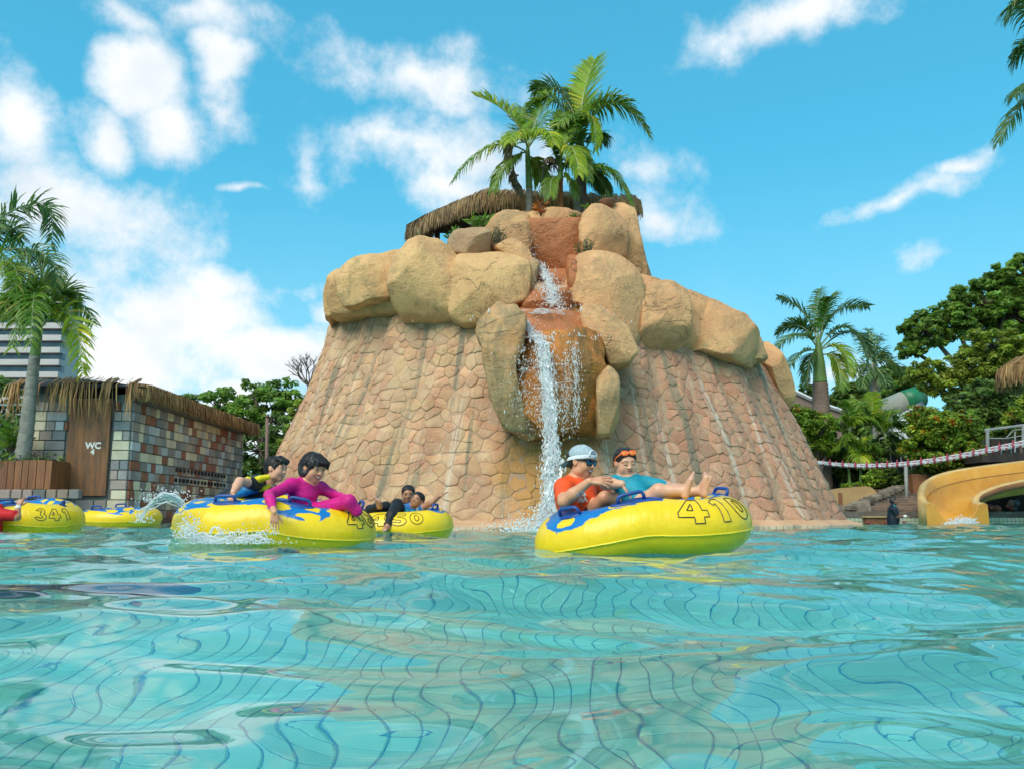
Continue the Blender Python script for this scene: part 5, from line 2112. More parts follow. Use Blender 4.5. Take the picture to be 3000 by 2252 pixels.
tag(o_, "grey steel post holding the rope net at the top of the steps", "post")
tp = MB()
c = Z4(1290, 950, 28.2)
tp.bevbox((c.x, 28.2, 1.25), (.5, .5, .75), .03)
o_ = tp.build("planter_box", [M_TERRB])
tag(o_, "square terracotta planter beside the steel post", "planter")
shrub("low_shrub", "low olive shrub growing from the terracotta planter", Z4(1310, 880, 28.2), .35, .45, 30, 14, .14, M_SHRUB, 81, None, None, 0, 4)

# ---------------------------------------------------------------- thatched parasol at the right border, coconut palm
par = thing("thatched_parasol", "straw thatched parasol poking in at the right border", "parasol", (W(3090, 1100, 19).x, 19, 0))
pc = W(3095, 1040, 19)
b = MB()
b.tube([(pc.x, 19, -.5), (pc.x, 19, pc.z)], .08, 10)
b.build("pole", [M_BARK], par)
rr = (3095 - 2945) * 19 / FPX
ze = W(3000, 1085, 19).z
ring = [Vector((pc.x + rr * math.cos(a), 19 + rr * math.sin(a), ze)) for a in np.linspace(0, 2 * math.pi, 25)]
outr = [Vector((math.cos(a), math.sin(a), 0)) for a in np.linspace(0, 2 * math.pi, 25)]
cone = MB()
cone.add(ring[:-1] + [Vector((pc.x, 19, pc.z + .55))], [(i, (i + 1) % 24, 24) for i in range(24)])
cone.build("canopy", [M_THATCHD], par)
thatch("straw", ring, outr, [M_THATCH], par, 2600, .34, .35, .6, .03, 12, .14)
cpm = thing("palm_tree", "tall coconut palm whose frond tips hang in at the upper right border", "palm", (W(3160, 1500, 20).x, 20, -.5))
ct = W(3120, 210, 20)
palm_trunk([(ct.x + .5, 20, -.6), (ct.x + .35, 20, 4), (ct.x, 20, ct.z)], [.2, .16, .12], [M_TRUNK], cpm)
for i, (m_, t_, dy) in enumerate([((3010, 20), (2956, 55), 0), ((3030, 130), (2965, 190), .6), ((3040, 230), (2972, 285), -.6), ((3010, 290), (2926, 420), 0), ((3200, 60), (3330, 250), .5), ((3150, -60), (3100, -150), 0), ((3230, 200), (3300, 420), -.5)]):
    frond("frond", ct, W(*m_, 20 + dy * .5), W(*t_, 20 + dy), [M_RACHIS, M_PALMD], cpm, n=50, ll=.6, lw=.05, droop=.9, seed=500 + i, rach=.03)

# ---------------------------------------------------------------- royal palms
rp1 = thing("palm_tree", "tall royal palm with a green crownshaft right of the mountain", "palm", (Z7(565, 1220, 30).x, 30, .6), "royal palms")
palm_trunk([(Z7(568, 1220, 29.6).x, 29.9, .6), Z7(566, 1220, 30), Z7(560, 1030, 30)], [.33, .31, .26], [pmat("palm_trunk_brown", (.22, .15, .115), (.16, .11, .085), scale=4, rough=.85, stretch=(1, 1, 3), space="World")], rp1)
palm_trunk([Z7(560, 1030, 30), Z7(550, 860, 30), Z7(545, 660, 30)], [.25, .2, .06], [M_SHAFT], rp1, "crownshaft")
RP = [((540, 690), (415, 450), (220, 335), .6, M_PALMD), ((545, 690), (540, 450), (560, 265), .8, M_PALMD), ((560, 680), (710, 440), (960, 410), .3, M_PALMD), ((530, 700), (375, 560), (215, 640), .2, M_PALMD),
      ((530, 730), (370, 640), (135, 820), -.3, M_PALMD), ((570, 720), (780, 580), (940, 850), -.3, M_PALMD), ((520, 760), (350, 840), (275, 1090), -.8, M_PALMD), ((530, 780), (480, 840), (455, 1060), -.3, M_PALMD),
      ((570, 760), (730, 750), (800, 970), -.5, M_PALMY), ((570, 800), (690, 850), (720, 1080), -.5, M_PALM), ((580, 740), (850, 630), (1005, 950), .4, M_PALMD), ((550, 680), (620, 420), (640, 330), -.6, M_PALM)]
for i, (b_, m_, t_, dy, mt) in enumerate(RP):
    frond("frond", Z7(*b_, 30), Z7(*m_, 30 + dy * .8), Z7(*t_, 30 + dy * 1.6), [M_RACHIS, mt], rp1, n=54, ll=.50, lw=.05, droop=.5, seed=520 + i, rach=.03, vee=.5)
rp2 = thing("palm_tree", "smaller hazy royal palm behind the tall one, nearer the big tree", "palm", (Z7(1005, 1110, 38).x, 38, .9), "royal palms")
palm_trunk([(Z7(1005, 1110, 38).x, 38, .9), Z7(1005, 1110, 38), Z7(995, 880, 38)], [.26, .24, .15], [M_TRUNK], rp2)
for i, (m_, t_, dy) in enumerate([((965, 720), (960, 590), .3), ((1050, 780), (1095, 810), .2), ((890, 880), (815, 965), -.3), ((1140, 850), (1255, 1000), 0), ((900, 700), (890, 640), .4), ((1020, 720), (1050, 650), .5), ((1060, 960), (1100, 1050), -.6), ((930, 960), (900, 1060), -.5)]):
    frond("frond", Z7(992, 890, 38), Z7(*m_, 38 + dy), Z7(*t_, 38 + 2 * dy), [M_RACHIS, M_PALMD], rp2, n=40, ll=.5, lw=.06, droop=.7, seed=540 + i, rach=.03, plum=True)

# cluster palms in the shrubbery
def bush_palm(label, x, y0, y1, Y, fr, seed):
    o = thing("cluster_palm", label, "palm", (Z4(x, y0, Y).x, Y, .5), "low palms in the shrubbery")
    palm_trunk([(Z4(x, y0, Y).x, Y, .5), Z4(x, y0, Y), Z4(x + 4, y1, Y)], [.06, .05, .04], [M_SHAFT], o)
    for i, (m_, t_, dy, mt) in enumerate(fr):
        frond("frond", Z4(x + 3, y1, Y), Z4(*m_, Y + dy * .5), Z4(*t_, Y + dy), [M_RACHIS, mt], o, n=34, ll=.42, lw=.05, droop=.55, seed=seed + i, rach=.015)


bush_palm("bright feathery palm in the shrubbery, left of the flowering bush", 700, 800, 480, 29, [((700, 330), (640, 240), 0, M_PALM), ((760, 300), (820, 230), .2, M_PALM), ((800, 380), (940, 400), -.3, M_PALMY), ((640, 380), (560, 420), -.2, M_PALM), ((720, 560), (830, 680), -.6, M_PALM), ((660, 540), (580, 640), -.4, M_PALM), ((720, 320), (700, 210), .4, M_PALM)], 560)
bush_palm("tall feathery palm in the shrubbery with stiff upright fronds", 890, 700, 400, 30, [((900, 260), (900, 150), 0, M_PALMY), ((950, 300), (1000, 220), .2, M_PALM), ((1000, 340), (1150, 300), 0, M_PALM), ((1020, 420), (1190, 470), -.3, M_PALMY), ((840, 300), (770, 250), 0, M_PALM), ((980, 480), (1060, 600), -.3, M_PALMD), ((830, 380), (760, 430), 0, M_PALM)], 570)
bush_palm("short feathery palm low in the shrubbery behind the rope net", 800, 960, 720, 28.5, [((820, 590), (870, 540), 0, M_PALMY), ((760, 620), (700, 560), 0, M_PALM), ((870, 640), (950, 650), -.2, M_PALM), ((740, 680), (700, 740), 0, M_PALM), ((860, 720), (900, 820), -.2, M_PALM), ((800, 680), (800, 780), -.5, M_PALMY)], 580)
bush_palm("dark palm fronds beside the flowering bush, nearest the tent", 1010, 720, 520, 29.5, [((1080, 420), (1180, 440), 0, M_PALMD), ((1090, 500), (1180, 560), -.2, M_PALMD), ((1080, 560), (1130, 680), 0, M_PALMD), ((960, 420), (930, 380), 0, M_PALM), ((1040, 380), (1090, 290), .2, M_PALM), ((960, 540), (900, 600), 0, M_PALMD)], 590)

# ---------------------------------------------------------------- house, tent, tube slide behind the trees
hs = thing("gabled_house", "mauve brown gable wall with a white verge behind the shrubs", "house", (Z4(300, 300, 42).x, 42, .5))
b = MB()
b.prism([Z4(60, 40, 42), Z4(215, 135, 42), Z4(440, 240, 42), Z4(640, 310, 42), Z4(640, 760, 42), Z4(60, 760, 42)], (0, 8, 0))
b.build("wall", [pmat("mauve_render", (.26, .185, .15), (.22, .155, .13), scale=.6, rough=.85, space="World")], hs)
b = MB()
b.tube([Z4(50, 20, 41.9), Z4(212, 128, 41.9), Z4(440, 233, 41.9), Z4(660, 312, 41.9)], .10, 4)
b.build("verge", [pmat("white_verge", (.7, .7, .7), (.6, .6, .6), rough=.5)], hs)
tn = thing("white_tent", "white canvas canopy behind the orange flowered bush", "tent", (Z4(1250, 500, 36).x, 36, .5))
M_CANVAS = pmat("white_canvas", (.72, .73, .75), (.64, .65, .68), scale=.6, rough=.7, space="World", trans=.2)
ap = Z4(1330, 215, 37)
ring = [Z4(1000, 640, 35), Z4(1200, 800, 33.5), Z4(1700, 760, 35), Z4(1650, 640, 40), Z4(1050, 560, 40)]
b = MB()
b.add(ring + [ap, Z4(1150, 330, 36)], [(0, 1, 6), (1, 5, 6), (1, 2, 5), (2, 3, 5), (3, 4, 5), (4, 6, 5), (4, 0, 6)])
b.build("canopy", [M_CANVAS], tn, True)
b = MB()
b.add([Z4(1130, 700, 33.2), Z4(1240, 830, 33.2), Z4(1500, 830, 33.2), Z4(1490, 770, 33.4)], [(0, 1, 2, 3)])
b.build("valance", [M_CANVAS], tn)
for (x, y) in ((1010, 650), (1210, 805), (1690, 765)):
    b = MB()
    q_ = Z4(x, y, 34.5)
    b.tube([(q_.x, 34.5, .5), (q_.x, 34.5, q_.z)], .05, 8)
    b.build("pole", [M_POSTG], tn)
tsl = thing("tube_slide", "cream and green tube slide showing between the trees", "slide", (Z4(1100, 240, 40).x, 40, .9))
b = MB()
b.tube([Z4(900, 340, 40), Z4(1000, 285, 40), Z4(1170, 222, 40)], [.40, .44, .48], 16)
b.build("tube", [pmat("cream_gelcoat", (.60, .54, .42), (.5, .45, .36), rough=.4, space="World", scale=1)], tsl, True)
b = MB()
b.tube([Z4(1165, 224, 40), Z4(1300, 190, 40.4)], [.50, .54], 16)
b.build("tube_end", [pmat("green_gelcoat", (.02, .23, .10), (.015, .17, .08), rough=.4, space="World", scale=1)], tsl, True)
b = MB()
b.tube([(Z4(1050, 270, 40).x, 40, .9), Z4(1050, 290, 40)], .12, 8)
b.build("support", [M_POSTG], tsl)
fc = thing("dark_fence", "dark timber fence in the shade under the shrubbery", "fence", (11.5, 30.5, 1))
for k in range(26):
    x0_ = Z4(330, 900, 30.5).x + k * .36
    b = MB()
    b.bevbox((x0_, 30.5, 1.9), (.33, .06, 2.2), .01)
    b.build("board", [M_DKBROWN], fc)

# ---------------------------------------------------------------- shrubs and trees of the right side
M_BUSH = leaf_mat("bush_leaf", (.28, .40, .04), (.18, .30, .04), trans=.45)
M_FLOWER = leaf_mat("orange_flower", (.60, .26, .02), (.48, .13, .02), trans=.25)


def bush(label, crown, Y, seed, mats, fl=0.0, flz=None, per=2600, lsize=.13, group=None, sub=60, clump=(.15, .27)):
    rs = np.random.RandomState(seed)
    rnd = random.Random(seed)
    c0_ = Vector(crown[0][0])
    o = thing("flowering_bush" if fl else "bush", label, "bush", (c0_.x, c0_.y, .5), group)
    sb = MB()
    cs, rr = [], []
    for (c, r) in crown:
        c = Vector(c)
        sb.tube([(c0_.x, c0_.y, .4), c.lerp(Vector((c0_.x, c0_.y, .4)), .4), c], [.1, .07, .04], 6)
        for k in range(sub):
            d = Vector((rnd.gauss(0, 1), rnd.gauss(0, 1), rnd.gauss(0, 1))).normalized()
            p = c + Vector((d.x * r[0], d.y * r[1], d.z * r[2])) * rnd.uniform(.55, 1)
            s = rnd.uniform(*clump) * (r[0] * r[1] * r[2]) ** (1 / 3)
            cs.append(tuple(p))
            rr.append((s * 1.2, s * 1.2, s * .9))
            if k % 4 == 0:
                sb.tube([c, p], [.03, .01], 4)
    sb.build("stem", [M_BARK], o, True)
    q, t = leaf_cloud(rs, cs, rr, per, lsize, shell=.6, aspect=1.8, tintv=(.55, 1.5), up=.9)
    quads("foliage", q, mats[0], o, tint=t)
    if fl:
        pick = [i for i in range(len(cs)) if rnd.random() < fl and (flz is None or cs[i][2] > flz)]
        q, t = leaf_cloud(rs, [cs[i] for i in pick], [tuple(a * .75 for a in rr[i]) for i in pick], per * .8, lsize * .9, shell=.6, aspect=1.4, tintv=(.7, 1.4))
        quads("blossom", q, mats[1], o, tint=t)
    return o


bush("rounded bush dotted with orange flowers above the slide", [E(2755, 1255, 28, 95, 70), E(2720, 1300, 28, 75, 75), E(2810, 1300, 28, 75, 75), E(2760, 1345, 28, 95, 45), E(2700, 1230, 28, 50, 45), E(2830, 1245, 28, 45, 45)], 28, 61, (M_BUSH, M_FLOWER), .22, None)
bush("clipped hedge with red and orange new growth next to the mountain", [E(2350, 1235, 29, 50, 45), E(2410, 1250, 29, 50, 45), E(2360, 1300, 29, 55, 55), E(2320, 1220, 29, 35, 40), E(2430, 1300, 29, 30, 35)], 29, 62, (M_BUSH, leaf_mat("red_new_leaf", (.62, .11, .03), (.50, .17, .03))), .3, W(2350, 1225, 29).z)
bush("dark shrub mass low behind the rope net and steps", [E(2540, 1330, 29.5, 70, 50), E(2580, 1390, 29.0, 60, 45), E(2480, 1350, 30, 60, 60), E(2640, 1420, 29, 40, 30)], 29.5, 63, (M_LEAFD,), 0)
bush("small orange tipped bush at the right border above the railing", [E(2985, 1240, 29, 45, 45), E(3030, 1200, 29, 50, 50)], 29, 64, (M_BUSH, M_FLOWER), .15, None)
bush("grassy green tuft at the foot of the cluster palms", [E(2500, 1425, 27.8, 35, 14), E(2560, 1400, 27.8, 30, 25)], 27.8, 65, (M_BUSH,), 0)


def E7(x, y, Y, rx, rz):
    return E(2200 + x * .3617, 750 + y * .3617, Y, rx * .3617, rz * .3617)


tree("broadleaf_tree", "large spreading tree filling the upper right border", (W(2900, 1500, 44).x, 44, .8), 12,
     [E7(1420, 600, 44, 210, 150), E7(1650, 520, 44, 230, 170), E7(1850, 380, 44, 260, 190), E7(2100, 220, 44, 230, 190), E7(2250, 120, 44, 200, 160), E7(2100, 480, 44, 250, 200), E7(1300, 760, 44, 120, 90), E7(2350, 400, 44, 250, 250)],
     [M_LEAFM], 71, per=900, lsize=.34, trunk_r=.45, group="trees on the right bank", sub=70, clump=(.10, .2))
tree("broadleaf_tree", "yellowish green bushy tree below the large spreading one", (W(2870, 1500, 36).x, 36, .8), 8,
     [E7(1950, 720, 36, 240, 150), E7(2150, 780, 36, 200, 160), E7(1780, 880, 36, 230, 150), E7(1450, 960, 36, 200, 120), E7(1600, 1050, 36, 240, 120), E7(2050, 920, 36, 220, 150)],
     [M_LEAFY], 72, per=1300, lsize=.26, trunk_r=.3, group="trees on the right bank", sub=60, clump=(.12, .22), aspect=2.6, droop=.6)
tree("broadleaf_tree", "very dark shaded tree behind the railing at the right border", (W(2930, 1500, 33).x, 33, .8), 6,
     [E7(1950, 1120, 33, 200, 160), E7(2150, 1150, 33, 180, 200), E7(1850, 1300, 33, 200, 150), E7(2100, 1400, 33, 220, 160), E7(1700, 1200, 33, 120, 120)],
     [M_LEAFD], 73, per=1300, lsize=.22, trunk_r=.25, group="trees on the right bank", sub=50)
tree("broadleaf_tree", "flat topped dark tree far behind the royal palm", (W(2520, 1500, 52).x, 52, .8), 7,
     [E7(850, 1090, 52, 200, 60), E7(780, 1160, 52, 180, 60), E7(1000, 1030, 52, 150, 90), E7(1150, 980, 52, 120, 100), E7(1050, 1120, 52, 180, 90)],
     [M_LEAFD], 74, per=700, lsize=.36, trunk_r=.3, group="trees on the right bank", sub=60)
tree("broadleaf_tree", "small feathery tree top under the royal palm fronds", (W(2365, 1500, 50).x, 50, .8), 6, [E7(450, 1080, 50, 60, 50), E7(490, 1120, 50, 60, 50)], [M_LEAFD], 75, per=700, lsize=.3, trunk_r=.15, group="trees on the right bank", sub=30)
tree("broadleaf_tree", "green tree between the small royal palm and the tube slide", (W(2620, 1500, 46).x, 46, .8), 6, [E7(1150, 1060, 46, 130, 110), E7(1250, 1000, 46, 110, 100)], [M_LEAFM], 76, per=800, lsize=.3, trunk_r=.2, group="trees on the right bank", sub=50)
tree("broadleaf_tree", "deep green tree closing the gap behind the cluster palms", (W(2560, 1500, 44).x, 44, .8), 6, [E(2480, 1230, 44, 60, 50), E(2560, 1220, 44, 70, 60), E(2620, 1270, 44, 70, 70), E(2520, 1310, 44, 80, 70), E(2660, 1330, 44, 60, 70), E(2430, 1290, 44, 60, 60)], [M_LEAFD], 78, per=800, lsize=.3, trunk_r=.2, group="trees on the right bank", sub=40)
# far wooded skyline that closes the horizon
wd, wt_ = [], []
rs = np.random.RandomState(77)
for i in range(150):
    x = -95 + i * 1.27 + rs.uniform(-1, 1)
    wd.append((x, 60 + rs.uniform(-3, 6), 1.2 + rs.uniform(0, 1.6)))
    wt_.append((2.2, 1.6, 1.7))
q, t = leaf_cloud(rs, wd, wt_, 75, .55, tintv=(.5, 1.2))
o_ = quads("far_wood", q, M_LEAFD, None, tint=t)
tag(o_, kind="stuff")
# ================================================================ inflatable tubes
def tube_mat(name, blue_amt, seed, zone=.975):
    m, n, p, out = new_mat(name)
    uv = n.n("ShaderNodeTexCoord").outputs["UV"]
    su = n.n("ShaderNodeSeparateXYZ")
    n.set(su, 0, uv)
    u, v = su.outputs[0], su.outputs[1]
    su_ = n.mapping(uv, loc=(seed * 1.7, seed, 0), scale=(1, 1, 1))
    nz = n.noise(n.mapping(su_, scale=(30, 14, 1)), 1.0, 3, .6).outputs["Fac"]
    wv_ = n.math("SINE", n.math("ADD", n.math("MULTIPLY", u, 25.13), seed * 1.0 + 1.2))
    edge = n.math("ADD", .132, n.math("MULTIPLY", wv_, .05))
    edge = n.math("ADD", edge, n.math("MULTIPLY", n.math("SUBTRACT", nz, .5), .11))
    # the number panel at the bow stays plain
    du = n.math("ABSOLUTE", n.math("SUBTRACT", u, zone))
    du = n.math("MINIMUM", du, n.math("SUBTRACT", 1.0, du))
    edge = n.math("ADD", edge, n.math("MULTIPLY", n.math("SUBTRACT", 1.0, n.ramp(du, .085, .115)), .35))
    blue = n.math("MULTIPLY", n.ramp(n.math("SUBTRACT", v, edge), -.004, .004, False), n.ramp(n.math("SUBTRACT", .62, v), -.004, .004, False))
    vo = n.n("ShaderNodeTexVoronoi", feature="F1", voronoi_dimensions="2D")
    warp_ = n.noise(n.mapping(su_, scale=(20, 12, 1)), 1.0, 2).outputs["Color"]
    vv = n.vmath("ADD", n.mapping(su_, scale=(17, 10, 1)), n.vmath("SCALE", warp_, .9))
    n.set(vo, "Vector", vv)
    vo.inputs["Scale"].default_value = 1.0
    fleck = n.math("SUBTRACT", 1.0, n.ramp(vo.outputs["Distance"], .29, .32, False))
    keep = n.n("ShaderNodeSeparateXYZ")
    n.set(keep, 0, vo.outputs["Color"])
    fleck = n.math("MULTIPLY", fleck, n.math("GREATER_THAN", keep.outputs[0], .15))
    blue = n.math("MULTIPLY", blue, n.math("SUBTRACT", 1.0, fleck))
    blue = n.math("MULTIPLY", blue, blue_amt)
    # sun-faded vinyl
    fad = n.ramp(n.noise(n.mapping(su_, scale=(9, 5, 1)), 1.0, 4).outputs["Fac"], .35, .7)
    yel = n.mix(fad, (.90, .60, .008), (.82, .54, .008))
    bot = n.math("SUBTRACT", 1.0, n.ramp(v, -.035, -.02))
    yel = n.mix(bot, yel, (.84, .58, .006))
    c = n.mix(blue, yel, (.006, .165, .47))
    n.set(p, "Base Color", c)
    p.inputs["Roughness"].default_value = .30
    p.inputs["Specular IOR Level"].default_value = .45
    b = n.n("ShaderNodeBump")
    b.inputs["Distance"].default_value = .010
    n.set(b, "Height", n.noise(n.mapping(su_, scale=(60, 6, 1)), 1.0, 3).outputs["Fac"])
    m.node_tree.links.new(b.outputs[0], p.inputs["Normal"])
    return m


M_HANDLE = pmat("blue_handle", (.012, .07, .30), (.01, .05, .22), scale=8, rough=.4)
M_BLUEV = pmat("blue_vinyl", (.006, .165, .47), (.006, .14, .40), scale=4, rough=.35)
M_SEAM = pmat("yellow_seam", (.72, .60, .02), (.62, .52, .02), scale=10, rough=.4)
M_INK = pmat("black_ink", (.02, .018, .012), (.035, .03, .02), scale=20, rough=.5)
M_NET = pmat("tube_floor_fabric", (.01, .02, .035), (.02, .03, .05), rough=.8)


def arc(cx, cy, rx, ry, a0, a1, n=14):
    return [(cx + rx * math.cos(R(a0 + (a1 - a0) * i / n)), cy + ry * math.sin(R(a0 + (a1 - a0) * i / n))) for i in range(n + 1)]


DIG = {
    "4": [[(0, .35), (.40, 1), (.74, 1), (.74, .44), (.92, .44), (.92, .20), (.74, .20), (.74, 0), (.44, 0), (.44, .20), (0, .20)], [(.44, .44), (.44, .74), (.26, .44)]],
    "1": [[(.16, .80), (.42, 1), (.68, 1), (.68, 0), (.38, 0), (.38, .70), (.22, .62)]],
    "0": [arc(.45, .5, .42, .5, 0, 360, 26)[:-1], arc(.45, .5, .14, .26, 0, 360, 18)[:-1]],
    "6": [arc(.45, .34, .40, .34, -200, 90, 20) + arc(.60, .62, .12, .38, 100, 90, 2) + [(.72, 1), (.5, 1)] + arc(.45, .42, .42, .55, 100, 170, 8), arc(.45, .33, .13, .14, 0, 360, 14)[:-1]],
    "3": [[(.05, .76)] + arc(.42, .72, .34, .28, 160, -55, 14) + arc(.42, .30, .42, .30, 50, -165, 18) + [(.28, .26)] + arc(.42, .28, .13, .10, -160, 80, 8) + [(.40, .42), (.40, .58)] + arc(.42, .72, .10, .09, -90, 160, 8)],
    "5": [[(.08, .46), (.08, 1), (.82, 1), (.82, .76), (.36, .76), (.36, .62)] + arc(.42, .31, .42, .32, 75, -165, 18) + [(.28, .26)] + arc(.42, .30, .12, .10, -150, 110, 8)],
}


class Tube:
    def __init__(self, a, b, r, waist=.10, hump=.03, bend=None):
        self.a, self.b, self.r, self.waist, self.hump, self.bend = a, b, r, waist, hump, bend

    def center(self, ph):
        c, s = math.cos(ph), math.sin(ph)
        e = .78
        x = self.a * math.copysign(abs(c) ** e, c)
        y = self.b * math.copysign(abs(s) ** e, s)
        w = math.exp(-(x / (.33 * self.a)) ** 2)
        y *= 1 - self.waist * w
        return Vector((x, y, self.hump * w))

    def S(self, ph, v, off=0.0):
        p = self.center(ph)
        t = (self.center(ph + .01) - self.center(ph - .01))
        t.z = 0
        t.normalize()
        nrm = Vector((t.y, -t.x, 0))
        rr = self.r * (1 + .06 * math.exp(-(p.x / (.4 * self.a)) ** 2)) + off
        q = p + nrm * math.cos(v) * rr + Vector((0, 0, math.sin(v) * rr * .97))
        if self.bend:
            q.z += self.bend(q.x)
        return q


def build_tube(label, T, M, number, seed, handles, mat, digits_ph=(1.66, 2.03), digits_v=(18, 66), group="yellow inflatable tubes", divider=True, blue=True):
    root = thing("inflatable_tube", label, "inflatable", M.translation, group)
    nph, nv = 150, 34
    V_, F_, UV_ = [], [], []
    for i in range(nph + 1):
        ph = 2 * math.pi * i / nph
        for j in range(nv + 1):
            v = -math.pi * .5 + 2 * math.pi * j / nv
            V_.append(M @ T.S(ph, v))
            UV_.append((i / nph, v / (2 * math.pi)))
    for i in range(nph):
        for j in range(nv):
            a = i * (nv + 1) + j
            F_.append((a, a + nv + 1, a + nv + 2, a + 1))
    mesh("tube_body", V_, F_, [mat], root, True, uv=UV_)
    # welded seam flange
    sv, sf = [], []
    rnd = random.Random(seed)
    for i in range(nph + 1):
        ph = 2 * math.pi * i / nph
        wob = .004 * math.sin(i * 2.1 + seed) + .003 * math.sin(i * 5.3)
        v0 = -.16
        for (o, dv) in ((-.004, -.035), (.011, -.012 + wob), (.011, .006 + wob), (-.004, .03)):
            sv.append(M @ T.S(ph, v0 + dv, o))
    for i in range(nph):
        for j in range(3):
            a = i * 4 + j
            sf.append((a, a + 4, a + 5, a + 1))
    mesh("seam", sv, sf, [M_SEAM], root, True)
    if divider:
        mb = MB()
        yb = T.b * (1 - T.waist) - .02
        pts = [Vector((0, -yb + 2 * yb * k / 8, T.hump + .02 * math.sin(math.pi * k / 8))) for k in range(9)]
        if T.bend:
            pts = [p + Vector((0, 0, T.bend(p.x))) for p in pts]
        mb.tube([M @ p for p in pts], T.r * .82, 18)
        mb.build("divider", [M_BLUEV], root, True)
    fb = MB()
    fb.add([M @ (Vector((T.a * .95 * math.cos(a), T.b * .95 * math.sin(a), -T.r * .55))) for a in np.linspace(0, 2 * math.pi, 33)[:-1]], [tuple(range(32))])
    fb.build("floor", [M_NET], root)
    # race number, outlined in black
    if number:
        n = len(number)
        p0, p1 = digits_ph
        for k, ch in enumerate(number):
            a0 = p0 + (p1 - p0) * k / n
            a1 = p0 + (p1 - p0) * (k + .96) / n
            mb = MB()
            for poly in DIG[ch]:
                pts = []
                L = len(poly)
                for i in range(L):
                    q, r_ = poly[i], poly[(i + 1) % L]
                    st = 3 if math.hypot(q[0] - r_[0], q[1] - r_[1]) > .15 else 1
                    for s in range(st):
                        x = q[0] + (r_[0] - q[0]) * s / st
                        y = q[1] + (r_[1] - q[1]) * s / st
                        pts.append(M @ T.S(math.pi * (a0 + (a1 - a0) * x), R(digits_v[0] + (digits_v[1] - digits_v[0]) * y), .0015))
                pts.append(pts[0])
                mb.tube(pts, .0042, 5, 0, False)
            mb.build("printed_digit", [M_INK], root)
    for (ph, v, ln) in handles:
        ph *= math.pi
        dph = ln * .5 / (T.a * .95)
        pad = MB()
        c = T.S(ph, R(v), .002)
        e1 = (T.S(ph + .04, R(v)) - T.S(ph - .04, R(v))).normalized()
        e2 = (T.S(ph, R(v + 4)) - T.S(ph, R(v - 4))).normalized()
        nn = e1.cross(e2)
        if nn.z < 0:
            nn = -nn
        ring = [(math.cos(a) * ln * .78, math.sin(a) * .052) for a in np.linspace(0, 2 * math.pi, 29)[:-1]]
        P = []
        for (kx, hh) in ((1.0, -.012), (.98, .006), (.88, .012)):
            for (x, y) in ring:
                # follow the curved skin along the tube
                s_ph = ph + x / (T.a * 1.02)
                base = T.S(s_ph, R(v) + y / T.r, 0)
                cc = T.S(ph, R(v), 0)
                P.append(M @ (cc + (base - cc) * kx + nn * hh))
        nR = len(ring)
        Fp = [tuple(range(2 * nR, 3 * nR))]
        for r_ in range(2):
            for i in range(nR):
                j = (i + 1) % nR
                Fp.append((r_ * nR + i, r_ * nR + j, (r_ + 1) * nR + j, (r_ + 1) * nR + i))
        pad.add(P, Fp)
        h = pad.build("handle", [M_HANDLE], root, True)
        gb = MB()
        q0, q1 = c - e1 * ln * .5, c + e1 * ln * .5
        up = nn * .055
        gb.tube([M @ p for p in (q0 - nn * .01, q0 + up * .55, q0 + up * .9 + e1 * .012, q0 + up + e1 * .035, q1 + up - e1 * .035, q1 + up * .9 - e1 * .012, q1 + up * .55, q1 - nn * .01)], .0135, 10)
        g = gb.build("grip", [M_HANDLE], None, True)
        to_parent(g, h)
    return root


def TM(px, Y, z, yaw, roll, pitch=0):
    """tube placement: photo column, depth, height; roll tips the right end up, pitch tips the near side"""
    x = (px - 1500) / FPX * Y * 1.005
    return Matrix.Translation((x, Y, z)) @ Matrix.Rotation(R(yaw), 4, "Z") @ Matrix.Rotation(R(-roll), 4, "Y") @ Matrix.Rotation(R(pitch), 4, "X")


MT1 = tube_mat("tube_vinyl_a", 1.0, 1, .875)
MT4 = tube_mat("tube_vinyl_d", 1.0, 5, .93)
MT2 = tube_mat("tube_vinyl_b", 1.0, 2)
MT3 = tube_mat("tube_vinyl_c", 1.0, 3, .815)
# number 410
T410 = Tube(.61, .36, .205, .08, .015, lambda x: -.12 * max(0, (-x - .05) / .75) ** 1.4)
M410 = TM(1872, 6.55, .185, 0, 2.4, 5)
t410 = build_tube("yellow inflatable tube numbered 410 carrying the man in orange", T410, M410, "410", 1, [(1.20, 74, .17), (1.46, 80, .19), (.10, 70, .16), (.45, 82, .17)], MT1, (1.57, 1.90), (14, 78))
# number 460
T46 = Tube(.64, .36, .205, .10, .035, lambda x: -.05 * max(0, (x - .0) / .8) ** 1.2)
M46 = TM(822, 7.4, .185, 3, -1.6, 5)
t46 = build_tube("yellow inflatable tube carrying the boy in black and the pink clad child", T46, M46, "460", 2, [(1.36, 78, .17), (1.60, 80, .17), (.08, 72, .16), (.5, 80, .16)], MT2, (1.80, 2.12))
# number 450
T45 = Tube(.62, .36, .21, .06, .01, lambda x: .0)
M45 = TM(1135, 10.5, .10, -4, 4.0, 4)
t45 = build_tube("yellow inflatable tube numbered 450 in front of the mountain foot", T45, M45, "450", 3, [(1.93, 80, .15), (1.3, 80, .15), (.3, 80, .15)], MT3, (1.47, 1.76))
# number 341
T34 = Tube(.64, .38, .215, .05, -.05, lambda x: .03 * math.sin(x * 5 + .6))
M34 = TM(62, 10.9, .235, -4, -1.5, 5)
t34 = build_tube("yellow inflatable tube numbered 341 at the left edge", T34, M34, "341", 4, [(1.58, 66, .17), (1.97, 78, .05), (.5, 80, .17)], MT4, (1.75, 1.97), (12, 56))
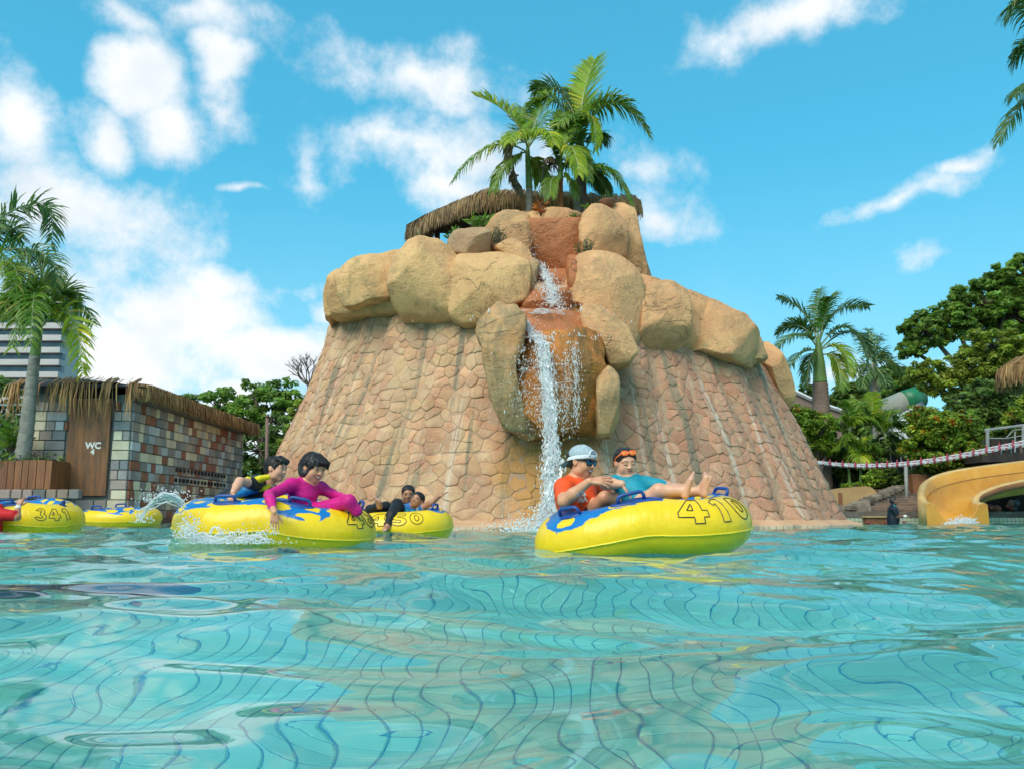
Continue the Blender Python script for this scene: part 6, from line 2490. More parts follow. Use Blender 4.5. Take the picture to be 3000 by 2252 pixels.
# small single ring by the hut
TS = Tube(.46, .40, .165, 0, 0, None)
MS = TM(373, 14.2, .22, 0, 0, 3)
ts = build_tube("small empty yellow swim ring floating by the toilet hut", TS, MS, None, 5, [(1.38, 85, .18), (.6, 85, .16)], MT2, divider=False)
# ================================================================ people: smooth blended bodies
class Body:
    def __init__(self, h):
        self.h = h
        self.p = []          # (kind, data, tag, k)

    def cap(self, a, b, ra, rb, tag, k=.02):
        self.p.append(("cap", (np.array(a, float), np.array(b, float), ra, rb), tag, k))

    def chain(self, pts, rad, tag, k=.02):
        for i in range(len(pts) - 1):
            self.cap(pts[i], pts[i + 1], rad[i], rad[i + 1], tag, k)

    def ell(self, c, r, tag, k=.02, rot=None):
        """rot: 3x3 whose columns are the ellipsoid's axes"""
        self.p.append(("ell", (np.array(c, float), np.array(r, float), np.eye(3) if rot is None else np.array(rot, float)), tag, k))

    def sub(self, c, r, k=.01, rot=None):
        self.p.append(("sub", (np.array(c, float), np.array(r, float), np.eye(3) if rot is None else np.array(rot, float)), None, k))

    @staticmethod
    def dist(kind, data, P):
        if kind == "cap":
            a, b, ra, rb = data
            ba = b - a
            t = np.clip(((P - a) @ ba) / max(ba @ ba, 1e-12), 0, 1)
            return np.linalg.norm(P - a - t[..., None] * ba, axis=-1) - (ra + (rb - ra) * t)
        c, r, M = data
        q = (P - c) @ M
        k0 = np.linalg.norm(q / r, axis=-1)
        k1 = np.linalg.norm(q / (r * r), axis=-1)
        return np.where(k0 < 1e-6, -r.min(), k0 * (k0 - 1.0) / np.maximum(k1, 1e-9))

    def bounds(self, kind, data):
        if kind == "cap":
            a, b, ra, rb = data
            return np.minimum(a - ra, b - rb), np.maximum(a + ra, b + rb)
        c, r, M = data
        e = np.sqrt(((M * r) ** 2).sum(axis=1))
        return c - e, c + e

    def build(self, name, mats, tags, parent, smooth_it=1, jitter=None):
        h = self.h
        bs = [self.bounds(k, d) for (k, d, t, kk) in self.p if k != "sub"]
        lo = np.min([b[0] for b in bs], axis=0) - 4 * h
        hi = np.max([b[1] for b in bs], axis=0) + 4 * h
        n = np.ceil((hi - lo) / h).astype(int) + 1
        D = np.full(n, .08, dtype=np.float32)
        ax = [lo[i] + h * np.arange(n[i]) for i in range(3)]
        for (kind, data, tag_, k) in self.p:
            b0, b1 = self.bounds(kind, data)
            pad = k + 3 * h
            i0 = np.maximum(0, np.floor((b0 - pad - lo) / h).astype(int))
            i1 = np.minimum(n, np.ceil((b1 + pad - lo) / h).astype(int) + 1)
            if np.any(i1 <= i0):
                continue
            sl = tuple(slice(i0[i], i1[i]) for i in range(3))
            G = np.stack(np.meshgrid(ax[0][sl[0]], ax[1][sl[1]], ax[2][sl[2]], indexing="ij"), axis=-1)
            d = self.dist(kind, data, G).astype(np.float32)
            A = D[sl]
            if kind == "sub":
                d = -d
                hh = np.maximum(k - np.abs(A - d), 0) / k
                D[sl] = np.maximum(A, d) + hh * hh * k * .25
            else:
                hh = np.maximum(k - np.abs(A - d), 0) / k
                D[sl] = np.minimum(A, d) - hh * hh * k * .25
        V_, F_ = surface_nets(D, lo, h)
        if smooth_it:
            e = np.concatenate([F_[:, [0, 1]], F_[:, [1, 2]], F_[:, [2, 3]], F_[:, [3, 0]]])
            for it in range(smooth_it):
                acc_ = np.zeros_like(V_)
                cnt = np.zeros(len(V_))
                np.add.at(acc_, e[:, 0], V_[e[:, 1]])
                np.add.at(acc_, e[:, 1], V_[e[:, 0]])
                np.add.at(cnt, e[:, 0], 1)
                np.add.at(cnt, e[:, 1], 1)
                V_ = V_ * .5 + .5 * acc_ / np.maximum(cnt, 1)[:, None]
        cen = V_[F_].mean(axis=1)
        best = np.full(len(cen), 1e9)
        idx = np.zeros(len(cen), dtype=np.int32)
        for (kind, data, tag_, k) in self.p:
            if kind == "sub":
                continue
            d = self.dist(kind, data, cen)
            w = d < best
            best[w] = d[w]
            idx[w] = tags.index(tag_)
        me = bpy.data.meshes.new(name)
        me.vertices.add(len(V_))
        me.vertices.foreach_set("co", V_.astype(np.float32).ravel())
        me.loops.add(len(F_) * 4)
        me.loops.foreach_set("vertex_index", F_.astype(np.int32).ravel())
        me.polygons.add(len(F_))
        me.polygons.foreach_set("loop_start", np.arange(0, len(F_) * 4, 4, dtype=np.int32))
        me.polygons.foreach_set("loop_total", np.full(len(F_), 4, dtype=np.int32))
        me.polygons.foreach_set("use_smooth", np.ones(len(F_), dtype=bool))
        for m_ in mats:
            me.materials.append(m_)
        me.polygons.foreach_set("material_index", idx)
        me.update(calc_edges=True)
        me.validate()
        o = bpy.data.objects.new(name, me)
        link(o)
        if parent is not None:
            to_parent(o, parent)
        return o


def surface_nets(D, lo, h):
    S = D < 0
    nx, ny, nz = D.shape
    off = [(i, j, k) for i in (0, 1) for j in (0, 1) for k in (0, 1)]
    cnt = np.zeros((nx - 1, ny - 1, nz - 1), dtype=np.int8)
    for (i, j, k) in off:
        cnt += S[i:nx - 1 + i, j:ny - 1 + j, k:nz - 1 + k]
    act = (cnt > 0) & (cnt < 8)
    cells = np.argwhere(act)
    ids = np.full(act.shape, -1, dtype=np.int64)
    ids[act] = np.arange(len(cells))
    vals = [D[cells[:, 0] + i, cells[:, 1] + j, cells[:, 2] + k] for (i, j, k) in off]
    acc_ = np.zeros((len(cells), 3))
    c = np.zeros(len(cells))
    for a in range(8):
        for b in range(a + 1, 8):
            oa, ob_ = np.array(off[a]), np.array(off[b])
            if np.abs(oa - ob_).sum() != 1:
                continue
            va, vb = vals[a], vals[b]
            m_ = (va < 0) != (vb < 0)
            t = va[m_] / (va[m_] - vb[m_])
            acc_[m_] += oa + t[:, None] * (ob_ - oa)
            c[m_] += 1
    V_ = lo + h * (cells + acc_ / c[:, None])
    F_ = []
    for ax_ in range(3):
        a1, a2 = [(1, 2), (2, 0), (0, 1)][ax_]
        s0 = [slice(None)] * 3
        s1 = [slice(None)] * 3
        s0[ax_] = slice(0, -1)
        s1[ax_] = slice(1, None)
        ch = S[tuple(s0)] != S[tuple(s1)]
        e = np.argwhere(ch)
        e = e[(e[:, a1] > 0) & (e[:, a2] > 0) & (e[:, a1] < D.shape[a1] - 1) & (e[:, a2] < D.shape[a2] - 1)]
        inside = S[e[:, 0], e[:, 1], e[:, 2]]
        d1 = np.zeros(3, int)
        d2 = np.zeros(3, int)
        d1[a1] = 1
        d2[a2] = 1
        q = [ids[tuple((e - x).T)] for x in (d1 + d2, d2, 0 * d1, d1)]
        q = np.stack(q, axis=1)
        q[~inside] = q[~inside][:, ::-1]
        F_.append(q)
    F_ = np.concatenate(F_)
    return V_, F_[(F_ >= 0).all(axis=1)]


def skin_mat(name, c1, c2):
    return pmat(name, c1, c2, scale=14, rough=.36, sub=(.12, (1.0, .35, .2), .012), space="World", mid=(.3, .75), bump=.0006, bscale=120)


def cloth(name, c, rough=.7, wr=.006):
    return pmat(name, c, tuple(x * .82 for x in c), scale=9, rough=rough, bump=wr, bscale=16, space="World", stretch=(1, 1, 1.6), spec=.3)


SK_L = skin_mat("skin_light", (.70, .34, .19), (.63, .285, .155))
SK_F = skin_mat("skin_fair", (.74, .40, .25), (.68, .33, .20))
SK_B = skin_mat("skin_brown", (.44, .20, .105), (.38, .16, .085))
SK_D = skin_mat("skin_dark", (.20, .10, .06), (.16, .078, .045))
SK_SOLE = skin_mat("skin_sole", (.68, .36, .27), (.62, .31, .22))
M_LIP = skin_mat("lip", (.42, .11, .085), (.36, .09, .07))
M_TEETH = pmat("teeth", (.74, .70, .62), (.68, .64, .56), rough=.3)
M_EYE = pmat("eye_dark", (.018, .012, .010), (.012, .009, .008), rough=.2)
M_EYEW = pmat("eye_white", (.62, .58, .54), (.55, .5, .46), rough=.25)
M_MOUTHD = pmat("mouth_inside", (.09, .018, .015), (.06, .012, .01), rough=.5)
mh, hn, hp, ho = new_mat("black_hair")
_g = hn.n("ShaderNodeNewGeometry").outputs["Position"]
hn.set(hp, "Base Color", hn.mix(hn.ramp(hn.noise(hn.mapping(_g, scale=(1, 1, .5)), 90, 3).outputs["Fac"], .4, .6), (.010, .009, .010), (.03, .026, .026)))
hp.inputs["Roughness"].default_value = .38
_b = hn.n("ShaderNodeBump")
_b.inputs["Distance"].default_value = .006
hn.set(_b, "Height", hn.noise(hn.mapping(_g, scale=(1, 1, .4)), 110, 4).outputs["Fac"])
mh.node_tree.links.new(_b.outputs[0], hp.inputs["Normal"])
M_HAIR = mh


def axes(fwd, up=(0, 0, 1)):
    f = Vector(fwd).normalized()
    u = Vector(up)
    r = f.cross(u).normalized()
    u = r.cross(f).normalized()
    return r, f, u


FACES = []


def face_features(body, parent):
    """eye lines, brows, lips and teeth laid on the surface of the face"""
    from mathutils.bvhtree import BVHTree
    fc = FACES.pop()
    c, H, r, f, u = fc["c"], fc["H"], fc["r"], fc["f"], fc["u"]
    bpy.context.view_layer.update()
    off_ = body.matrix_world.translation
    me = body.data
    bv = BVHTree.FromPolygons([v.co + off_ for v in me.vertices], [tuple(p.vertices) for p in me.polygons])

    def on(x, z, lift=.006):
        o = c + (r * x + u * z + f * .9) * H
        hit = bv.ray_cast(o, -f)
        p = hit[0] if hit[0] is not None else o - f * .55 * H
        return p + f * lift * H

    def patch(mb, top, bot, m, lift):
        n = len(top)
        P = []
        for k in range(4):
            for i in range(n):
                x = top[i][0] + (bot[i][0] - top[i][0]) * k / 3
                z = top[i][1] + (bot[i][1] - top[i][1]) * k / 3
                P.append(on(x, z, lift))
        mb.add(P, [(k * n + i, k * n + i + 1, (k + 1) * n + i + 1, (k + 1) * n + i) for k in range(3) for i in range(n - 1)], m)
    ts = [i / 8 for i in range(9)]
    for s in (-1, 1):
        eb = MB()
        if fc["eyes"] == "closed":
            eb.tube([on(s * (.07 + .125 * t), .018 - .018 * math.sin(math.pi * t), .003) for t in ts], [.005 * H + .004 * H * math.sin(math.pi * t) for t in ts], 5, 0)
        else:
            top = [(s * (.07 + .12 * t), .032 + .026 * math.sin(math.pi * t)) for t in ts]
            bot = [(s * (.07 + .12 * t), .030 - .012 * math.sin(math.pi * t)) for t in ts]
            patch(eb, top, bot, 1, .004)
            ti = [(s * (.105 + .05 * t), .036 + .020 * math.sin(math.pi * (.15 + .7 * t))) for t in ts]
            bi = [(s * (.105 + .05 * t), .034 - .012 * math.sin(math.pi * (.15 + .7 * t))) for t in ts]
            patch(eb, ti, bi, 0, .008)
            eb.tube([on(s * (.065 + .13 * t), .034 + .028 * math.sin(math.pi * t), .004) for t in ts], [.006 * H + .004 * H * math.sin(math.pi * t) for t in ts], 5, 0)
        eb.build("eye", [M_EYE, M_EYEW], parent, True)
        bb_ = MB()
        bb_.tube([on(s * (.06 + .15 * t), .120 + .028 * math.sin(math.pi * (.1 + .7 * t)), .002) for t in ts], [.011 * H * (1.1 - .6 * t) for t in ts], 5, 0)
        bb_.build("eyebrow", [M_HAIR], parent, True)
    mb = MB()
    sm = fc["smile"]
    xs = [-1 + 2 * i / 12 for i in range(13)]
    if sm:
        w = .125 + .025 * sm
        zt = lambda x: -.185 - .022 * (1 - x * x)
        zb = lambda x: -.187 - (.035 + .05 * sm) * (1 - x * x) ** .8
        patch(mb, [(w * x, zt(x)) for x in xs], [(w * x, zb(x)) for x in xs], 1, .004)
        patch(mb, [(w * .86 * x, zt(x) - .003) for x in xs], [(w * .86 * x, zt(x) - (.012 + .022 * sm) * (1 - x * x) ** .5 - .002) for x in xs], 2, .010)
        mb.tube([on(w * x, zt(x) + .004, .002) for x in xs], [.013 * H * (.45 + .55 * (1 - x * x)) for x in xs], 6, 0)
        mb.tube([on(w * x, zb(x) - .006, .002) for x in xs], [.017 * H * (.4 + .6 * (1 - x * x)) for x in xs], 6, 0)
    else:
        w = .092
        patch(mb, [(w * x, -.200 + .022 * (1 - x * x) ** .7 - .006 * math.exp(-(x * 5) ** 2)) for x in xs], [(w * x, -.204) for x in xs], 0, .004)
        patch(mb, [(w * x, -.205) for x in xs], [(w * x, -.206 - .036 * (1 - x * x) ** .7) for x in xs], 0, .004)
        mb.tube([on(w * x, -.204, .004) for x in xs], [.005 * H] * 13, 5, 1)
    mb.build("mouth", [M_LIP, M_MOUTHD, M_TEETH], parent, True)


def make_head(B, c, H, fwd, up=(0, 0, 1), skin="skin", smile=0, eyes="open", neck=None, nr=.2):
    """face modelled on head centre c; H is chin-to-crown height"""
    r, f, u = axes(fwd, up)
    c = Vector(c)
    M_ = np.array([list(r), list(f), list(u)]).T

    def L(x, y, z):
        return c + (r * x + f * y + u * z) * H

    def e(x, y, z, a, b, d, tag_=skin, k=.05):
        B.ell(L(x, y, z), (a * H, b * H, d * H), tag_, k * H, M_)
    e(0, -.06, .14, .335, .42, .355)
    e(0, .08, -.07, .285, .30, .36, k=.12)
    e(0, .215, -.36, .125, .12, .105, k=.16)
    for s in (-1, 1):
        e(s * .16, .22, -.12, .115, .12, .12, k=.10)
        e(s * .20, .05, -.27, .10, .16, .12, k=.12)
        e(s * .125, .335, .125, .11, .055, .035, k=.07)
    for s in (-1, 1):
        B.sub(L(s * .13, .425, .045), (.075 * H, .06 * H, .042 * H), .035 * H, M_)
    # nose
    B.cap(L(0, .365, .06), L(0, .435, -.085), .032 * H, .048 * H, skin, .035 * H)
    for s in (-1, 1):
        e(s * .055, .40, -.10, .036, .04, .03, k=.03)
    # eyelids and lips swell slightly; lines and colours are added by face_features
    for s in (-1, 1):
        B.ell(L(s * .13, .345, .04), (.068 * H, .05 * H, .036 * H), skin, .02 * H, M_)
    e(0, .315, -.235, .11, .075, .065, k=.05)
    FACES.append(dict(c=Vector(c), H=H, r=r, f=f, u=u, smile=smile, eyes=eyes))
    # ears
    for s in (-1, 1):
        e(s * .335, -.02, -.01, .035, .075, .115, k=.03)
        e(s * .36, -.055, .02, .03, .05, .10, k=.03)
        B.sub(L(s * .385, .0, .0), (.025 * H, .035 * H, .055 * H), .01 * H, M_)
    if neck is not None:
        B.cap(L(0, -.08, -.30), neck, nr * H, nr * H * 1.12, skin, .08 * H)
    return L, M_


def hair_cap(c, H, fwd, up, name, parent, style="short", seed=0, h=.005, mat=None, spikes=26):
    """hair as a mesh of its own over the skull"""
    r, f, u = axes(fwd, up)
    c = Vector(c)
    M_ = np.array([list(r), list(f), list(u)]).T
    B = Body(h)
    rnd = random.Random(seed)

    def L(x, y, z):
        return c + (r * x + f * y + u * z) * H
    if style == "bob":
        B.ell(L(0, -.07, .16), (.40 * H, .48 * H, .395 * H), "hair", .02, M_)
        for s in (-1, 1):
            B.ell(L(s * .31, -.12, -.10), (.10 * H, .24 * H, .28 * H), "hair", .05, M_)
        B.ell(L(0, -.30, -.12), (.30 * H, .17 * H, .30 * H), "hair", .05, M_)
        B.sub(L(0, .42, -.30), (.36 * H, .42 * H, .46 * H), .02, M_)
        for s in (-1, 1):
            B.sub(L(s * .44, .05, -.02), (.12 * H, .13 * H, .14 * H), .02, M_)
        # swept fringe
        for k in range(12):
            a = -.22 + .42 * k / 11
            B.chain([L(a, .22, .46 - abs(a) * .3), L(a * 1.1 - .03, .40, .30), L(a * 1.35 - .03, .385, .27 - 1.15 * max(0, abs(a - .04) - .05) - .05 * rnd.random())], [.045 * H, .040 * H, .006 * H], "hair", .01)
    elif style == "side":
        B.ell(L(0, -.07, .17), (.365 * H, .455 * H, .37 * H), "hair", .02, M_)
        B.ell(L(0, -.30, -.02), (.25 * H, .15 * H, .26 * H), "hair", .05, M_)
        B.sub(L(0, .48, -.16), (.37 * H, .42 * H, .42 * H), .02, M_)
        for s in (-1, 1):
            B.sub(L(s * .40, .02, -.12), (.10 * H, .14 * H, .17 * H), .02, M_)
            B.cap(L(s * .325, .13, .12), L(s * .315, .14, -.03), .03 * H, .012 * H, "hair", .02)
        for k in range(9):
            a = -.26 + .5 * k / 8
            B.chain([L(a, .12, .50 - abs(a) * .3), L(a + .04, .36, .36), L(a * 1.05 + .08, .385, .24 - .04 * rnd.random())], [.05 * H, .045 * H, .008 * H], "hair", .015)
    else:
        B.ell(L(0, -.07, .165), (.36 * H, .45 * H, .365 * H), "hair", .02, M_)
        B.ell(L(0, -.30, -.02), (.24 * H, .14 * H, .24 * H), "hair", .05, M_)
        B.sub(L(0, .50, -.12), (.38 * H, .40 * H, .44 * H), .02, M_)
        for s in (-1, 1):
            B.sub(L(s * .40, .02, -.12), (.10 * H, .14 * H, .16 * H), .02, M_)
    for k in range(spikes):
        d = Vector((rnd.gauss(0, .7), rnd.gauss(-.1, .6), rnd.uniform(.35, 1.0))).normalized()
        p = L(d.x * .335, -.07 + d.y * .42, .165 + d.z * .34)
        q = p + (r * d.x + f * d.y + u * (d.z + .3)).normalized() * rnd.uniform(.03, .10) * H + (f * .04 + r * rnd.gauss(0, .03)) * H
        B.cap(p, q, .035 * H, .004 * H, "hair", .012)
    o_ = B.build(name, [mat or M_HAIR], ["hair"], parent, 0)
    # loose wet strands over the cap of hair break up its outline
    if h < .009:
        from mathutils.bvhtree import BVHTree
        bpy.context.view_layer.update()
        of = o_.matrix_world.translation
        bv = BVHTree.FromPolygons([v.co + of for v in o_.data.vertices], [tuple(p.vertices) for p in o_.data.polygons])
        sb_ = MB()
        for k in range(230):
            a0 = rnd.uniform(0, 6.283)
            e0 = rnd.uniform(.15, 1.25)
            da = rnd.gauss(0, .25) + (.25 if style == "side" else 0)
            P_, n_ = [], 6
            for i in range(n_):
                el_ = e0 - i * rnd.uniform(.10, .17)
                aa_ = a0 + da * i / n_
                dv = (r * math.cos(aa_) * math.cos(el_) + f * math.sin(aa_) * math.cos(el_) + u * math.sin(el_)).normalized()
                cc_ = c + u * .12 * H - f * .06 * H
                hit = bv.ray_cast(cc_ + dv * H, -dv)
                if hit[0] is None or (hit[0] - cc_).dot(dv) < .25 * H:
                    break
                P_.append(hit[0] + dv * (.008 + .014 * rnd.random() * (i + 1) / n_) * H)
            if len(P_) >= 3:
                sb_.tube(P_, [.010 * H * (1 - .8 * i / (len(P_) - 1)) for i in range(len(P_))], 4)
        if sb_.v:
            st_ = sb_.build("hair_strands", [mat or M_HAIR], None, True)
            to_parent(st_, o_)
    return o_


def hand(B, wrist, d, n, size, side=1, curl=.3, spread=.18, skin="skin", curls=None, thumb=.7):
    """wrist point, pointing direction d, back-of-hand normal n; side +1: thumb towards d x n"""
    d = Vector(d).normalized()
    n = Vector(n)
    n = (n - d * n.dot(d)).normalized()
    s = d.cross(n) * side
    w = Vector(wrist)
    S = size
    # palm: knuckle row fanned out from the wrist
    kn = []
    for i in range(4):
        x = (.36 - .24 * i) * S * .46
        kn.append(w + d * S * (.50 - .035 * abs(i - 1.2)) + s * x)
        B.cap(w + d * S * .06 + s * x * .45, kn[-1], .085 * S, .072 * S, skin, .035 * S)
    lens = (.44, .50, .46, .36)
    for i in range(4):
        cu = curl if curls is None else curls[i]
        a = (1.5 - i) * spread * .55
        dd = (d + s * a).normalized()
        p = kn[i]
        rr = .052 * S
        for j, fr_ in enumerate((.46, .31, .25)):
            dd = (dd - n * math.tan(min(1.2, cu * (.7 + .35 * j)))).normalized()
            q = p + dd * lens[i] * S * fr_
            B.cap(p, q, rr, rr * .88, skin, .012 * S)
            p = q
            rr *= .88
    b0 = w + d * S * .12 + s * S * .13 - n * S * .03
    td = (d * .55 + s * thumb - n * .15).normalized()
    b1 = b0 + td * S * .22
    b2 = b1 + (td * .75 + d * .4).normalized() * S * .19
    b3 = b2 + (td * .6 + d * .55).normalized() * S * .14
    B.cap(b0, b1, .085 * S, .062 * S, skin, .035 * S)
    B.cap(b1, b2, .060 * S, .054 * S, skin, .012 * S)
    B.cap(b2, b3, .054 * S, .044 * S, skin, .012 * S)


def foot(B, ankle, heel, toe, side, size, skin="skin", sole="sole", nrm=None):
    """ankle joint, heel point, ball-of-toes point, side: direction from little toe to big toe"""
    A, Hh, T_ = Vector(ankle), Vector(heel), Vector(toe)
    s = Vector(side).normalized()
    S = size
    B.cap(A, Hh, .17 * S, .155 * S, skin, .10 * S)
    B.cap(Hh, T_ + s * S * .10, .15 * S, .115 * S, skin, .08 * S)
    B.cap(Hh, T_ - s * S * .12, .14 * S, .095 * S, skin, .08 * S)
    B.cap(A, T_ + s * S * .04, .155 * S, .10 * S, skin, .10 * S)
    d = (T_ - Hh).normalized()
    for i in range(5):
        x = .17 - .088 * i
        L_ = (.20, .17, .155, .135, .11)[i]
        rr = (.072, .052, .05, .047, .044)[i]
        p = T_ + s * S * x + d * S * (.04 - .018 * i)
        B.cap(p, p + d * S * L_ * .7, rr * S, rr * S, skin if sole is None else sole, .02 * S)


HEADTAGS = []
HEADMATS = []


def person(label, base):
    return thing("person", label, "person", base)


# ---------------------------------------------------------------- man in orange
def make_man():
    Y = 6.72
    P = lambda x, y, yy=Y: W(x, y, yy)
    o = person("man in an orange shirt and backward white cap laughing on the numbered tube", P(1690, 1500))
    B = Body(.005)
    fw, up = (.76, -.64, -.16), (.03, .02, 1)
    hc, H = P(1705, 1355), .245
    neck = P(1693, 1410, 6.78)
    L, M_ = make_head(B, hc, H, fw, up, smile=1.0, neck=neck, nr=.24)
    # torso
    hip, chest = P(1695, 1520, 6.85), P(1688, 1450, 6.80)
    shN, shF = P(1652, 1428, 6.66), P(1732, 1424, 7.0)
    B.cap(hip, chest, .155, .165, "shirt", .05)
    B.cap(chest, P(1692, 1420, 6.80), .15, .085, "shirt", .06)
    B.cap(shN, shF, .072, .07, "shirt", .06)
    B.cap(P(1690, 1416, 6.79), neck.lerp(P(1690, 1416, 6.79), .35), .085, .076, "shirt", .02)
    # near arm: short sleeve, elbow low, forearm reaching right
    el, wr = P(1652, 1468, 6.38), P(1727, 1409, 6.28)
    mid = shN.lerp(el, .62)
    B.cap(shN, mid, .072, .066, "shirt", .04)
    B.cap(mid.lerp(shN, .1), el, .050, .044, "skin", .012)
    B.chain([el, el.lerp(wr, .35), wr], [.046, .046, .029], "skin", .02)
    hand(B, wr, (.95, -.05, .02), (.1, -.55, .75), .185, -1, .10, .35, curls=(.02, .12, .28, .38))
    # far arm round the child
    elF, wrF = P(1800, 1440, 7.1), P(1905, 1412, 6.86)
    B.cap(shF, shF.lerp(elF, .5), .07, .062, "shirt", .03)
    B.cap(shF.lerp(elF, .45), elF, .047, .043, "skin", .012)
    B.chain([elF, elF.lerp(wrF, .4), wrF], [.043, .042, .028], "skin", .02)
    hand(B, wrF, (1, -.3, .1), (.0, .3, 1), .17, 1, .25, .2)
    # bent leg
    kn = P(1772, 1458, 6.6)
    B.cap(P(1716, 1515, 6.78), kn, .072, .052, "skin", .03)
    B.chain([kn, P(1810, 1462, 6.6), P(1868, 1500, 6.62)], [.050, .050, .04], "skin", .03)
    B.cap(P(1700, 1515, 6.8), P(1722, 1497, 6.75), .10, .09, "shorts", .03)
    tags = ["skin", "shirt", "shorts"] + HEADTAGS
    body = B.build("body", [SK_L, cloth("orange_shirt", (.98, .10, .018), .6, .010), cloth("dark_shorts", (.03, .035, .05))] + HEADMATS, tags, o)
    face_features(body, o)
    hair_cap(hc, H * .98, fw, up, "hair", o, "short", 1, .006, None, 0)
    # cap worn backwards: panels, band with the opening over the forehead, brim at the nape
    r, f, u = axes(fw, up)
    C = Body(.005)
    cm = np.array([list(r), list(f), list(u)]).T
    C.ell(L(0, -.04, .21), (.385 * H, .47 * H, .375 * H), "mesh", .01, cm)
    C.sub(L(0, .05, -.20), (.7 * H, .9 * H, .34 * H), .006, np.array([list(r), list((f * .97 - u * .24)), list((u * .97 + f * .24))]).T)
    C.sub(L(0, .46, .17), (.20 * H, .22 * H, .16 * H), .008, cm)
    cap = C.build("cap", [pmat("cap_mesh_grey", (.30, .38, .43), (.40, .48, .52), scale=60, rough=.8, space="World", mid=(.4, .6))], ["mesh"], o)
    mbc = MB()
    ring = []
    for k in range(41):
        a = -math.pi + 2 * math.pi * k / 40
        ring.append(L(.395 * math.sin(a), -.04 + .475 * math.cos(a), .125 + .11 * math.cos(a)))
    M_CAPW = pmat("cap_white", (.74, .76, .78), (.68, .70, .72), rough=.7)
    nb = 48
    P0 = []
    for zz, kk in ((-.055, 1.03), (-.02, 1.045), (.03, 1.035), (.06, 1.0)):
        for k in range(nb):
            a = -math.pi + 2 * math.pi * k / nb
            P0.append(L(.385 * kk * math.sin(a), -.04 + .47 * kk * math.cos(a), .135 + zz + .115 * math.cos(a)))
    mbc.add(P0, [(j * nb + i, j * nb + (i + 1) % nb, (j + 1) * nb + (i + 1) % nb, (j + 1) * nb + i) for j in range(3) for i in range(nb)])
    arch_ = [L(.20 * math.cos(a), .40 - .05 * math.sin(a), .245 + .19 * math.sin(a)) for a in np.linspace(0, math.pi, 15)]
    mbc.tube(arch_, .007, 6)
    for a in (-1.15, 1.15):
        mbc.tube([L(.36 * math.sin(a) * k, -.04 + .43 * math.cos(a) * k, .21 + .37 * math.sqrt(max(0, 1 - k * k)) + .004) for k in (.96, .8, .55, .3, .0)], .0035, 4)
    bnd = mbc.build("cap_band", [M_CAPW], None, True)
    to_parent(bnd, cap)
    br = MB()
    n1, n2 = 12, 5
    P_ = []
    for j in range(n2 + 1):
        for i in range(n1 + 1):
            a = -.95 + 1.9 * i / n1
            k = 1 + .62 * (j / n2) * math.cos(a * .9)
            P_.append(L(.37 * math.sin(a) * (1 + .15 * j / n2), -.04 - .455 * math.cos(a) * k, .02 - .20 * (j / n2) - .10 * (a / .95) ** 2))
    Fb = [(j * (n1 + 1) + i, j * (n1 + 1) + i + 1, (j + 1) * (n1 + 1) + i + 1, (j + 1) * (n1 + 1) + i) for j in range(n2) for i in range(n1)]
    br.add(P_, Fb)
    bo = br.build("cap_brim", [pmat("brim_green", (.018, .05, .045), (.012, .035, .03), rough=.7)], None, True)
    bo.modifiers.new("t", "SOLIDIFY").thickness = .006
    to_parent(bo, cap)
    # mirrored sunglasses
    sgm = MB()
    M_FR = pmat("black_frame", (.012, .014, .018), (.01, .01, .012), rough=.25)
    for s in (-1, 1):
        q = [L(s * (.135 + x), .415 - .28 * max(0, x + .06) ** 1.0, .045 + z) for (x, z) in ((-.105, .075), (.115, .085), (.12, .02), (.09, -.075), (-.06, -.085), (-.105, -.02))]
        sgm.tube(q + [q[0]], .0055, 6)
        sgm.tube([L(s * .245, .36, .115), L(s * .34, .16, .10), L(s * .365, -.04, .085)], [.009, .008, .005], 6)
    sgm.tube([L(-.04, .425, .08), L(.04, .425, .08)], .006, 6)
    gl = sgm.build("sunglasses", [M_FR], o, True)
    lm, ln_, lp, lo_ = new_mat("mirror_lens")
    lp.inputs["Base Color"].default_value = (.01, .22, .46, 1)
    lp.inputs["Metallic"].default_value = .85
    lp.inputs["Roughness"].default_value = .12
    for s in (-1, 1):
        lb_ = MB()
        q = [L(s * (.135 + x), .415 - .28 * max(0, x + .06), .045 + z) for (x, z) in ((-.10, .07), (.11, .08), (.115, .02), (.085, -.07), (-.055, -.08), (-.10, -.02))]
        ce = L(s * .135, .428, .045)
        lb_.add(q + [ce], [(i, (i + 1) % 6, 6) for i in range(6)])
        le = lb_.build("lens", [lm], None, True)
        to_parent(le, gl)
    # chest print, laid on the shirt
    from mathutils.bvhtree import BVHTree
    bpy.context.view_layer.update()
    me = body.data
    off_ = body.matrix_world.translation
    bv = BVHTree.FromPolygons([v.co + off_ for v in me.vertices], [tuple(p.vertices) for p in me.polygons])
    M_PR = pmat("white_print", (.78, .76, .74), (.7, .68, .66), rough=.7)
    for (tx, px, py, sz, rz) in (("US", 1704, 1447, .052, .25), ("MA", 1706, 1463, .052, .1)):
        c0_ = W(px, py, 6.45)
        t = text_mesh(tx, sz, (c0_.x, 6.45, c0_.z), (math.pi / 2, -rz, 0), M_PR, None, "shirt_print", 0, .003)
        bm = bmesh.new()
        bm.from_mesh(t.data)
        bmesh.ops.subdivide_edges(bm, edges=bm.edges, cuts=1)
        cam_p = Vector((0, 0, CAM_H))
        for v in bm.verts:
            dirv = (v.co - cam_p).normalized()
            hit = bv.ray_cast(cam_p, dirv)
            if hit[0] is not None:
                v.co = hit[0] - dirv * .004
        bm.to_mesh(t.data)
        bm.free()
        to_parent(t, body)
        t.parent = body
        t.location = -off_ if True else t.location
    return o


make_man()


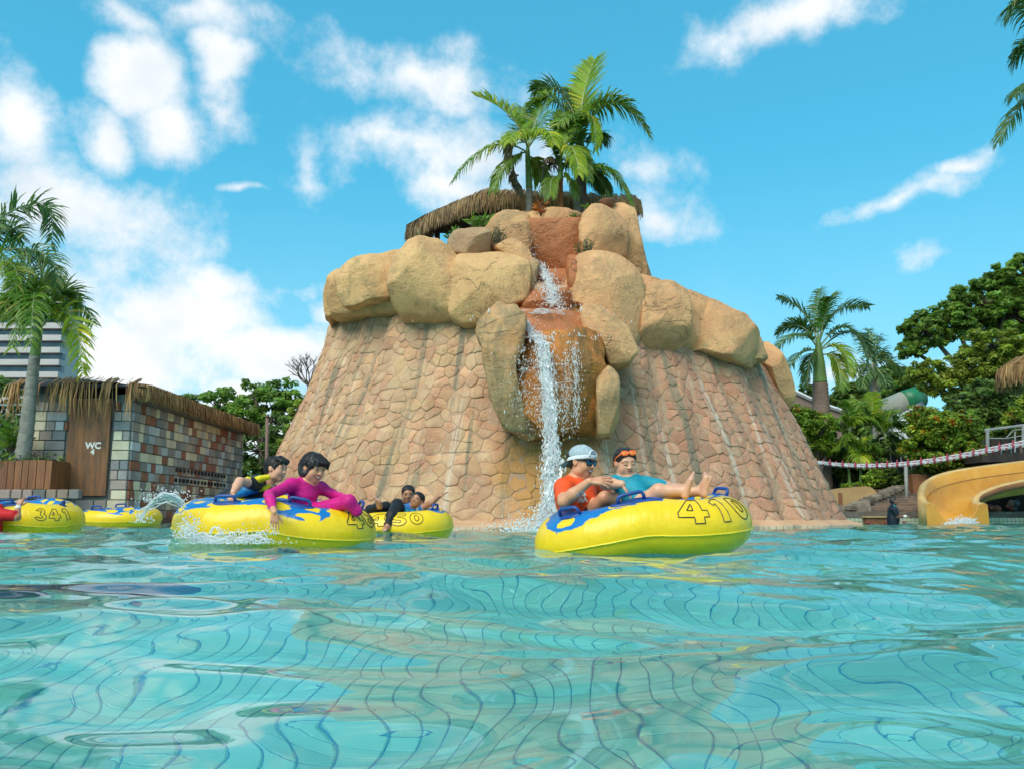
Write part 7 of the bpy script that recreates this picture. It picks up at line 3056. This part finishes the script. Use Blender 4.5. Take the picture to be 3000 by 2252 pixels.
# ---------------------------------------------------------------- boy in turquoise
def make_boy():
    Y = 6.55
    P = lambda x, y, yy=Y: W(x, y, yy)
    o = person("small boy in turquoise lying back, bare feet up, orange goggles on his forehead", P(1860, 1480))
    B = Body(.005)
    fw, up = (.22, -.95, -.22), (-.06, -.10, 1)
    hc, H = P(1833, 1356, 6.58), .225
    neck = P(1842, 1404, 6.62)
    L, M_ = make_head(B, hc, H, fw, up, eyes="closed", neck=neck, nr=.20)
    e_ = lambda x, y, z, a, b, d: B.ell(L(x, y, z), (a * H, b * H, d * H), "skin", .08 * H, M_)
    e_(-.16, .16, -.2, .13, .15, .14)
    e_(.16, .16, -.2, .13, .15, .14)
    hip, chest = P(1878, 1478, 6.5), P(1850, 1432, 6.6)
    shL, shR = P(1800, 1412, 6.58), P(1893, 1416, 6.6)
    B.cap(hip, chest, .105, .115, "shirt", .04)
    B.cap(shL, shR, .050, .052, "shirt", .05)
    B.cap(chest, P(1846, 1410, 6.61), .10, .06, "shirt", .05)
    # image-left arm folded forward
    elL, wrL = P(1774, 1416, 6.40), P(1822, 1417, 6.27)
    B.cap(shL, shL.lerp(elL, .35), .050, .046, "shirt", .03)
    B.cap(shL.lerp(elL, .3), elL, .042, .040, "skin", .015)
    B.chain([elL, elL.lerp(wrL, .4), wrL], [.041, .042, .028], "skin", .02)
    hand(B, wrL, (.55, -.1, -.8), (.75, -.35, .5), .125, -1, .08, .2, thumb=1.0)
    # image-right arm stretched along the leg
    elR, wrR = P(1950, 1428, 6.55), P(2005, 1428, 6.58)
    B.cap(shR, P(1935, 1424, 6.56), .056, .056, "shirt", .03)
    B.chain([P(1930, 1423, 6.56), elR, wrR], [.047, .042, .03], "skin", .02)
    hand(B, wrR, (1, .1, -.25), (0, -.2, 1), .12, 1, .2, .1)
    # legs
    k1, a1 = P(1930, 1437, 6.36), P(2003, 1437, 6.32)
    B.chain([P(1880, 1474, 6.44), k1, a1], [.068, .052, .036], "skin", .03)
    k2, a2 = P(1960, 1446, 6.56), P(2045, 1438, 6.46)
    B.chain([P(1895, 1478, 6.55), k2, a2], [.068, .050, .036], "skin", .03)
    B.cap(P(1872, 1480, 6.5), P(1890, 1470, 6.46), .085, .07, "shirt", .03)
    foot(B, a1, P(2007, 1450, 6.31), P(2026, 1401, 6.28), (.35, .75, .55), .165)
    foot(B, a2, P(2062, 1447, 6.42), P(2074, 1398, 6.40), (-.95, .1, .15), .165)
    tags = ["skin", "shirt", "sole"] + HEADTAGS
    body = B.build("body", [SK_F, cloth("turquoise_shirt", (.012, .30, .40), .55, .012), SK_SOLE] + HEADMATS, tags, o)
    face_features(body, o)
    hair_cap(hc, H, fw, up, "hair", o, "short", 5, .005, None, 40)
    # swimming goggles pushed up
    r, f, u = axes(fw, up)
    g = MB()
    M_GOG = pmat("orange_goggle", (.85, .16, .015), (.75, .12, .01), rough=.35)
    for s in (-1, 1):
        cc = L(s * .135, .30, .40)
        ring = [cc + (r * math.cos(a) * .115 + (u * .75 - f * .5) * math.sin(a) * .075) * H for a in np.linspace(0, 2 * math.pi, 17)]
        g.tube(ring, .0085, 6)
        g.tube([L(s * .24, .24, .38), L(s * .35, .05, .22), L(s * .375, -.10, .02), L(s * .36, -.22, -.12)], .0065, 5)
    g.tube([L(-.03, .34, .40), L(.03, .34, .40)], .008, 6)
    go = g.build("goggles", [M_GOG], o, True)
    for s in (-1, 1):
        cc = L(s * .135, .32, .405)
        lb_ = MB()
        ring = [cc + (r * math.cos(a) * .105 + (u * .75 - f * .5) * math.sin(a) * .068) * H for a in np.linspace(0, 2 * math.pi, 13)[:-1]]
        lb_.add(ring + [cc + (f * .04 + u * .03) * H], [(i, (i + 1) % 12, 12) for i in range(12)])
        le = lb_.build("lens", [pmat("orange_lens", (.80, .22, .05), (.7, .18, .04), rough=.15)], None, True)
        to_parent(le, go)
    return o


make_boy()


# ---------------------------------------------------------------- boy in black and yellow
def make_black():
    Y = 7.72
    P = lambda x, y, yy=Y: W(x, y, yy)
    o = person("boy in a black and yellow rash shirt leaning forward over the tube", P(740, 1470))
    B = Body(.0055)
    fw, up = (.93, -.34, -.10), (.10, 0, 1)
    hc, H = P(809, 1374), .228
    neck = P(783, 1412)
    L, M_ = make_head(B, hc, H, fw, up, smile=.7, neck=neck, nr=.22)
    sh, shF = P(750, 1416, 7.56), P(772, 1412, 7.98)
    hip = P(668, 1470, 7.75)
    chest = P(752, 1432, 7.76)
    B.cap(hip, chest, .105, .118, "black", .05)
    B.cap(chest, P(780, 1418, 7.74), .105, .062, "black", .04)
    B.cap(P(790, 1462, 7.72), chest, .09, .11, "black", .05)
    B.cap(sh, shF, .062, .055, "black", .05)
    # sleeve with yellow stripe, arm to the handle
    el, wr = P(702, 1410, 7.28), P(684, 1440, 7.12)
    slv = sh.lerp(el, .42)
    B.cap(sh, slv, .058, .053, "black", .03)
    B.cap(sh.lerp(slv, .2), el, .043, .038, "skin", .015)
    B.chain([el, el.lerp(wr, .4), wr], [.038, .037, .026], "skin", .02)
    hand(B, wr, (-.15, -.35, -.9), (-.5, -.8, .2), .135, 1, .75, .06)
    # yellow panels, blue flank
    B.chain([P(784, 1397, 7.56), P(762, 1401, 7.515), P(742, 1408, 7.49), slv + Vector((-.005, -.03, .03))], [.026, .030, .030, .026], "yellow", .004)
    B.chain([P(787, 1423, 7.60), P(776, 1430, 7.585), P(760, 1433, 7.60)], [.020, .022, .018], "yellow", .004)
    B.chain([P(745, 1430, 7.60), P(720, 1436, 7.60), P(700, 1444, 7.62)], [.035, .045, .040], "blue", .008)
    B.chain([hip, P(640, 1490, 7.8)], [.105, .09], "black", .03)
    # far arm
    B.chain([shF, P(815, 1440, 8.0), P(835, 1470, 7.9)], [.05, .042, .03], "black", .02)
    tags = ["skin", "black", "yellow", "blue"] + HEADTAGS
    body = B.build("body", [SK_F, cloth("black_rashguard", (.012, .013, .014), .45, .008), cloth("yellow_panel", (.80, .66, .01), .5, .004), cloth("blue_panel", (.015, .22, .52), .5, .008)] + HEADMATS, tags, o)
    face_features(body, o)
    hair_cap(hc, H, fw, up, "hair", o, "side", 8, .0055, None, 8)
    return o


make_black()


# ---------------------------------------------------------------- child in pink
def make_pink():
    Y = 7.28
    P = lambda x, y, yy=Y: W(x, y, yy)
    o = person("child in a long sleeved magenta swim suit trailing one hand over the tube side", P(890, 1480))
    B = Body(.005)
    fw, up = (.74, -.62, -.30), (.10, -.05, 1)
    hc, H = P(919, 1371), .245
    neck = P(897, 1418, 7.32)
    L, M_ = make_head(B, hc, H, fw, up, smile=.85, neck=neck, nr=.21)
    shN, shF = P(853, 1420, 7.20), P(940, 1428, 7.42)
    hip, chest = P(880, 1500, 7.38), P(888, 1446, 7.32)
    B.cap(hip, chest, .115, .118, "pink", .05)
    B.cap(chest, P(896, 1422, 7.32), .11, .07, "pink", .05)
    B.cap(shN, shF, .056, .056, "pink", .06)
    B.cap(P(897, 1420, 7.32), P(901, 1412, 7.31), .064, .058, "pink", .01)
    el, wr = P(789, 1449, 6.92), P(799, 1487, 6.66)
    B.cap(shN, el, .053, .041, "pink", .04)
    B.chain([el, P(793, 1465, 6.74), wr], [.041, .039, .030], "pink", .025)
    wr2 = P(804, 1499, 6.60)
    B.cap(wr, wr2, .025, .023, "skin", .01)
    hand(B, wr2, (.06, -.06, -1), (.25, -1, .0), .150, -1, .10, .16, thumb=.45)
    elF, wrF = P(975, 1447, 7.40), P(1012, 1458, 7.25)
    B.cap(shF, elF, .050, .042, "pink", .03)
    B.cap(elF, wrF, .040, .032, "pink", .02)
    hand(B, wrF, (.9, -.2, -.3), (0, 0, 1), .12, 1, .4, .1)
    kn = P(1022, 1468, 7.12)
    B.cap(P(905, 1502, 7.3), kn, .078, .056, "pink", .03)
    B.cap(kn, P(1046, 1496, 7.14), .056, .045, "pink", .03)
    tags = ["skin", "pink"] + HEADTAGS
    body = B.build("body", [SK_L, cloth("magenta_suit", (.66, .010, .22), .5, .010)] + HEADMATS, tags, o)
    face_features(body, o)
    hair_cap(hc, H, fw, up, "hair", o, "bob", 4, .005, None, 10)
    return o


make_pink()


# ---------------------------------------------------------------- two boys in the farther tube
def make_pair():
    Y = 10.7
    P = lambda x, y, yy=Y: W(x, y, yy)
    o = person("dark haired youth in black leggings lounging in the farther tube", P(1190, 1510))
    B = Body(.007)
    fw, up = (.12, -.97, -.14), (-.03, 0, 1)
    hc, H = P(1196, 1447), .222
    neck = P(1192, 1474, 10.75)
    make_head(B, hc, H, fw, up, neck=neck, nr=.22)
    B.cap(P(1185, 1520, 10.8), P(1188, 1490, 10.78), .13, .13, "black", .04)
    B.cap(P(1165, 1486, 10.75), P(1222, 1486, 10.85), .07, .07, "black", .05)
    B.chain([P(1185, 1512, 10.7), P(1163, 1477, 10.3), P(1147, 1507, 10.05), P(1137, 1535, 9.95)], [.085, .068, .058, .044], "black", .03)
    B.chain([P(1180, 1512, 10.8), P(1130, 1485, 10.5), P(1084, 1492, 10.35)], [.085, .068, .06], "black", .03)
    B.chain([P(1084, 1492, 10.35), P(1110, 1480, 10.2)], [.05, .045], "black", .03)
    foot(B, P(1137, 1536, 9.94), P(1139, 1543, 9.95), P(1127, 1550, 9.88), (.5, -.6, 0), .20)
    foot(B, P(1110, 1480, 10.2), P(1113, 1482, 10.16), P(1108, 1466, 10.12), (-.8, 0, .5), .20)
    tags = ["skin", "black", "sole"] + HEADTAGS
    body = B.build("body", [SK_B, cloth("black_leggings", (.016, .017, .018), .5, .006), SK_SOLE] + HEADMATS, tags, o)
    face_features(body, o)
    hair_cap(hc, H, fw, up, "hair", o, "short", 11, .007, None, 6)
    o2 = person("little boy in a blue printed shirt stretching out one arm in the farther tube", P(1215, 1495, 10.5))
    B = Body(.0065)
    fw, up = (-.28, -.92, .18), (.35, .1, 1)
    hc, H = P(1222, 1464, 10.45), .20
    neck = P(1214, 1485, 10.5)
    make_head(B, hc, H, fw, up, neck=neck, nr=.24)
    B.cap(P(1196, 1512, 10.5), P(1206, 1494, 10.52), .10, .10, "shirt", .04)
    B.cap(P(1178, 1488, 10.45), P(1234, 1488, 10.5), .05, .05, "shirt", .04)
    sh, el, wr = P(1236, 1487, 10.45), P(1264, 1472, 10.4), P(1288, 1451, 10.38)
    B.cap(P(1230, 1488, 10.46), sh, .05, .046, "shirt", .02)
    B.chain([sh, el, wr], [.042, .036, .026], "skin", .02)
    hand(B, wr, (.85, -.1, .4), (-.3, -.3, .9), .125, 1, .05, .5)
    B.chain([P(1178, 1488, 10.45), P(1165, 1495, 10.4)], [.045, .035], "skin", .02)
    tags = ["skin", "shirt"] + HEADTAGS
    prt, pn_, pp_, po__ = new_mat("blue_print_shirt")
    g = pn_.n("ShaderNodeNewGeometry").outputs["Position"]
    vf = pn_.n("ShaderNodeTexVoronoi", feature="F1")
    pn_.set(vf, "Vector", g)
    vf.inputs["Scale"].default_value = 18
    c = pn_.mix(pn_.ramp(vf.outputs["Distance"], .28, .40), (.62, .70, .78), (.015, .13, .42))
    c = pn_.mix(pn_.ramp(pn_.noise(g, 16, 2).outputs["Fac"], .55, .6), c, (.02, .40, .62))
    pn_.set(pp_, "Base Color", c)
    pp_.inputs["Roughness"].default_value = .7
    body = B.build("body", [SK_B, prt] + HEADMATS, tags, o2)
    face_features(body, o2)
    hair_cap(hc, H, fw, up, "hair", o2, "short", 12, .0065, None, 4)


make_pair()


# ---------------------------------------------------------------- bather in red at the left edge
def make_red():
    Y = 10.15
    P = lambda x, y, yy=Y: W(x, y, yy)
    o = person("bather in a red shirt gripping the tube handle at the left edge", P(-20, 1540))
    B = Body(.008)
    hc, H = P(-52, 1432), .23
    fw, up = (.8, .5, .1), (0, 0, 1)
    make_head(B, hc, H, fw, up, neck=P(-48, 1462), nr=.22)
    B.cap(P(-40, 1600), P(-38, 1500), .16, .165, "red", .05)
    B.cap(P(-10, 1492, 10.1), P(-75, 1492, 10.3), .08, .08, "red", .06)
    sh, el, wr = P(2, 1506, 10.05), P(50, 1514, 10.0), P(53, 1482, 10.12)
    B.cap(sh, P(38, 1509, 10.0), .075, .062, "red", .03)
    B.chain([P(34, 1510, 10.0), el, wr], [.045, .042, .029], "skin", .02)
    hand(B, wr, (.05, .45, .9), (.1, -1, .3), .17, 1, .7, .05)
    tags = ["skin", "red", "white"] + HEADTAGS
    B.cap(wr.lerp(el, .10), wr.lerp(el, .24), .034, .035, "white", .003)
    body = B.build("body", [SK_B, cloth("red_shirt", (.55, .008, .012), .6, .008), M_TEETH] + HEADMATS, tags, o)
    face_features(body, o)
    hair_cap(hc, H, fw, up, "hair", o, "short", 13, .008, None, 0)


make_red()


# ---------------------------------------------------------------- lifeguard
def make_guard():
    Y = 24.0
    P = lambda x, y, yy=Y: W(x, y, yy - .85)
    o = person("attendant in a navy shirt standing in the water and looking up at the slide", P(2617, 1540))
    B = Body(.010)
    fw, up = (.84, -.30, .42), (-.40, 0, 1)
    hc, H = P(2620, 1467), .225
    make_head(B, hc, H, fw, up, neck=P(2616, 1481), nr=.22)
    B.cap(P(2617, 1575), P(2617, 1520), .15, .15, "navy", .05)
    B.cap(P(2617, 1520), P(2616, 1494), .15, .14, "navy", .05)
    B.cap(P(2619, 1491, 23.85), P(2614, 1491, 24.17), .085, .08, "navy", .05)
    B.cap(P(2616, 1484), P(2617, 1481), .085, .075, "navy", .02)
    sh, el, wr = P(2621, 1493, 23.82), P(2629, 1512, 23.8), P(2653, 1511, 23.75)
    B.cap(sh, sh.lerp(el, .6), .075, .068, "navy", .03)
    B.chain([sh.lerp(el, .5), el, wr], [.052, .048, .033], "skin", .02)
    B.cap(wr.lerp(el, .02), wr.lerp(el, .16), .042, .042, "white", .003)
    hand(B, wr, (1, 0, -.1), (0, -.3, 1), .19, 1, .35, .08)
    el2 = P(2634, 1506, 24.2)
    B.chain([P(2616, 1492, 24.17), el2, P(2652, 1502, 24.25)], [.07, .05, .035], "skin", .02)
    B.chain([P(2620, 1480, 23.93), P(2626, 1487, 23.86), P(2627, 1496, 23.85)], [.022, .02, .016], "teal", .004)
    tags = ["skin", "navy", "white", "teal"] + HEADTAGS
    body = B.build("body", [SK_D, cloth("navy_shirt", (.010, .018, .034), .6, .008), M_TEETH, cloth("teal_lanyard", (.02, .30, .30))] + HEADMATS, tags, o)
    face_features(body, o)
    hair_cap(hc, H, fw, up, "hair", o, "short", 14, .010, None, 0)


make_guard()

# ---------------------------------------------------------------- splash thrown up by the moving tube
sp2 = MB()
rnd = random.Random(19)


def splash(mb, cx, cy, Y, sx, sy, n, rmin, rmax, skew=0.0):
    for i in range(n):
        a, b = rnd.gauss(0, 1), abs(rnd.gauss(0, 1))
        c = W(cx + a * sx + b * skew, cy - b * sy, Y + rnd.gauss(0, .12))
        r = rnd.uniform(rmin, rmax)
        mb.blob((c.x, c.y, max(c.z, .0)), (r, r, r * rnd.uniform(.8, 1.5)))


# curling sheet arcing from the water to the tube's stern
for s in range(110):
    o1 = rnd.gauss(0, 1)
    pts, rad = [], []
    t0, t1 = sorted((rnd.random(), rnd.random()))
    for k in range(9):
        t = t0 + (t1 - t0) * k / 8
        x = 400 + 150 * t
        y = 1545 - 90 * math.sin(math.pi * (.08 + .72 * t)) + 6 * o1 + 3 * math.sin(t * 20 + o1 * 5)
        pts.append(W(x + 4 * math.sin(t * 11 + o1), y, 6.9 - .15 * t + .05 * o1))
        rad.append(.0035 * (.4 + math.sin(math.pi * k / 8)) * rnd.uniform(.5, 1.4))
    sp2.tube(pts, rad, 4, 0, True)
splash(sp2, 470, 1470, 6.9, 40, 22, 260, .0025, .007, 8)
splash(sp2, 415, 1530, 6.95, 18, 20, 140, .003, .008)
splash(sp2, 552, 1575, 6.65, 20, 30, 420, .0025, .009, 3)
splash(sp2, 630, 1592, 6.6, 50, 7, 300, .003, .008)
splash(sp2, 690, 1572, 6.62, 30, 16, 90, .003, .008)
splash(sp2, 750, 1592, 6.55, 60, 6, 150, .003, .007)
splash(sp2, 795, 1565, 6.58, 14, 16, 70, .0025, .006, -6)
for s in range(60):
    o1 = rnd.gauss(0, 1)
    x0 = rnd.uniform(535, 760)
    pts = [W(x0 + 9 * k + 3 * math.sin(k + o1 * 4), 1590 - 14 * math.sin(math.pi * k / 5) * abs(o1) - rnd.uniform(0, 18), 6.62) for k in range(6)]
    sp2.tube(pts, [.002, .005, .006, .006, .004, .002], 4)
s2 = sp2.build("tube_splash", [M_WHITE], None, True)
tag(s2, kind="stuff")
